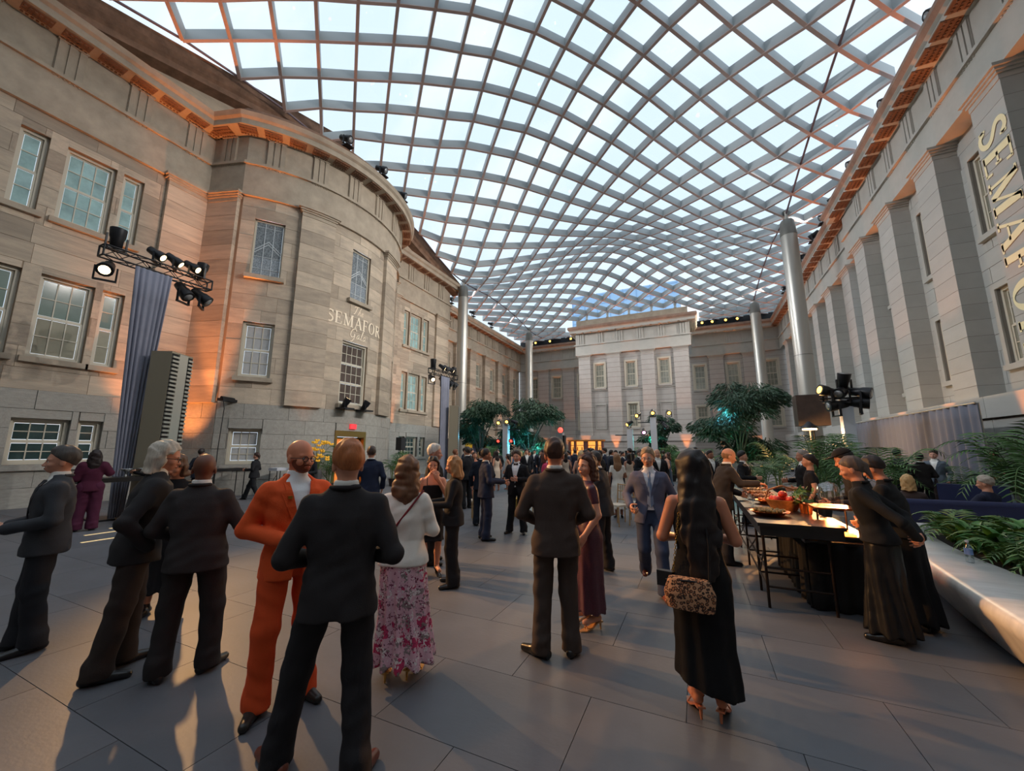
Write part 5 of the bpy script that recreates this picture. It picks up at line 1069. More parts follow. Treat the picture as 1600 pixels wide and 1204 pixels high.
# ================================================================== PEOPLE: signed-distance bodies meshed with surface nets
class Field:
    def __init__(s, lo, hi, res):
        s.lo = np.array(lo, np.float32); s.res = res; n = np.ceil((np.array(hi)-np.array(lo))/res).astype(int)+1; s.n = n
        s.ax = [s.lo[k]+res*np.arange(n[k], dtype=np.float32) for k in range(3)]; s.D = np.full(tuple(n), .5, np.float32); s.M = None
    def use(s, M):      # following primitives are given in the frame M
        s.M = None if M is None else (np.array(M), np.array(M.inverted())); return s
    def sub(s, lo, hi, m=.06):
        if s.M is not None:
            A, B = s.M; c = np.array([(x, y, z, 1) for x in (lo[0], hi[0]) for y in (lo[1], hi[1]) for z in (lo[2], hi[2])], float) @ A.T
            keep = s.M; s.M = None; q = s.sub(c[:, :3].min(0), c[:, :3].max(0), m); s.M = keep
            if q is None: return None
            sl, X, Y, Z = q; B = B.astype(np.float32)
            return sl, *[B[k, 0]*X+B[k, 1]*Y+B[k, 2]*Z+B[k, 3] for k in range(3)]
        sl = []
        for k in range(3):
            a = max(0, int((lo[k]-m-s.lo[k])/s.res)); b = min(s.n[k], int((hi[k]+m-s.lo[k])/s.res)+2)
            if a >= b: return None
            sl.append(slice(a, b))
        return tuple(sl), s.ax[0][sl[0]][:, None, None], s.ax[1][sl[1]][None, :, None], s.ax[2][sl[2]][None, None, :]
    def _put(s, sl, d, k, op):
        D = s.D[sl]
        if op == 'cut': s.D[sl] = np.maximum(D, -d); return
        if k > 0:
            h = np.clip(.5+.5*(D-d)/k, 0, 1); s.D[sl] = D+(d-D)*h-k*h*(1-h)
        else: s.D[sl] = np.minimum(D, d)
    def cone(s, a, b, ra, rb, k=.015, op='add', sy=1.):
        a = np.array(a, float); b = np.array(b, float); r = max(ra, rb)
        q = s.sub(np.minimum(a, b)-r/min(sy, 1), np.maximum(a, b)+r/min(sy, 1))
        if q is None: return s
        sl, X, Y, Z = q; v = b-a; L = max(1e-9, v@v)
        t = np.clip(((X-a[0])*v[0]+(Y-a[1])*v[1]+(Z-a[2])*v[2])/L, 0, 1)
        d = np.sqrt((X-a[0]-t*v[0])**2+((Y-a[1]-t*v[1])*sy)**2+(Z-a[2]-t*v[2])**2)-(ra+t*(rb-ra)); s._put(sl, d, k, op); return s
    def ell(s, c, r, k=.015, op='add', m=.05):
        c = np.array(c, float); r = np.array(r, float); q = s.sub(c-r, c+r, m)
        if q is None: return s
        sl, X, Y, Z = q; x, y, z = X-c[0], Y-c[1], Z-c[2]
        k0 = np.sqrt((x/r[0])**2+(y/r[1])**2+(z/r[2])**2); k1 = np.sqrt((x/r[0]**2)**2+(y/r[1]**2)**2+(z/r[2]**2)**2)+1e-9
        s._put(sl, k0*(k0-1)/k1, k, op); return s
    def loft(s, secs, k=.02, p=2.3, op='add'):
        """secs: (z, cx, cy, half width, half depth) bottom to top"""
        A = np.array(secs, float); lo = (A[:, 1].min()-A[:, 3].max(), A[:, 2].min()-A[:, 4].max(), A[0, 0]); hi = (A[:, 1].max()+A[:, 3].max(), A[:, 2].max()+A[:, 4].max(), A[-1, 0])
        q = s.sub(lo, hi)
        if q is None: return s
        sl, X, Y, Z = q; f = (lambda c: np.interp(Z[0, 0], A[:, 0], A[:, c])[None, None, :]) if s.M is None else (lambda c: np.interp(Z, A[:, 0], A[:, c]))
        # smooth the section table a little
        a, b = f(3), f(4); e = (np.abs((X-f(1))/a)**p+np.abs((Y-f(2))/b)**p)**(1/p)
        d = (e-1)*np.minimum(a, b); d = np.maximum(d, np.maximum(A[0, 0]-Z, Z-A[-1, 0])); s._put(sl, d, k, op); return s
    def fn(s, f):   # apply an arbitrary change to the whole field: f(D, X, Y, Z)
        X, Y, Z = s.ax[0][:, None, None], s.ax[1][None, :, None], s.ax[2][None, None, :]; s.D = f(s.D, X, Y, Z).astype(np.float32); return s
    def mesh(s):
        D = s.D; D[0] = D[-1] = .5; D[:, 0] = D[:, -1] = .5; D[:, :, 0] = D[:, :, -1] = .5
        nx, ny, nz = D.shape; sg = D < 0; c = np.zeros((nx-1, ny-1, nz-1), np.uint8)
        cs = [(i, j, k) for i in (0, 1) for j in (0, 1) for k in (0, 1)]
        for i, j, k in cs: c += sg[i:nx-1+i, j:ny-1+j, k:nz-1+k]
        act = (c > 0) & (c < 8); I = np.argwhere(act); n = len(I); idx = np.full(act.shape, -1, np.int32); idx[act] = np.arange(n)
        P = np.zeros((n, 3)); W = np.zeros(n)
        cd = {q: D[I[:, 0]+q[0], I[:, 1]+q[1], I[:, 2]+q[2]] for q in cs}
        for a in cs:
            for ax in range(3):
                if a[ax] == 0:
                    b = list(a); b[ax] = 1; da, db = cd[a], cd[tuple(b)]; m = (da < 0) != (db < 0)
                    t = da[m]/(da[m]-db[m]); pos = np.tile(np.array(a, float), (m.sum(), 1)); pos[:, ax] = t; P[m] += pos; W[m] += 1
        V = s.lo+s.res*(I+P/np.maximum(W, 1)[:, None]); F = []
        for ax in range(3):
            o = [k for k in range(3) if k != ax]; a = np.take(sg, range(D.shape[ax]-1), ax); b = np.take(sg, range(1, D.shape[ax]), ax)
            E = np.argwhere(a != b); E = E[(E[:, o[0]] > 0) & (E[:, o[1]] > 0) & (E[:, o[0]] < D.shape[o[0]]-1) & (E[:, o[1]] < D.shape[o[1]]-1)]
            q = []
            for d0, d1 in ((1, 1), (0, 1), (0, 0), (1, 0)):
                e = E.copy(); e[:, o[0]] -= d0; e[:, o[1]] -= d1; q.append(idx[e[:, 0], e[:, 1], e[:, 2]])
            q = np.stack(q, 1); fl = a[E[:, 0], E[:, 1], E[:, 2]]
            if ax == 1: fl = ~fl
            q[~fl] = q[~fl][:, ::-1]; F.append(q)
        return V, np.concatenate(F)
def np_mesh(name, parts):
    """parts: list of (V, F) joined into one mesh"""
    n = 0; Vs, Fs = [], []
    for V, F in parts: Vs.append(V); Fs.append(np.asarray(F)+n); n += len(V)
    V = np.concatenate(Vs); F = np.concatenate(Fs); me = bpy.data.meshes.new(name); me.vertices.add(len(V)); me.vertices.foreach_set('co', V.astype(np.float32).ravel())
    me.loops.add(F.size); me.loops.foreach_set('vertex_index', F.astype(np.int32).ravel()); me.polygons.add(len(F)); me.polygons.foreach_set('loop_start', np.arange(0, F.size, 4, dtype=np.int32))
    me.update(calc_edges=True); smooth(me); return me
def xf(VF, M):
    V, F = VF; A = np.array(M.to_3x3()); return V @ A.T+np.array(M.translation), (F if M.to_3x3().determinant() > 0 else F[:, ::-1])
# ---- hands, built once: wrist at the origin, fingers along +Z, palm facing +Y, thumb towards +X
def hand_into(f, curl, thumb=.6, mn=0.):
    f.cone((-.022, 0, 0), (-.026, 0, .075), .022, .017, sy=1.3); f.cone((.018, 0, 0), (.022, 0, .078), .022, .016, sy=1.3); f.cone((0, 0, -.03), (0, 0, .04), .026, .026, sy=1.25)
    for x, L, r in ((-.034, .062, .0082), (-.012, .078, .0092), (.010, .082, .0095), (.031, .072, .0092)):
        p = np.array((x, .0, .078)); a = curl*.45
        for seg, k in ((.45, 1.), (.32, .92), (.26, .8)):
            q = p+np.array((x*.12*seg, math.sin(a)*L*seg*1.25, math.cos(a)*L*seg*1.25)); f.cone(p, q, max(mn, r*k), max(mn, r*k*.92), .004); p = q; a += curl*.75
    p = np.array((.026, .004, .02)); q = p+(.034, .018, .028); f.cone(p, q, .014, .011, .008); w = q+np.array((.010, .020+.02*thumb, .030)); f.cone(q, w, .011, .0085, .004)
HAND = {'relax': (.55, .6), 'grip': (1.35, 1.), 'flat': (.12, .2), 'pinch': (1.0, 1.4)}
def hand_frame(right, wrist, direction, palm):
    z = Vector(direction).normalized(); y = Vector(palm); y = (y-z*y.dot(z)).normalized(); x = y.cross(z)
    if right: x = -x
    # thumb side: right hand palm forward (+Y) fingers down: thumb points away from body; handled by mirror
    M = Matrix((x, y, z)).transposed().to_4x4(); M.translation = Vector(wrist); return M
# ---- heads in their own space: neck pivot at origin, face to +Y, crown at z=.27
def head_into(f, female=False, jaw=1., nose=1., neck=True, fat=0.):
    w = 1+fat
    f.ell((0, -.012, .163), (.0765*w, .098, .096), 0); f.ell((0, .022, .125), (.064*w, .074, .085), .02)
    f.ell((0, .044, .075), ((.046 if not female else .040)*jaw*w, .046, .042), .025); f.ell((0, .066, .056), (.024*jaw, .022, .020), .015)
    f.ell((0, .070, .150), (.056, .020, .014), .012)
    for s in (-1, 1):
        f.ell((s*.030, .092, .130), (.017, .014, .010), .010, 'cut'); f.ell((s*.042, .062, .102), (.022, .024, .020), .015)
        f.ell((s*.077*w, -.008, .118), (.010, .022, .032), .006); f.ell((s*.0120, .100, .096), (.009, .010, .008), .006)
    f.cone((0, .084, .140), (0, .108*(.95+.05*nose), .100), .008, .0125*nose, .008)
    f.ell((0, .091, .074), (.023, .010, .0055), .004); f.ell((0, .090, .064), (.020, .011, .006), .004)
    if neck: f.cone((0, -.010, -.12), (0, -.014, .08), .056 if not female else .047, .053 if not female else .044, .025)
def hair_field(kind, res=.007, seed=0, length=.3, vol=1.):
    """hair shells in head space"""
    rr = np.random.default_rng(seed); lo = -.10 if kind in ('short', 'bald_fringe', 'crop', 'bun') else -.12-length
    f = Field((-.19*vol, -.22*vol, lo), (.19*vol, .16, .34), res)
    if kind in ('short', 'crop'):
        e = .014 if kind == 'short' else .008; f.ell((0, -.014, .170), (.076+e, .100+e, .100+e*1.4), 0); f.ell((0, -.045, .105), (.068+e*.7, .062+e*.5, .075), .02)
        if kind == 'short': f.ell((.010, .030, .243), (.055, .055, .028), .03)
        g = lambda D, X, Y, Z: np.maximum(D, np.maximum(np.maximum(Y-.088+np.maximum(0, .205-Z)*1.5, .078-Z+np.maximum(0, Y+.035)*.75), np.where((np.abs(X) > .060) & (Y > -.035) & (Y < .02), .128-Z, -1)))
        f.fn(g); f.fn(lambda D, X, Y, Z: D+np.maximum(0, .150-Z)*.26+np.maximum(0, Y-.01)*.16)
    elif kind == 'bald_fringe':
        f.ell((0, -.014, .160), (.079, .104, .100), 0); f.fn(lambda D, X, Y, Z: np.maximum(np.maximum(D, Z-.165), np.maximum(Y-.01, .07-Z)))
    elif kind == 'bun':
        f.ell((0, -.014, .170), (.083, .106, .106), 0); f.fn(lambda D, X, Y, Z: np.maximum(D, np.maximum(Y-.082+np.maximum(0, .205-Z)*1.3, .06-Z+np.maximum(0, Y+.02)*.8)))
        f.cone((0, -.11, .15), (0, -.125, .02), .035, .012, .02)
    elif kind in ('long', 'bob', 'curly'):
        vm = max(1, vol); f.ell((0, -.016, .172), (.088*vm, .111*vm, .109), 0); f.ell((0, -.03, .10), (.083, .085, .09), .02)
        secs = [(-length, 0, -.075, .05*vol if kind != 'bob' else .088*vol, .03 if kind != 'bob' else .06)]
        if kind == 'long': secs += [(-length*.6, 0, -.085, .095*vol, .045), (-length*.2, 0, -.08, .105*vol, .055), (.03, 0, -.045, .100*vol, .075*vol), (.18, 0, -.02, .088*vol, .09)]
        elif kind == 'bob': secs += [(-.02, 0, -.04, .105*vol, .085*vol), (.10, 0, -.025, .100*vol, .092*vol), (.18, 0, -.02, .088, .095)]
        else: secs += [(-length*.4, 0, -.055, .125*vol, .085*vol), (.04, 0, -.035, .125*vol, .10*vol), (.15, 0, -.02, .108*vol, .105*vol), (.20, 0, -.02, .09*vol, .1)]
        f.loft(secs, .03, p=2.1)
        f.fn(lambda D, X, Y, Z: np.maximum(D, np.minimum(np.minimum(Y-.015-np.maximum(0, Z-.15)*1.0, .082-Z*0-np.abs(X)*1.0+.0), .235-Z)))
    amp = {'curly': .0050, 'long': .005, 'bob': .004}.get(kind, .0024); a1, a2, a3 = rr.uniform(0, 6, 3); fq = {'curly': 75, 'long': 60}.get(kind, 110)
    zf = .25 if kind == 'long' else (1. if kind == 'curly' else .5)
    for q in range(4):
        v = rr.normal(size=3); v /= np.linalg.norm(v); v *= rr.uniform(.6, 1.3)*fq; v[2] *= zf; p_ = rr.uniform(0, 6.3); w2 = rr.normal(size=3)*fq*.25
        f.fn(lambda D, X, Y, Z: D+amp*.7*np.sin(v[0]*X+v[1]*Y+v[2]*Z+p_+1.5*np.sin(w2[0]*X+w2[1]*Y+w2[2]*Z)))
    return f.mesh()
SKINS = {}
def skin(c):
    k = 'skin %d %d %d' % c
    if k not in SKINS: SKINS[k] = mat(k, rgb(*c), .48, var=.05, vscale=8, spec=.4)
    return SKINS[k]
def cloth(c, rough=.85, tag_=''):
    k = 'cloth %d %d %d%s' % (*c, tag_)
    if k not in MATS: mat(k, tuple(q*(1.45 if max(c) < 70 else 1.15) for q in rgb(*c)), rough, var=.10, vscale=5, bump=.12, bscale=160, spec=.25)
    return MATS[k]
def hairm(c):
    k = 'hair %d %d %d' % c
    if k not in MATS: mat(k, rgb(*c), .5, var=.2, vscale=26, bump=.12, bscale=60, stretch=(3.5, 3.5, .6), spec=.4)
    return MATS[k]
EYEW = mat('eye white', rgb(225, 220, 214), .2); EYED = mat('dark iris', rgb(40, 30, 26), .15)
SHOE = mat('black shoe leather', rgb(22, 20, 20), .28, spec=.6)
SHOEB = mat('brown shoe leather', rgb(110, 52, 36), .35, spec=.6)
GOLD = mat('gold metal', rgb(200, 160, 80), .3, metal=.9)
def sc3(p, h): return tuple(q*h for q in p)
def wrinkle(amp, seed):
    a, b, c = np.random.default_rng(seed).uniform(0, 6.3, 3)
    return lambda D, X, Y, Z: D+amp*.62*(np.sin(Z*23+X*19+2.2*np.sin(X*9+b)+a)*np.sin(X*13-Z*5+Y*8+b)+.7*np.sin(Z*47-X*31+1.7*np.sin(Z*11+Y*9+a)+c)*np.cos(Y*19+X*7+a))
def person(loc, face, h, label, top=None, bottom=None, pose={}, hair=('short', (40, 32, 28)), skin_c=(205, 150, 120), group=None, res=.012, seed=0, extras=(), fem=False, head=(0, 0, 0), shirt=(225, 222, 216), shoe='oxford', detail=True, shoe_m=None, name='person', fat=0., facial={}, cache=None):
    """face: azimuth in degrees the body looks to, 0 = +Y, positive towards +X.
    joints are given for a 1.75 m figure that looks to +Y, its right hand at +X"""
    k = h/1.75
    root = empty(name, (loc[0], loc[1], loc[2] if len(loc) > 2 else 0), rz=-R(face), label=label, cat='person', group=group)
    root.scale = (k, k, k)
    J = dict(lean=(0, 0), hipR=(.095, 0, .93), hipL=(-.095, 0, .93), kneeR=(.11, .015, .50), kneeL=(-.11, .015, .50), ankR=(.12, -.03, .085), ankL=(-.12, -.03, .085), toeR=15, toeL=-15,
             shR=(.172, -.01, 1.375), shL=(-.172, -.01, 1.375), elR=(.265, -.05, 1.13), elL=(-.265, -.05, 1.13), wrR=(.245, .07, .90), wrL=(-.245, .07, .90), handR='relax', handL='relax', neck=(0, -.005, 1.475), palmR=None, palmL=None, hdR=None, hdL=None, pelvis=(0, 0))
    if fem: J.update(shR=(.150, -.01, 1.372), shL=(-.150, -.01, 1.372), elR=(.235, -.05, 1.12), elL=(-.235, -.05, 1.12), wrR=(.22, .07, .90), wrL=(-.22, .07, .90))
    J.update(pose); lx, ly = J['lean']; PX, PY = J['pelvis']
    sh = lambda z: (PX+lx*max(0, z-.95), PY+ly*max(0, z-.95)) if z > .95 else (PX, PY)
    def up(p): o = sh(p[2]); return (p[0]+o[0], p[1]+o[1], p[2])
    for q in ('shR', 'shL', 'neck'): J[q] = up(J[q])
    if 'abs' not in pose:
        for q in ('elR', 'elL', 'wrR', 'wrL'): J[q] = up(J[q])
    fr = 1+fat; top = dict(top or {}); bottom = dict(bottom or {}); out = {}
    skm = skin(skin_c)
    # -- head, neck and hands (one body mesh)
    hm = Matrix.Translation(J['neck']) @ Matrix.Rotation(R(-head[0]), 4, 'Z') @ Matrix.Rotation(R(-head[1]), 4, 'X') @ Matrix.Rotation(R(head[2]), 4, 'Y')
    bare = top.get('bare_arms', False); fine = res < .013; rb = .0068 if fine else max(.011, res*.8)
    lo, hi = np.array((-.62, -.62, .0)), np.array((.62, .72, 1.62)); lo[:2] += (min(0, PX+lx*.5), min(0, PY+ly*.5)); hi[:2] += (max(0, PX+lx*.5), max(0, PY+ly*.5))
    legs = bottom.get('kind') in ('dress', 'skirt') and bottom.get('legs', True); P = np.array([J[q] for q in ('wrR', 'wrL', 'elR', 'elL', 'shR', 'shL')]+[tuple(hm @ Vector(q)) for q in ((0, .13, .05), (0, -.13, .28), (.12, 0, .2), (-.12, 0, .2))])
    bl = P.min(0)-.2; bh = P.max(0)+.2; bl[2] = 0 if legs else min(bl[2], .84); bh[2] = P[:, 2].max()+.06
    f = Field(bl, bh, rb); f.use(hm); head_into(f, female=fem, fat=fat*.3, **facial); f.use(None)
    o = sh(1.4); wd = 1. if bare else .80
    f.loft([(.86, PX, PY, .10, .07), (1.05, sh(1.05)[0], sh(1.05)[1], .105, .075), (1.20, sh(1.2)[0], sh(1.2)[1], .14*wd, .085*wd), (1.32, sh(1.32)[0], sh(1.32)[1], .155*wd, .095*wd), (1.40, o[0], o[1]-.005, .150*wd, .075*wd), (1.45, sh(1.45)[0], sh(1.45)[1]-.01, .085*wd, .06*wd), (1.50, sh(1.5)[0], sh(1.5)[1]-.012, .05, .05)], .03)
    ra = (.050 if fem else .058, .040, .026) if (bare or top.get('short')) else (.040, .032, .025)
    for s, q in ((1, 'R'), (-1, 'L')):
        f.cone(J['sh'+q], J['el'+q], ra[0], ra[1], .012); f.cone(J['el'+q], J['wr'+q], ra[1], ra[2], .012)
        hk = J['hand'+q]
        if hk:
            e, w = Vector(J['el'+q]), Vector(J['wr'+q]); d = Vector(J['hd'+q]) if J['hd'+q] else (w-e); pm = J['palm'+q] or (-s*1., .25, 0)
            f.use(hand_frame(s > 0, w, d, pm)); hand_into(f, *HAND[hk], mn=rb*1.05); f.use(None)
        if legs:
            a = Vector(J['ank'+q]); kz = max(.32, min(.5, bottom.get('hem', .12)+.22)); kn = (J['knee'+q][0]*.75, J['knee'+q][1], kz) if kz < .5 else J['knee'+q]
            f.cone((PX, PY, .88), (kn[0]*.6, kn[1], .55), .07, .05, .02); f.cone((kn[0]*.6, kn[1], .55), kn, .05, .05, .02)
            f.cone(kn, (kn[0]*.5+a.x*.5, kn[1]*.5+a.y*.5-.02, min(.32, kz)), .050, .050, .02); f.cone((kn[0]*.5+a.x*.5, kn[1]*.5+a.y*.5-.02, min(.32, kz)), a, .050, .034, .02)
            tz = a+Vector((math.sin(R(J['toe'+q]))*.13, math.cos(R(J['toe'+q]))*.13, -.05)); f.cone(a+Vector((0, -.02, -.02)), tz, .033, .028, .012)
    parts = [f.mesh()]
    body = link('body', np_mesh('body', parts), skm, root)
    # -- face
    if detail and res < .0145:
        mb = MB(); md = MB()
        for s in (-1, 1):
            mb.sphere((s*.030, .0775, .130), (.0135, .011, .0085), 8, hm); md.sphere((s*.030+.001, .0865, .130), (.0055, .0035, .006), 6, hm)
        e = mb.build('eyes', EYEW, root); md.build('iris', EYED, e)
        if hair and hair[0] != 'bald_none':
            hb = tuple(int(c*.7) for c in hair[1]); mb = MB()
            for s in (-1, 1): mb.tube([hm @ Vector((s*.014, .0915, .149)), hm @ Vector((s*.030, .0905, .154)), hm @ Vector((s*.047, .077, .149))], [.0035, .0042, .0025], 5)
            mb.build('eyebrows', hairm(hb), root)
        lp = tuple(int(a*b) for a, b in zip(skin_c, (.82, .62, .62))); mb = MB(); mb.sphere((0, .0955, .069), (.021, .0065, .0075), 8, hm); mb.build('lips', skin(lp), root)
    if hair and hair[0] != 'bald_none':
        kw = dict(hair[2]) if len(hair) > 2 else {}
        link('hair', np_mesh('hair', [xf(hair_field(hair[0], .008 if res < .0145 else .013, seed=seed, **kw), hm)]), hairm(hair[1]), root)
    if facial.get('beard'): pass
    # -- bottoms
    bk = bottom.get('kind', 'trousers'); bm_ = bottom.get('mat') or cloth(bottom.get('c', (34, 33, 36)))
    if bk == 'trousers':
        f = Field((lo[0], lo[1], .02), (hi[0], hi[1], 1.12), res)
        ox, oy = PX, PY; w = bottom.get('w', 1.)
        for q in 'RL':
            a = np.array(J['ank'+q]); hp = np.array(J['hip'+q])+(PX, PY, 0); kn = np.array(J['knee'+q])
            f.cone(hp, kn, .098*fr*w, .078*w, .03, sy=.97); f.cone(kn, a+(0, .005, -.01), .076*w, .072*w, .03, sy=.92); f.cone(a+(0, 0, .05), a+(0, .012, -.035), .074*w, .080*w, .02, sy=.86)
        f.loft([(.80, ox, oy, .15*fr, .098*fr), (.90, ox, oy-.008, .165*fr, .112*fr), (1.0, ox, oy, .155*fr, .106*fr), (1.06, sh(1.06)[0], sh(1.06)[1], .150*fr, .104*fr)], .03)
        f.fn(wrinkle(.006, seed+1)); f.fn(lambda D, X, Y, Z: np.maximum(D, .035-Z))
        link('trousers', np_mesh('trousers', [f.mesh()]), bm_, root)
    else:
        hem = bottom.get('hem', .12); fl = bottom.get('flare', 1.); zt = bottom.get('top', 1.05); f = Field((lo[0]-.1, lo[1]-.15, hem-.04), (hi[0]+.1, hi[1]+.1, zt+.1), res)
        hw = bottom.get('hip', .185)
        secs = [(hem, PX+bottom.get('dx', 0), PY+bottom.get('dy', 0), .21*fl, .19*fl), (max(hem+.05, .45), PX+bottom.get('dx', 0)*.5, PY+bottom.get('dy', 0)*.4, .185*(.6+.4*fl), .15*(.6+.4*fl)), (.88, PX, PY-.01, hw, .135), (1.0, PX, PY, .155, .11), (zt, sh(zt)[0], sh(zt)[1], .135, .10)]
        secs = [q for q in secs if q[0] < zt]+[secs[-1]]
        dress = bk == 'dress'
        if dress:
            f = Field((lo[0]-.1, lo[1]-.15, hem-.04), (hi[0]+.1, hi[1]+.1, 1.56), res); secs = [q for q in secs if q[0] < 1.04]
            tb = [(1.06, .140, .102), (1.22, .158, .118), (1.31, .158, .110), (1.375, .148, .088), (1.42, .110, .068), (1.455, .074, .058)]; tb = [t for t in tb if t[0] <= top.get('neck', 2)]
            secs += [(z, sh(z)[0], sh(z)[1]-.004, a, b) for z, a, b in tb]
        f.loft(secs, 0, p=2.2); amp = bottom.get('fold', .012)
        if dress and not bare and not top.get('strapless'):
            rs = (.115, .075, .05) if top.get('puff') else (.058, .047, .040)
            for q in 'RL':
                if top.get('short'): m_ = [a+(b-a)*.5 for a, b in zip(J['sh'+q], J['el'+q])]; f.cone(J['sh'+q], m_, rs[0], rs[1]*1.05, .03)
                else: f.cone(J['sh'+q], J['el'+q], rs[0], rs[1], .03); f.cone(J['el'+q], J['wr'+q], rs[1], rs[2], .018)
        f.fn(lambda D, X, Y, Z: D+amp*np.clip((.95-Z)/.6, 0, 1)*np.sin(np.arctan2(Y, X)*bottom.get('nf', 9)+Z*3)); f.fn(wrinkle(.003, seed+4))
        if bottom.get('slant'): f.fn(lambda D, X, Y, Z: np.maximum(D, hem+bottom['slant']*(.2-X)-Z))
        link(bk if bk == 'skirt' else 'dress', np_mesh(bk, [f.mesh()]), bm_, root)
    # -- tops
    tk = top.get('kind', 'jacket') if not (bk == 'dress' and top.get('kind') != 'jacket') else 'none'; tm = top.get('mat') or cloth(top.get('c', (38, 37, 40)))
    if tk in ('jacket', 'shirt', 'blouse', 'bodice'):
        hem = top.get('hem', {'jacket': .80, 'shirt': .95, 'blouse': .92, 'bodice': 1.0}[tk]); f = Field((lo[0], lo[1], hem-.04), (hi[0], hi[1], 1.58), res); jk = tk == 'jacket'; e = .012 if jk else 0.
        S = lambda z: sh(z)
        if fem: tab = [(hem, .196+e, .146+e), (max(hem+.04, .92), .188+e, .138+e), (1.06, .142+e, .102+e), (1.22, .160+e, .118+e), (1.31, .160+e, .112+e), (1.375, .150+e, .090+e), (1.42, .115, .070), (1.455, .078, .060), (1.49, .055, .052)]
        else: tab = [(hem, .196*fr+e, .146*fr+e), (max(hem+.03, .93), .186*fr+e, .138*fr+e), (1.07, .160*fr+e, .120*fr+e), (1.22, .186*fr+e, .128*fr+e), (1.32, .196+e, .122+e), (1.38, .186+e, .105+e), (1.425, .150, .085), (1.46, .105, .070), (1.495, .068, .060)]
        tab = sorted({t[0]: t for t in tab if t[0] >= hem-1e-6}.values()); tab = [t for t in tab if t[0] <= top.get('neck', 2)]
        f.loft([(z, S(z)[0], S(z)[1]-.004-(.014 if z > 1.41 else 0), a, b) for z, a, b in tab], 0, p=2.35)
        if not bare and not top.get('strapless'):
            rs = (.068, .055, .048) if jk else (.064, .052, .044)
            if fem: rs = tuple(r*.88 for r in rs)
            if top.get('puff'): rs = (.115, .075, .05)
            for q in 'RL':
                if top.get('short'): m_ = [a+(b-a)*.5 for a, b in zip(J['sh'+q], J['el'+q])]; f.cone(J['sh'+q], m_, rs[0], rs[1]*1.05, .035)
                else:
                    w_ = [a+(b-a)*.97 for a, b in zip(J['el'+q], J['wr'+q])]
                    f.cone(J['sh'+q], J['el'+q], rs[0], rs[1], .035); f.cone(J['el'+q], w_, rs[1], rs[2], .018)
        f.fn(wrinkle(.0062 if jk else .004, seed+2))
        op = top.get('open')          # (half width at the chest, button height, half width at the hem)
        if op:
            wv, zb, wh = op
            def g(D, X, Y, Z):
                cx = PX+lx*np.maximum(0, Z-.95); cy = PY+ly*np.maximum(0, Z-.95)
                half = np.where(Z > zb, wv*np.clip((Z-zb)/(1.43-zb), 0, 1.15), wh*np.clip((zb-Z)/(zb-hem), 0, 1))
                return np.maximum(D, -np.maximum(np.abs(X-cx)-half, .03-(Y-cy)))
            f.fn(g)
        if top.get('vent'): f.fn(lambda D, X, Y, Z: np.maximum(D, -np.maximum(np.maximum(np.abs(X-PX-top['vent'][0])-.004, Z-top['vent'][1]), Y-PY+.03)))
        if top.get('cut'): f.fn(top['cut'])
        if top.get('peplum'): pass
        nm = {'jacket': 'jacket', 'shirt': 'shirt', 'blouse': 'blouse', 'bodice': 'bodice'}[tk]
        jo = link(nm, np_mesh(nm, [f.mesh()]), tm, root)
        if jk and detail:
            if op or top.get('shirt', True):
                f = Field((lo[0], lo[1], 1.0 if not op else .96), (hi[0], hi[1], 1.56), res)
                f.loft([(z, S(z)[0], S(z)[1]-.002, max(.03, a-.022), max(.03, b-.016)) for z, a, b in tab if z >= .9 and z < 1.45]+[(1.47, S(1.47)[0], S(1.47)[1]-.012, .074, .068), (1.52, S(1.52)[0], S(1.52)[1]-.016, .064, .064)], 0, p=2.2)
                link('shirt', np_mesh('shirt', [f.mesh()]), cloth(shirt, .7), root)
            # collar band of the jacket
            c0 = Vector(J['neck']); mb = MB(); pts = []
            for q in range(9):
                w_ = math.pi*(1.15+q/8*.70*1.0)-math.pi*.0; a_ = R(200+q*17.5); pts.append(c0+Vector((.080*math.cos(a_), .072*math.sin(a_)-.014, .004)))
            mb.tube(pts, .014, 7); mb.build('collar', tm, root)
            if op:
                wv, zb, wh = op; mb = MB()
                for s in (-1, 1):
                    p0 = []
                    for tt, ww in ((0, .010), (.25, .03), (.55, .05), (.8, .062), (.86, .03), (1, .028)):
                        z = zb+(1.44-zb)*tt; xi = wv*min(1, tt*1.02); dep = np.interp(z, [t[0] for t in tab], [t[2] for t in tab]); wid = np.interp(z, [t[0] for t in tab], [t[1] for t in tab])
                        def pt(x):
                            e_ = max(0, 1-(abs(x)/wid)**2.35)**(1/2.35); o = sh(z); return Vector((o[0]+s*x, o[1]-.004+dep*e_+.010, z))
                        p0.append((pt(xi-.006), pt(xi+ww)))
                    for (a, b), (c, d) in zip(p0, p0[1:]): mb.add([a, b, d, c], [(0, 1, 2, 3)]); mb.add([v+Vector((0, -.012, 0)) for v in (a, b, d, c)], [(3, 2, 1, 0)])
                mb.build('lapels', top.get('lapel') or tm, root)
                if top.get('tie'):
                    mb = MB(); tz = [(1.445, .014, .012), (1.42, .022, .02), (1.40, .014, .014), (1.2, .030, .014), (1.05, .040, .014), (1.0, .004, .012)]; vs = []
                    for z, w_, e_ in tz:
                        dep = np.interp(z, [t[0] for t in tab], [t[2] for t in tab]); o = sh(z); y = o[1]+dep-.004+e_*.3
                        vs += [Vector((o[0]-w_, y-.004, z)), Vector((o[0], y+.008, z)), Vector((o[0]+w_, y-.004, z))]
                    mb.add(vs, [(3*i+a, 3*i+a+1, 3*i+a+4, 3*i+a+3) for i in range(len(tz)-1) for a in (0, 1)]); mb.build('necktie', cloth(top['tie'], .5), root)
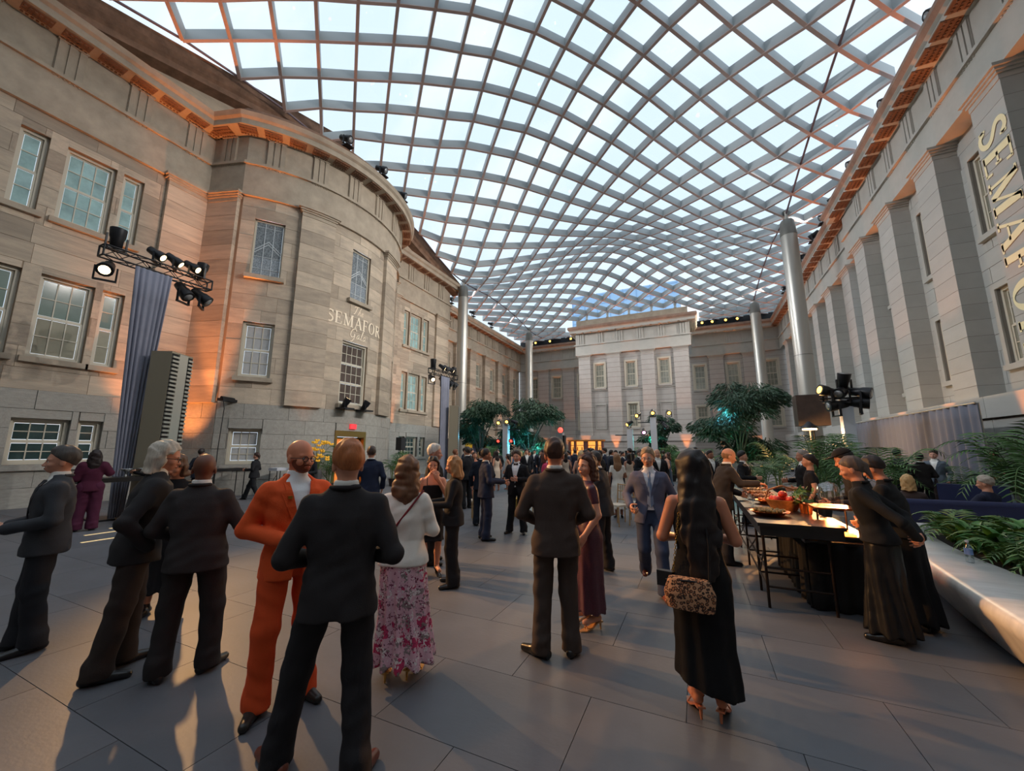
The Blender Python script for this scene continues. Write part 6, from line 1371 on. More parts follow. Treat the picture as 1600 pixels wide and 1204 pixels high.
                if top.get('bow'):
                    o = sh(1.455); c_ = Vector((o[0], o[1]+.072, 1.452)); mb = MB()
                    for s in (-1, 1): mb.add([c_+Vector((s*.008, .006, .01)), c_+Vector((s*.05, .002, .026)), c_+Vector((s*.05, .002, -.022)), c_+Vector((s*.008, .006, -.010))], [(0, 1, 2, 3)])
                    mb.sphere(c_, (.012, .012, .014), 8); mb.build('bow_tie', cloth((20, 20, 22), .4), root)
            if not bare:
                mb = MB()
                for q in 'RL':
                    if J['hand'+q]:
                        e_, w_ = Vector(J['el'+q]), Vector(J['wr'+q]); d_ = (w_-e_).normalized(); mb.tube([w_-d_*.03, w_+d_*.014], .039 if not fem else .034, 10)
                if mb.v and top.get('cuffs', True): mb.build('shirt_cuffs', cloth(shirt, .7), root)
    # -- shoes
    if shoe == 'oxford':
        mb = []; 
        for q in 'RL':
            a = np.array(J['ank'+q]); t = R(J['toe'+q]); d = np.array((math.sin(t), math.cos(t), 0)); z0 = a[2]-.085
            f = Field((a[0]-.25, a[1]-.25, z0-.01), (a[0]+.25, a[1]+.28, z0+.14), res*.75)
            p = np.array((a[0], a[1], z0)); f.cone(p-d*.055+(0, 0, .038), p+d*.05+(0, 0, .042), .039, .043, 0); f.cone(p+d*.05+(0, 0, .036), p+d*.175+(0, 0, .026), .043, .030, .02); f.cone(p-d*.02+(0, 0, .05), p+(0, 0, .10), .040, .042, .02)
            f.fn(lambda D, X, Y, Z: np.maximum(D, z0+.004-Z)); link('shoe', np_mesh('shoe', [f.mesh()]), shoe_m or SHOE, root)
    elif shoe == 'heel':
        for q in 'RL':
            a = Vector(J['ank'+q]); t = R(J['toe'+q]); d = Vector((math.sin(t), math.cos(t), 0)); mb = MB(); b = a-Vector((0, 0, a.z))
            mb.tube([b-d*.045, b-d*.04+Vector((0, 0, a.z-.045))], [.007, .013], 7); sv = Vector((d.y, -d.x, 0))
            pr = [(-.06, a.z-.05, .026), (0, a.z-.058, .026), (.06, .035, .034), (.13, .012, .036), (.19, .010, .02)]; vs = []
            for u_, z_, w_ in pr: c_ = b+d*u_; vs += [c_-sv*w_+Vector((0, 0, z_)), c_+sv*w_+Vector((0, 0, z_)), c_+sv*w_+Vector((0, 0, max(0, z_-.012))), c_-sv*w_+Vector((0, 0, max(0, z_-.012)))]
            mb.add(vs, [(4*i+j, 4*i+(j+1) % 4, 4*i+4+(j+1) % 4, 4*i+4+j) for i in range(4) for j in range(4)]+[(0, 1, 2, 3), (16, 19, 18, 17)])
            mb.tube([b+d*.12-sv*.036+Vector((0, 0, .012)), b+d*.12+Vector((0, 0, .055)), b+d*.12+sv*.036+Vector((0, 0, .012))], .006, 5)
            mb.tube([a+Vector((.038*math.cos(w_), .038*math.sin(w_), -.005)) for w_ in np.linspace(0, 6.28, 10)], .005, 5); mb.build('shoe', shoe_m or SHOE, root)
    return root, hm, J

BLKPL = mat('black plastic', rgb(18, 18, 20), .3)
def glasses(root, hm, c=BLKPL):
    mb = MB()
    for s in (-1, 1):
        mb.tube([hm @ Vector((s*.031+.022*math.cos(w), .100, .130+.018*math.sin(w))) for w in np.linspace(0, 2*math.pi, 13)[:-1]], .0026, 5, closed=True)
        mb.tube([hm @ Vector((s*.053, .098, .134)), hm @ Vector((s*.078, .06, .134)), hm @ Vector((s*.082, -.01, .130))], .0024, 5)
    mb.tube([hm @ Vector((-.010, .102, .134)), hm @ Vector((.010, .102, .134))], .0024, 5); return mb.build('glasses', c, root)
def beard(root, hm, col):
    f = Field((-.1, -.06, .0), (.1, .13, .16), .006); f.ell((0, .022, .118), (.068, .078, .085), 0); f.ell((0, .046, .073), (.051, .050, .046), .02); f.ell((0, .067, .054), (.028, .025, .023), .015)
    f.fn(lambda D, X, Y, Z: np.maximum(D, np.maximum(Z-.098-np.abs(X)*.5, -np.maximum(np.maximum(np.abs(X)-.024, np.abs(Z-.069)-.008), .07-Y))))
    f.ell((0, .098, .088), (.030, .012, .006), .004)
    return link('beard', np_mesh('beard', [xf(f.mesh(), hm)]), hairm(col), root)

# ================================================================== THE GUESTS
CH = (30, 29, 31); CHB = (44, 38, 36)
def brown_suit(): return None
# P1: profile man at the left edge
person((-5.35, 1.57), -163, 1.73, 'man in charcoal suit with grey-dark hair, profile, at the left picture edge', top=dict(c=(52, 53, 57), open=(.07, 1.1, .05), tie=(40, 40, 46)), bottom=dict(c=(34, 34, 38)), hair=('short', (76, 70, 66)), skin_c=(206, 146, 120), seed=1,
    pose=dict(elL=(-.26, -.02, 1.10), wrL=(-.14, .24, 1.05), elR=(.26, -.02, 1.10), wrR=(.14, .24, 1.05), handL='grip', handR='grip', palmL=(.3, 0, 1), palmR=(-.3, 0, 1), ankR=(.10, .05, .085), kneeR=(.1, .04, .5), ankL=(-.10, -.04, .085)))
# P2: white-haired man with glasses
r, hm, _ = person((-4.2, 1.72), 18, 1.78, 'white-haired man with glasses in dark suit, hand in pocket, leaning in', top=dict(c=(38, 36, 37), hem=.80), bottom=dict(c=(44, 37, 34)), hair=('bob', (196, 184, 168), dict(length=.01, vol=.88)), skin_c=(204, 140, 112), seed=2, head=(12, 12, 0),
    pose=dict(lean=(0, .13), pelvis=(0, .03), elR=(.30, -.14, 1.13), wrR=(.20, .05, .93), handR=None, elL=(-.25, .05, 1.12), wrL=(-.12, .26, 1.06), handL='grip', ankR=(.12, -.10, .085), kneeR=(.12, -.02, .5), ankL=(-.10, .04, .085), kneeL=(-.1, .05, .5)))
glasses(r, hm)
# P3: curly-haired guest in black behind them
person((-5.25, 2.45), 122, 1.66, 'curly-haired guest in black between the white-haired man and bald man', top=dict(c=(28, 27, 29), kind='blouse'), bottom=dict(c=(24, 23, 25), kind='dress', hem=.25, flare=.95), hair=('curly', (94, 66, 48), dict(length=.02, vol=.85)), skin_c=(196, 136, 108), fem=True, seed=3, head=(25, 18, 0),
    pose=dict(elL=(-.24, .06, 1.12), wrL=(-.06, .26, 1.12), handL='grip', palmL=(.8, 0, .5)))
# P4: bald man from behind
person((-3.68, 1.93), -42, 1.68, 'bald man in dark suit seen from behind at the left', top=dict(c=(44, 40, 40)), bottom=dict(c=(36, 33, 33), w=1.08), hair=('bald_none', (0, 0, 0)), skin_c=(112, 70, 52), seed=4, fat=.08, head=(-12, 4, 0),
    pose=dict(lean=(-.06, .02), elR=(.30, .0, 1.13), wrR=(.22, .22, 1.12), handR='grip', palmR=(-.8, 0, .4), elL=(-.30, -.04, 1.12), wrL=(-.20, .2, 1.02), handL='relax', ankR=(.15, .03, .085), ankL=(-.15, -.05, .085), kneeR=(.14, .04, .5), kneeL=(-.14, .0, .5), toeL=-35, toeR=25))
# P5: orange suit
r, hm, _ = person((-2.70, 2.04), 112, 1.79, 'bald bearded man with glasses in a rust orange suit', top=dict(c=(212, 82, 38), open=(.075, 1.08, .035), cuffs=False), bottom=dict(c=(202, 74, 34), w=1.02), hair=('bald_none', (0, 0, 0)), skin_c=(214, 134, 100), seed=5, head=(-22, 4, 0), shirt=(226, 228, 230), shoe_m=mat('black boot leather', rgb(40, 36, 32), .35),
    pose=dict(elR=(.29, -.08, 1.12), wrR=(.09, .24, 1.07), handR='grip', palmR=(-.6, -.2, .5), elL=(-.28, .0, 1.14), wrL=(-.15, .25, 1.10), handL='grip', ankR=(.15, .03, .085), kneeR=(.14, .05, .5), ankL=(-.13, .02, .085), toeR=30, lean=(.03, .0)))
glasses(r, hm); beard(r, hm, (120, 58, 34))
MB().box((.075, .125, 1.33), (.10, .145, 1.35)).build('lapel_pin', GOLD, r)
# P6: ginger man from behind, nearest
person((-1.90, 1.72), -40, 1.76, 'ginger-haired man in black suit and brown shoes, back to the viewer, nearest', top=dict(c=(38, 35, 36), hem=.80), bottom=dict(c=(31, 29, 31)), hair=('short', (176, 104, 58)), skin_c=(212, 150, 122), seed=6, head=(-18, 2, 0), shoe_m=SHOEB, res=.010,
    pose=dict(elR=(.285, -.08, 1.11), wrR=(.16, .20, 1.05), handR='grip', elL=(-.285, -.06, 1.11), wrL=(-.16, .22, 1.05), handL='grip', ankL=(-.25, .10, .085), kneeL=(-.18, .09, .5), ankR=(.17, -.10, .085), kneeR=(.14, .0, .5), toeL=-40, toeR=28, pelvis=(.02, 0)))
# P7: woman in white jacket and floral skirt
def floral():
    m = bpy.data.materials.new('pink floral chiffon'); m.use_nodes = True; nt = m.node_tree; N, Lk = nt.nodes.new, nt.links.new; b = nt.nodes['Principled BSDF']; b.inputs['Roughness'].default_value = .8
    tc = N('ShaderNodeTexCoord'); prev = None; base = (*rgb(226, 176, 190), 1)
    for sc_, thr, col in ((9, .36, rgb(196, 52, 96)), (13, .34, rgb(150, 130, 128)), (17, .33, rgb(236, 222, 220)), (22, .30, rgb(120, 40, 70))):
        v = N('ShaderNodeTexVoronoi'); v.inputs['Scale'].default_value = sc_; nz = N('ShaderNodeTexNoise'); nz.inputs['Scale'].default_value = sc_*2.2
        mxv = N('ShaderNodeMix'); mxv.data_type = 'VECTOR'; mxv.inputs['Factor'].default_value = .12; Lk(tc.outputs['Object'], mxv.inputs['A']); Lk(nz.outputs['Color'], mxv.inputs['B']); Lk(tc.outputs['Object'], nz.inputs['Vector']); Lk(mxv.outputs['Result'], v.inputs['Vector'])
        lt = N('ShaderNodeMath'); lt.operation = 'LESS_THAN'; lt.inputs[1].default_value = thr; Lk(v.outputs['Distance'], lt.inputs[0])
        mx = N('ShaderNodeMix'); mx.data_type = 'RGBA'; Lk(lt.outputs[0], mx.inputs['Factor']); mx.inputs['B'].default_value = (*col, 1)
        if prev: Lk(prev, mx.inputs['A'])
        else: mx.inputs['A'].default_value = base
        prev = mx.outputs['Result']
    Lk(prev, b.inputs['Base Color']); return m
TAN = mat('tan leather', rgb(196, 132, 92), .4)
r, hm, J = person((-2.17, 2.62), -22, 1.66, 'woman in white cardigan and long pink floral skirt, from behind', fem=True, top=dict(kind='jacket', c=(232, 222, 212), hem=.86, shirt=False, cuffs=False), bottom=dict(kind='skirt', mat=floral(), hem=.14, flare=1.12, fold=.022, nf=11, dx=.04), hair=('curly', (122, 84, 60), dict(length=.13, vol=.92)), skin_c=(210, 150, 120), seed=7, shoe='heel', shoe_m=mat('gold sandal', rgb(206, 160, 90), .35, metal=.5), head=(-15, 0, 0),
    pose=dict(elR=(.24, .02, 1.12), wrR=(.12, .22, 1.08), handR='grip', elL=(-.24, .0, 1.12), wrL=(-.12, .22, 1.06), handL='grip', ankR=(.09, .0, .13), ankL=(-.09, -.05, .13)))
MB().tube([(.15, -.02, 1.452), (.10, -.115, 1.36), (-.02, -.135, 1.20), (-.13, -.125, 1.02), (-.19, -.06, .95)], .009, 5).build('red_strap', mat('dark red strap', rgb(130, 24, 34), .5), r)
# P8..P10
person((-3.78, 5.2), 55, 1.80, 'white-haired man in tuxedo in profile behind the woman eating', top=dict(c=(28, 28, 31), open=(.08, 1.1, .02), bow=True), bottom=dict(c=(26, 26, 28)), hair=('short', (216, 210, 202)), skin_c=(204, 146, 124), seed=8, pose=dict(elR=(.27, .0, 1.12), wrR=(.15, .27, 1.12), handR='grip'), head=(5, 3, 0))
r, hm, J = person((-3.45, 4.72), 140, 1.62, 'dark-haired woman in strappy black dress raising food to her mouth', fem=True, top=dict(kind='bodice', bare_arms=True, neck=1.32), bottom=dict(kind='dress', c=(22, 21, 24), hem=.50, flare=.92, fold=.006), hair=('long', (34, 24, 22), dict(length=.22)), skin_c=(214, 152, 124), seed=9, shoe='heel', head=(8, 8, 0),
    pose=dict(elL=(-.22, .07, 1.14), wrL=(-.05, .17, 1.42), handL='pinch', hdL=(.35, .1, .9), palmL=(.3, -1, 0), elR=(.23, .0, 1.12), wrR=(.15, .25, 1.06), handR='grip', ankR=(.08, .02, .13), ankL=(-.10, -.03, .13)))
for s in (-1, 1): MB().tube([(s*.09, .10, 1.30), (s*.09, .055, 1.42), (s*.08, -.07, 1.36)], .005, 5).build('dress_strap', cloth((22, 21, 24)), r)
r, hm, J = person((-2.95, 4.5), -122, 1.63, 'woman with curly light-brown hair in black suit offering a wooden tray', fem=True, top=dict(kind='jacket', c=(30, 29, 31), hem=.80, shirt=False, cuffs=False), bottom=dict(c=(26, 25, 27), w=1.05), hair=('curly', (176, 128, 84), dict(length=.08, vol=.92)), skin_c=(200, 142, 112), seed=10, head=(5, 8, 0),
    pose=dict(elR=(.24, .06, 1.10), wrR=(.14, .36, 1.08), handR='flat', palmR=(0, 0, 1), elL=(-.24, .06, 1.10), wrL=(-.14, .36, 1.08), handL='flat', palmL=(0, 0, 1), hdR=(-.1, 1, 0), hdL=(.1, 1, 0)))
WOODT = mat('warm wood tray', rgb(196, 142, 84), .5, var=.15, vscale=4)
a = R(-122); fd = Vector((math.sin(a), math.cos(a), 0)); tc_ = Vector((-2.95, 4.5, 0))+fd*.50
t = empty('serving_tray', (tc_.x, tc_.y, 1.035), rz=-a, label='wooden serving tray held out by the woman in black', cat='tray'); MB().box((-.17, -.13, 0), (.17, .13, .012)).build('tray_base', WOODT, t)
for q in ((-.17, -.13, -.155, .13), (.155, -.13, .17, .13), (-.17, -.13, .17, -.115), (-.17, .115, .17, .13)): MB().box((q[0], q[1], 0), (q[2], q[3], .06)).build('tray_side', WOODT, t)
# P11, P12
person((-3.80, 6.95), 48, 1.74, 'man in navy suit turned to the man in the bow tie', top=dict(c=(34, 40, 58), open=(.07, 1.1, .03)), bottom=dict(c=(32, 38, 56)), hair=('crop', (46, 36, 32)), skin_c=(172, 112, 84), seed=11, pose=dict(elR=(.27, .0, 1.12), wrR=(.12, .32, 1.10), handR='grip', elL=(-.26, .04, 1.12), wrL=(-.08, .32, 1.10), handL='grip'))
person((-3.50, 7.75), 172, 1.70, 'man in black tuxedo and bow tie facing the viewer, hand on his chest', top=dict(c=(26, 26, 30), open=(.10, 1.02, .08), bow=True), bottom=dict(c=(24, 24, 27)), hair=('short', (58, 44, 36)), skin_c=(208, 148, 122), seed=12, pose=dict(elL=(-.29, -.02, 1.12), wrL=(-.09, .20, 1.14), handL='relax', palmL=(.2, -1, 0), elR=(.27, .0, 1.12), wrR=(.16, .26, 1.08), handR='grip', ankR=(.16, 0, .085), ankL=(-.16, .0, .085)), shirt=(228, 228, 232))
# P13 tall man from behind
person((-1.17, 3.42), -21, 1.81, 'tall man in dark brown suit standing with his back to the viewer', top=dict(c=(58, 48, 44), hem=.79), bottom=dict(c=(56, 47, 43)), hair=('short', (70, 44, 34)), skin_c=(214, 140, 110), seed=13, res=.011, head=(3, 2, 0),
    pose=dict(elR=(.28, -.03, 1.12), wrR=(.17, .20, 1.02), handR='grip', elL=(-.29, -.02, 1.12), wrL=(-.17, .20, 1.02), handL='grip', ankL=(-.13, -.02, .085), toeL=-55, ankR=(.12, .03, .085), kneeR=(.10, .05, .5)))
# P14 purple dress
r, hm, J = person((-1.05, 4.10), -118, 1.68, 'woman in plum sequin dress beside the tall man, looking left', fem=True, top=dict(kind='bodice', short=True), bottom=dict(kind='dress', mat=mat('plum sequin', rgb(78, 32, 50), .45, var=.4, vscale=90, spec=.7), hem=.16, flare=.80, hip=.178, fold=.008), hair=('bob', (78, 48, 38), dict(length=.03)), skin_c=(214, 156, 130), seed=14, shoe='heel', shoe_m=mat('nude gold heel', rgb(200, 150, 100), .35, metal=.3), head=(-32, 2, 0),
    pose=dict(elL=(-.20, -.05, 1.12), wrL=(-.19, .10, .90), elR=(.2, 0, 1.12), wrR=(.1, .2, 1.05), ankR=(.07, .03, .13), ankL=(-.07, -.04, .13)))
MB().sphere(hm @ Vector((-.088, .0, .082)), .010, 8).build('earring', WHITEM, r)
# P15
person((-1.30, 5.90), -78, 1.70, 'man in charcoal suit, turned away behind the woman in plum', top=dict(c=(44, 44, 47), open=(.06, 1.1, .02), lapel=None), bottom=dict(c=(34, 33, 36)), hair=('crop', (60, 58, 58)), skin_c=(140, 92, 70), seed=15, head=(-18, 14, 0), pose=dict(lean=(0, .12), elL=(-.27, .02, 1.14), wrL=(-.12, .26, 1.25), handL='grip', elR=(.27, .02, 1.12), wrR=(.12, .28, 1.15), handR='grip', ankL=(-.1, .1, .085)))
# P16 walking man
r, hm, J = person((-.58, 5.45), 172, 1.74, 'man in blue-grey suit and light blue tie walking towards the viewer', top=dict(c=(86, 88, 108), open=(.085, 1.12, .09), tie=(120, 134, 160)), bottom=dict(c=(52, 60, 82)), hair=('short', (156, 134, 110)), skin_c=(206, 146, 118), seed=16, head=(10, 0, 0), shoe_m=SHOEB, shirt=(222, 218, 222),
    pose=dict(elR=(.29, -.05, 1.14), wrR=(.24, .17, 1.02), handR='grip', palmR=(-.6, -.3, .2), elL=(-.29, -.06, 1.12), wrL=(-.24, .12, .96), handL='relax', ankL=(-.10, .26, .085), kneeL=(-.10, .20, .50), kneeR=(.10, .06, .50), ankR=(.09, -.30, .19), toeR=5, toeL=-5))
glasses(r, hm, STEELM)
# P17 woman in black, long hair, bags
r, hm, J = person((-.03, 3.12), -4, 1.71, 'woman in long black dress with very long dark hair, back to the viewer', fem=True, top=dict(kind='bodice', bare_arms=True), bottom=dict(kind='dress', c=(15, 15, 17), hem=.16, flare=.98, hip=.195, fold=.008, slant=.24), hair=('long', (32, 24, 24), dict(length=.60, vol=1.18)), skin_c=(196, 128, 98), seed=17, shoe='heel', shoe_m=mat('tan sandal', rgb(190, 118, 86), .4), res=.010, head=(-4, 6, 0),
    pose=dict(elR=(.235, .0, 1.13), wrR=(.12, .24, 1.10), handR='grip', elL=(-.235, .0, 1.13), wrL=(-.12, .24, 1.08), handL='grip', ankR=(.07, .0, .13), ankL=(-.07, .0, .13)))
def leopard():
    m = bpy.data.materials.new('leopard print fur'); m.use_nodes = True; nt = m.node_tree; N, Lk = nt.nodes.new, nt.links.new; b = nt.nodes['Principled BSDF']; b.inputs['Roughness'].default_value = .9
    tc = N('ShaderNodeTexCoord'); v = N('ShaderNodeTexVoronoi'); v.inputs['Scale'].default_value = 48; Lk(tc.outputs['Object'], v.inputs['Vector']); r = N('ShaderNodeValToRGB'); e = r.color_ramp.elements
    e[0].position = .25; e[0].color = (*rgb(160, 104, 70), 1); e[1].position = .34; e[1].color = (*rgb(48, 30, 24), 1); q = e.new(.50); q.color = (*rgb(50, 32, 26), 1); q = e.new(.56); q.color = (*rgb(190, 140, 104), 1); Lk(v.outputs['Distance'], r.inputs['Fac']); Lk(r.outputs['Color'], b.inputs['Base Color']); return m
t = empty('leopard_bag', (-.10, 2.92, .80), rz=R(-6), label='leopard print shoulder bag on the hip of the woman in black', cat='bag')
f = Field((-.2, -.1, -.14), (.2, .1, .14), .009); f.loft([(-.10, 0, 0, .14, .045), (0, 0, 0, .155, .055), (.09, 0, 0, .12, .035)], 0, p=3.2); link('bag_body', np_mesh('bag_body', [f.mesh()]), leopard(), t)
MB().tube([(-.14, 0, .06), (0, -.05, .085), (.13, 0, .075)], .006, 5).build('zipper', BLK, t); MB().tube([(.12, 0, .08), (.13, .03, .3), (.10, .10, .55)], .007, 5).build('strap', BLK, t)
t = empty('chain_purse', (-.25, 3.04, .84), rz=R(-10), label='small black purse hanging on a gold chain from her shoulder', cat='bag'); t.scale = (.7, .7, .7); MB().box((-.075, -.03, -.07), (.075, .03, .07)).build('purse_body', SHOE, t); MB().box((-.07, -.036, -.01), (.07, -.029, .07)).build('flap', SHOE, t)
for k in range(34):
    s_ = k/33; p = Vector((.08+.12*s_, -.01+.03*s_, .08+.80*s_)); M = Matrix.Translation(p) @ Matrix.Rotation(R(90*(k % 2)), 4, 'Z'); MB().tube([M @ Vector((.010*math.cos(w), 0, .015*math.sin(w))) for w in np.linspace(0, 6.283, 9)[:-1]], .003, 4, closed=True).build('chain_link', GOLD, t)
# P18, P19: servers in black; P20: cook with cap
r, hm, J = person((1.50, 5.02), -66, 1.66, 'server in black with grey ponytail bending over the buffet, hands behind back', fem=True, top=dict(kind='jacket', c=(24, 24, 26), hem=.90, shirt=False, cuffs=False), bottom=dict(kind='skirt', c=(20, 20, 22), hem=.07, flare=1.05, fold=.016), hair=('bun', (92, 78, 70)), skin_c=(204, 138, 110), seed=18, head=(0, 14, 0),
    pose=dict(lean=(0, .22), pelvis=(0, -.03), elR=(.25, -.22, 1.14), wrR=(.04, -.30, .98), handR='grip', hdR=(-1, -.1, -.2), palmR=(0, 1, 0), elL=(-.25, -.24, 1.14), wrL=(-.04, -.28, .98), handL='grip', hdL=(1, 0, -.2), palmL=(0, 1, 0)))
person((1.85, 5.45), -58, 1.66, 'second server in long black skirt half hidden behind the first', fem=True, top=dict(kind='jacket', c=(26, 25, 26), hem=.90, shirt=False, cuffs=False), bottom=dict(kind='skirt', c=(21, 20, 22), hem=.08, flare=1.15, fold=.018), hair=('short', (44, 34, 32)), skin_c=(190, 126, 98), seed=19, head=(0, 25, 0), pose=dict(lean=(0, .22), elR=(.24, .05, 1.1), wrR=(.1, .3, 1.0), elL=(-.24, .05, 1.1), wrL=(-.1, .3, 1.0)))
r, hm, J = person((1.88, 6.35), -88, 1.74, 'cook in black cap lit orange, leaning over the carving station', top=dict(kind='shirt', c=(30, 28, 29)), bottom=dict(c=(24, 23, 25)), hair=('crop', (36, 28, 26)), skin_c=(206, 136, 104), seed=20, head=(8, 22, 0), pose=dict(lean=(0, .26), elR=(.26, .08, 1.1), wrR=(.14, .36, 1.05), handR='grip', elL=(-.26, .08, 1.1), wrL=(-.14, .36, 1.05), handL='grip'))
f = Field((-.14, -.16, .15), (.14, .2, .32), .009); f.ell((0, -.01, .2), (.09, .112, .09), 0); f.fn(lambda D, X, Y, Z: np.maximum(D, .205-Z)); f.ell((0, .11, .208), (.075, .075, .010), .01); link('cap', np_mesh('cap', [xf(f.mesh(), hm)]), cloth((30, 27, 27)), r)
# P21 man reaching over the buffet
person((.30, 7.15), 68, 1.76, 'balding man in dark jacket reaching across the buffet', top=dict(c=(40, 37, 37)), bottom=dict(c=(34, 32, 34)), hair=('bald_fringe', (146, 108, 78)), skin_c=(208, 148, 116), seed=21, head=(6, 16, 0), pose=dict(lean=(0, .28), elR=(.26, .12, 1.2), wrR=(.18, .42, 1.2), handR='pinch', hdR=(0, 1, -.1), palmR=(0, 0, -1), elL=(-.25, .1, 1.1), wrL=(-.12, .34, 1.02), handL='grip'))
# seated pair on the banquette, backs to the viewer
SIT = dict(hipR=(.10, .0, .50), hipL=(-.10, .0, .50), kneeR=(.12, .42, .50), kneeL=(-.12, .42, .50), ankR=(.12, .42, .085), ankL=(-.12, .42, .085))
def seated(loc, face, label, fem, top_c, hair, seed, head=(0, 0, 0), skin_c=(208, 150, 122), arm=None, res=.014, zdrop=.47):
    r = empty('person', (loc[0], loc[1], 0), rz=-R(face), label=label, cat='person'); hm = Matrix.Translation((0, -.02, 1.0)) @ Matrix.Rotation(R(-head[0]), 4, 'Z') @ Matrix.Rotation(R(-head[1]), 4, 'X')
    A = arm or ((.26, .1, .72), (.18, .34, .70)); f = Field((-.4, -.25, .5), (.4, .6, 1.32), .009); f.use(hm); head_into(f, female=fem); f.use(None); f.loft([(.5, 0, 0, .1, .07), (.88, 0, -.02, .13, .07), (.95, 0, -.02, .08, .06), (1.02, 0, -.02, .05, .05)], .03)
    for s in (1, -1):
        w_ = Vector((A[1][0]*s, A[1][1], A[1][2])); e_ = Vector((A[0][0]*s, A[0][1], A[0][2])); f.cone((s*.15, -.02, .88), e_, .04, .035, .02); f.cone(e_, w_, .035, .026, .02)
        f.use(hand_frame(s > 0, w_, w_-e_, (0, 0, -1))); hand_into(f, .55, mn=.0095); f.use(None)
    link('body', np_mesh('body', [f.mesh()]), skin(skin_c), r)
    f = Field((-.45, -.3, .3), (.75, .5, 1.1), res); f.loft([(.42, 0, 0, .185, .14), (.58, 0, -.01, .175, .125), (.76, 0, -.02, .19, .125), (.88, 0, -.02, .185, .105), (.94, 0, -.02, .14, .08), (1.0, 0, -.025, .066, .06)], 0)
    for s in (1, -1):
        w_ = (A[1][0]*s, A[1][1], A[1][2]) if not (arm and s < 0) else (-.16, .3, .62); e_ = (A[0][0]*s, A[0][1], A[0][2]) if not (arm and s < 0) else (-.25, .05, .68)
        f.cone((s*.165, -.02, .89), e_, .07, .058, .03); f.cone(e_, w_, .058, .048, .02)
    f.fn(wrinkle(.003, seed)); link('jacket', np_mesh('jacket', [f.mesh()]), cloth(top_c), r)
    f = Field((-.3, -.25, .0), (.3, .65, .62), res)
    for s in (1, -1): f.cone((s*.09, 0, .52), (s*.11, .42, .52), .095, .075, .03); f.cone((s*.11, .42, .50), (s*.11, .44, .09), .075, .06, .02)
    f.fn(lambda D, X, Y, Z: np.maximum(D, .04-Z)); link('trousers', np_mesh('trousers', [f.mesh()]), cloth(tuple(int(c*.8) for c in top_c)), r)
    link('hair', np_mesh('hair', [xf(hair_field(hair[0], .009, seed=seed, **(hair[2] if len(hair) > 2 else {})), hm)]), hairm(hair[1]), r)
    for s in (1, -1): f = Field((s*.11-.1, .3, 0), (s*.11+.1, .7, .14), .012); f.cone((s*.11, .42, .045), (s*.11, .58, .03), .042, .03, 0); f.fn(lambda D, X, Y, Z: np.maximum(D, .004-Z)); link('shoe', np_mesh('shoe', [f.mesh()]), SHOE, r)
    return r
seated((3.55, 9.95), 5, 'woman with short blonde hair seated on the navy banquette, from behind', True, (60, 50, 48), ('bob', (206, 166, 112), dict(length=.02, vol=1.0)), 41)
seated((4.65, 10.1), -35, 'grey-haired man in navy suit seated on the banquette gesturing with one hand', False, (30, 34, 50), ('short', (176, 164, 150)), 42, head=(-20, 5, 0))
# standing people near the drape screen
person((5.45, 15.6), 60, 1.76, 'cook in black cap standing by the drape screen', top=dict(kind='shirt', c=(28, 27, 30)), bottom=dict(c=(24, 24, 28)), hair=('short', (24, 22, 22)), skin_c=(190, 132, 106), seed=22, res=.014, pose=dict(wrR=(.12, .32, 1.12), elR=(.25, .05, 1.12), wrL=(-.12, .32, 1.12), elL=(-.25, .05, 1.12)))
person((5.35, 14.1), 5, 1.66, 'person in dark jacket seen from behind before the drape screen', top=dict(c=(34, 30, 30)), bottom=dict(c=(28, 27, 30)), hair=('short', (30, 24, 24)), skin_c=(160, 110, 84), seed=23, res=.014, pose=dict(wrR=(.1, .25, 1.1), wrL=(-.1, .25, 1.1)))
person((6.0, 15.0), 215, 1.74, 'man in grey blazer and brown trousers talking before the drape screen', top=dict(c=(88, 96, 106), open=(.09, 1.1, .05)), bottom=dict(c=(84, 70, 68)), hair=('short', (70, 48, 42)), skin_c=(208, 150, 128), seed=24, res=.014)
person((7.25, 15.2), 240, 1.74, 'woman in long pale blue patterned dress walking left by the palms', fem=True, top=dict(kind='bodice', short=True), bottom=dict(kind='dress', mat=mat('blue print chiffon', rgb(92, 124, 146), .8, var=.5, vscale=7, col2=rgb(170, 190, 200)), hem=.08, flare=1.3, fold=.02, dy=-.1), hair=('bob', (60, 40, 34), dict(length=.05, vol=1.05)), skin_c=(200, 140, 112), seed=25, res=.014, pose=dict(elL=(-.24, .0, 1.14), wrL=(-.16, .28, 1.02), elR=(.24, .02, 1.12), wrR=(.16, .28, 1.0)))
person((2.62, 3.75, .0), -150, 1.62, 'dark-haired guest cut by the right picture edge behind the planter', top=dict(c=(30, 28, 30)), bottom=dict(c=(28, 27, 29)), hair=('short', (26, 22, 22)), seed=26, res=.016) if False else None
# left background
person((-11.9, 4.0), -70, 1.70, 'woman in plum peplum top and wide trousers with long curly dark hair, from behind', fem=True, top=dict(kind='jacket', c=(74, 28, 48), hem=.84, puff=True, shirt=False, cuffs=False), bottom=dict(c=(66, 26, 46), w=1.35), hair=('curly', (36, 24, 24), dict(length=.20, vol=1.0)), skin_c=(120, 78, 60), seed=27, res=.014, pose=dict(elR=(.27, .02, 1.22), wrR=(.2, .2, 1.32), elL=(-.24, .0, 1.12), wrL=(-.12, .25, 1.1)))
person((-12.3, 5.2), -140, 1.68, 'woman in long black dress at the high table by the louvred tower', fem=True, top=dict(kind='bodice'), bottom=dict(kind='dress', c=(24, 22, 24), hem=.06, flare=1.3), hair=('long', (28, 22, 22), dict(length=.25)), skin_c=(206, 152, 126), seed=28, res=.014, pose=dict(elL=(-.22, .06, 1.16), wrL=(-.1, .3, 1.2), elR=(.22, .06, 1.16), wrR=(.08, .3, 1.2)))
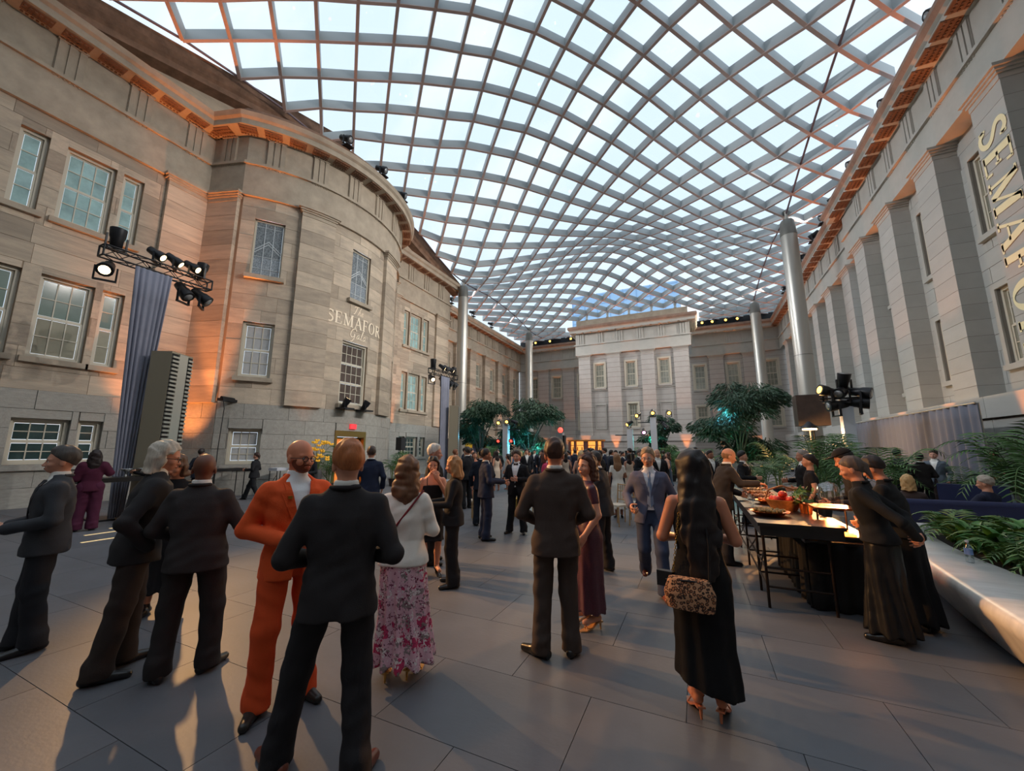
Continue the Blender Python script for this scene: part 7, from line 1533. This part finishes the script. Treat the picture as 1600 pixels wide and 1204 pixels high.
person((-12.0, 2.35), 60, 1.74, 'man in black holding a glass behind the profile man at the left', top=dict(c=(26, 26, 30)), bottom=dict(c=(22, 22, 25)), hair=('crop', (26, 22, 22)), skin_c=(104, 68, 52), seed=29, res=.014, pose=dict(elL=(-.26, .02, 1.12), wrL=(-.14, .26, 1.18)))
person((-9.2, 1.15), 120, 1.58, 'woman with long brown hair in strapless dress at the left picture edge', fem=True, top=dict(kind='bodice', bare_arms=True, neck=1.32), bottom=dict(kind='dress', c=(44, 28, 44), hem=.4, flare=1.0), hair=('long', (70, 48, 40), dict(length=.2)), skin_c=(200, 144, 118), seed=30, res=.014)
person((-14.9, 7.55), -40, 1.74, 'man in navy suit standing at the orange lit corner, from behind', top=dict(c=(30, 34, 44)), bottom=dict(c=(26, 28, 36)), hair=('short', (40, 30, 28)), skin_c=(190, 132, 106), seed=31, res=.015)
person((-14.0, 8.8), -118, 1.62, 'woman in black trouser suit walking left along the bow wall', fem=True, top=dict(kind='jacket', c=(24, 24, 27), shirt=False, cuffs=False), bottom=dict(c=(22, 22, 25)), hair=('bun', (60, 40, 34)), skin_c=(196, 140, 116), seed=32, res=.015, pose=dict(ankR=(.09, .32, .085), kneeR=(.1, .2, .5), ankL=(-.09, -.32, .10), kneeL=(-.1, -.08, .48), wrR=(.12, .28, 1.1), wrL=(-.12, .28, 1.1)))
seated((-14.0, 10.35), 140, 'man in a light blue shirt seated by the small white high table', False, (150, 168, 190), ('crop', (70, 54, 46)), 43, head=(0, 0, 0), res=.018)
r, hm, J = person((-10.6, 8.3), 165, 1.66, 'waiter in black carrying a round tray of wine glasses', top=dict(kind='shirt', c=(26, 26, 28)), bottom=dict(c=(24, 24, 26)), hair=('crop', (30, 24, 22)), skin_c=(190, 130, 100), seed=33, res=.014, pose=dict(elR=(.25, .04, 1.1), wrR=(.14, .30, 1.08), elL=(-.25, .04, 1.1), wrL=(-.14, .30, 1.08)))
a = R(165); c_ = Vector((-10.6, 8.3, 1.06))+Vector((math.sin(a), math.cos(a), 0))*.42
t = empty('round_tray', tuple(c_), label='round tray carried by the waiter in black', cat='tray'); MB().lathe([(0, 0), (.2, 0), (.21, .02), (.19, .015)], n=18).build('tray_disc', STEELM, t)
WINE = mat('white wine', rgb(226, 190, 70), .1, emit=(1, .7, .1), estr=.12)
for k in range(4):
    o = empty('wine_glass', (c_.x-.1+.07*k, c_.y-.05*(k % 2), c_.z+.02), label='glass of white wine on the round tray', cat='glass', group='wine glasses on the round tray'); MB().lathe([(.03, 0), (.004, .006), (.004, .07), (.035, .10), (.038, .16)], n=10).build('bowl', WATER, o); MB().lathe([(.0, .085), (.03, .10), (.034, .14), (0, .14)], n=10).build('wine', WINE, o)
# mid-distance guests one by one
MID = [  # loc, face, h, fem, top/bottom colour, hair kind, hair colour, label, dress
 ((-6.2, 6.3), -40, 1.78, 0, (30, 36, 54), 'short', (70, 52, 42), 'man in navy jacket behind the bald man in orange'),
 ((-6.3, 10.3), -70, 1.80, 0, (28, 28, 31), 'short', (66, 56, 50), 'tall man in black jacket between the orange door and the ginger man'),
 ((-8.6, 13.2), 40, 1.74, 0, (30, 34, 46), 'short', (120, 70, 44), 'man with reddish hair in navy jacket in front of the loudspeaker'),
 ((-7.7, 12.6), 10, 1.66, 1, (36, 30, 34), 'long', (196, 160, 112), 'blonde woman in dark dress left of the white-haired man'),
 ((-4.6, 8.2), -30, 1.74, 0, (26, 30, 40), 'short', (28, 24, 24), 'black-haired man in dark suit left of the navy suit'),
 ((-6.8, 11.6), 130, 1.66, 1, (190, 120, 96), 'long', (60, 40, 32), 'woman in a backless peach dress behind the tray woman'),
 ((-3.9, 10.6), 70, 1.64, 1, (206, 70, 104), 'bob', (110, 64, 48), 'woman in bright pink jacket behind the man in the bow tie'),
 ((-3.3, 12.2), -10, 1.70, 1, (150, 130, 116), 'long', (214, 180, 128), 'blonde woman in a silver dress right of the man in the bow tie'),
 ((-3.5, 14.6), 0, 1.78, 0, (26, 26, 30), 'short', (40, 30, 28), 'man in black suit from behind, beyond the blonde woman in silver'),
 ((-2.9, 13.0), -60, 1.72, 0, (28, 28, 30), 'crop', (36, 28, 26), 'man in black behind the tall man in brown'),
 ((-1.9, 10.6), -20, 1.62, 1, (220, 214, 204), 'long', (150, 110, 78), 'woman in a cream dress with wavy brown hair behind the charcoal suit'),
 ((-1.55, 12.6), 120, 1.76, 0, (28, 28, 31), 'crop', (110, 96, 88), 'man in tuxedo left of the walking man'),
 ((-1.0, 11.8), 160, 1.76, 0, (26, 26, 28), 'bald_fringe', (90, 70, 60), 'balding man in tuxedo just behind the walking man'),
 ((.05, 10.6), -10, 1.66, 1, (28, 36, 62), 'short', (44, 32, 30), 'woman in a navy cape dress between the walking man and the woman in black'),
 ((.35, 12.4), 150, 1.72, 0, (30, 30, 33), 'short', (40, 32, 30), 'man in dark suit beyond the navy cape'),
 ((1.0, 10.9), 110, 1.70, 0, (28, 28, 30), 'short', (24, 22, 22), 'cook in black behind the far end of the buffet'),
 ((1.75, 8.4), -80, 1.66, 1, (28, 26, 28), 'bun', (40, 30, 28), 'server in black behind the middle of the buffet'),
 ((1.9, 9.6), -90, 1.74, 0, (26, 26, 28), 'crop', (150, 140, 130), 'grey-haired cook in black behind the buffet'),
]
for k, (lc, fc, h_, fm, c, hk, hc, lab) in enumerate(MID):
    kw = dict(length=.22) if hk == 'long' else dict(length=.03) if hk == 'bob' else {}
    sk = [(206, 150, 122), (196, 138, 110), (150, 100, 76), (212, 160, 134)][k % 4]
    if fm: person(lc, fc, h_, lab, fem=True, top=dict(kind='bodice', short=(k % 2 == 0), bare_arms=(k % 2 == 1)), bottom=dict(kind='dress', c=c, hem=.25, flare=1.0), hair=(hk, hc, kw), skin_c=sk, seed=60+k, res=.016, shoe='heel', pose=dict(ankR=(.07, 0, .13), ankL=(-.07, 0, .13), wrR=(.12, .25, 1.1), elR=(.22, 0, 1.12)))
    else: person(lc, fc, h_, lab, top=dict(c=c, open=(.08, 1.1, .03)), bottom=dict(c=tuple(int(q*.9) for q in c)), hair=(hk, hc, kw), skin_c=sk, seed=60+k, res=.016, pose=dict(wrR=(.12, .25, 1.12), elR=(.26, 0, 1.12)) if k % 2 else {})
# distant crowd: a few figures copied with their parts
def copy_tree(o, parent=None, skip=()):
    c = o.copy(); COL.objects.link(c); c.parent = parent
    for ch in o.children:
        if ch.name.split('.')[0] not in skip: copy_tree(ch, c)
    return c
ARCH = []
CROWD = [((-7.0, 20.0), 150, 1.75, 0, (28, 28, 31), 'short', (50, 38, 32), (206, 150, 122), 'black suit'), ((-6.0, 21.0), -30, 1.76, 0, (32, 36, 50), 'short', (36, 28, 26), (190, 132, 104), 'navy suit seen from behind'), ((-5.2, 19.5), 60, 1.72, 0, (60, 60, 64), 'crop', (120, 110, 104), (150, 100, 78), 'grey suit'),
   ((-8.2, 18.5), 130, 1.64, 1, (150, 46, 60), 'long', (60, 40, 32), (212, 158, 132), 'red dress'), ((-9.0, 20.5), -20, 1.64, 1, (30, 28, 32), 'bob', (190, 150, 100), (208, 150, 124), 'black dress seen from behind'), ((-4.4, 20.8), 170, 1.66, 1, (196, 176, 156), 'long', (40, 30, 28), (180, 124, 98), 'pale dress'), ((-3.6, 18.8), 100, 1.64, 1, (60, 84, 110), 'curly', (70, 48, 38), (206, 150, 122), 'blue dress')]
for k, (lc, fc, h_, fm, c, hk, hc, sk, lab) in enumerate(CROWD):
    kw = dict(length=.2) if hk == 'long' else dict(length=.03) if hk == 'bob' else dict(length=.1) if hk == 'curly' else {}
    L = 'guest in %s in the crowd before the far wall' % lab
    if fm: r, _, _ = person(lc, fc, h_, L, fem=True, top=dict(kind='bodice', bare_arms=True), bottom=dict(kind='dress', c=c, hem=.3, flare=1.0), hair=(hk, hc, kw), skin_c=sk, seed=90+k, res=.022, detail=False, group='guests in the distant crowd')
    else: r, _, _ = person(lc, fc, h_, L, top=dict(c=c, open=(.08, 1.1, .03)), bottom=dict(c=c), hair=(hk, hc, kw), skin_c=sk, seed=90+k, res=.022, group='guests in the distant crowd')
    ARCH.append((r, lab))
rr = random.Random(5); placed = [(-7.0, 20.0), (-6.0, 21.0), (-5.2, 19.5), (-8.2, 18.5), (-9.0, 20.5), (-4.4, 20.8), (-3.6, 18.8)]
tries = 0
while len(placed) < 92 and tries < 4000:
    tries += 1
    y = 14.5+15*rr.random()**.9; x = rr.uniform(-.62*y, .03*y+.1)
    if any((x-a)**2+(y-b)**2 < .55 for a, b in placed) or x < -12.4 or (abs(x+10.9) < 1.1 and abs(y-22.5) < 1) or (x+13.6)**2+(y-24)**2 < 2 or (x+10.2)**2+(y-24.5)**2 < 2 or (abs(x+7) < 1.6 and y > 26.6) or (abs(y-25) < 1 and (abs(x+3.6) < 1 or abs(x+2.2) < 1.2)) or (abs(x+9.05) < 1 and abs(y-28) < 1) or abs(y-25.5) < .8 or (x+1.9)**2+(y-29.6)**2 < 2.5 or (x+1.6)**2+(y-26)**2 < 1 or (x+3.4)**2+(y-26.4)**2 < 1: continue
    src, lab = ARCH[rr.randrange(len(ARCH))] if rr.random() > .35 else ARCH[rr.randrange(3)]
    o = copy_tree(src, skip=('shoe', 'shirt_cuffs', 'collar')); o.location = (x, y, 0); o.rotation_euler = (0, 0, rr.uniform(0, 6.28)); s = rr.uniform(.93, 1.04); o.scale = tuple(q*s for q in src.scale)
    place = 'by the trees on the left' if x < -.42*y else ('in the middle of the distant crowd' if x < -.17*y else 'in the distant crowd behind the walking man')
    o['label'] = 'guest in %s %s' % (lab.replace(' seen from behind', ''), place); o['group'] = 'guests %s in %s' % (place, lab.replace(' seen from behind', ''))
    placed.append((x, y))
for (r, lab) in ARCH: r['label'] = 'guest in %s in the middle of the distant crowd' % lab.replace(' seen from behind', ''); r['group'] = 'guests in the middle of the distant crowd in %s' % lab.replace(' seen from behind', '')
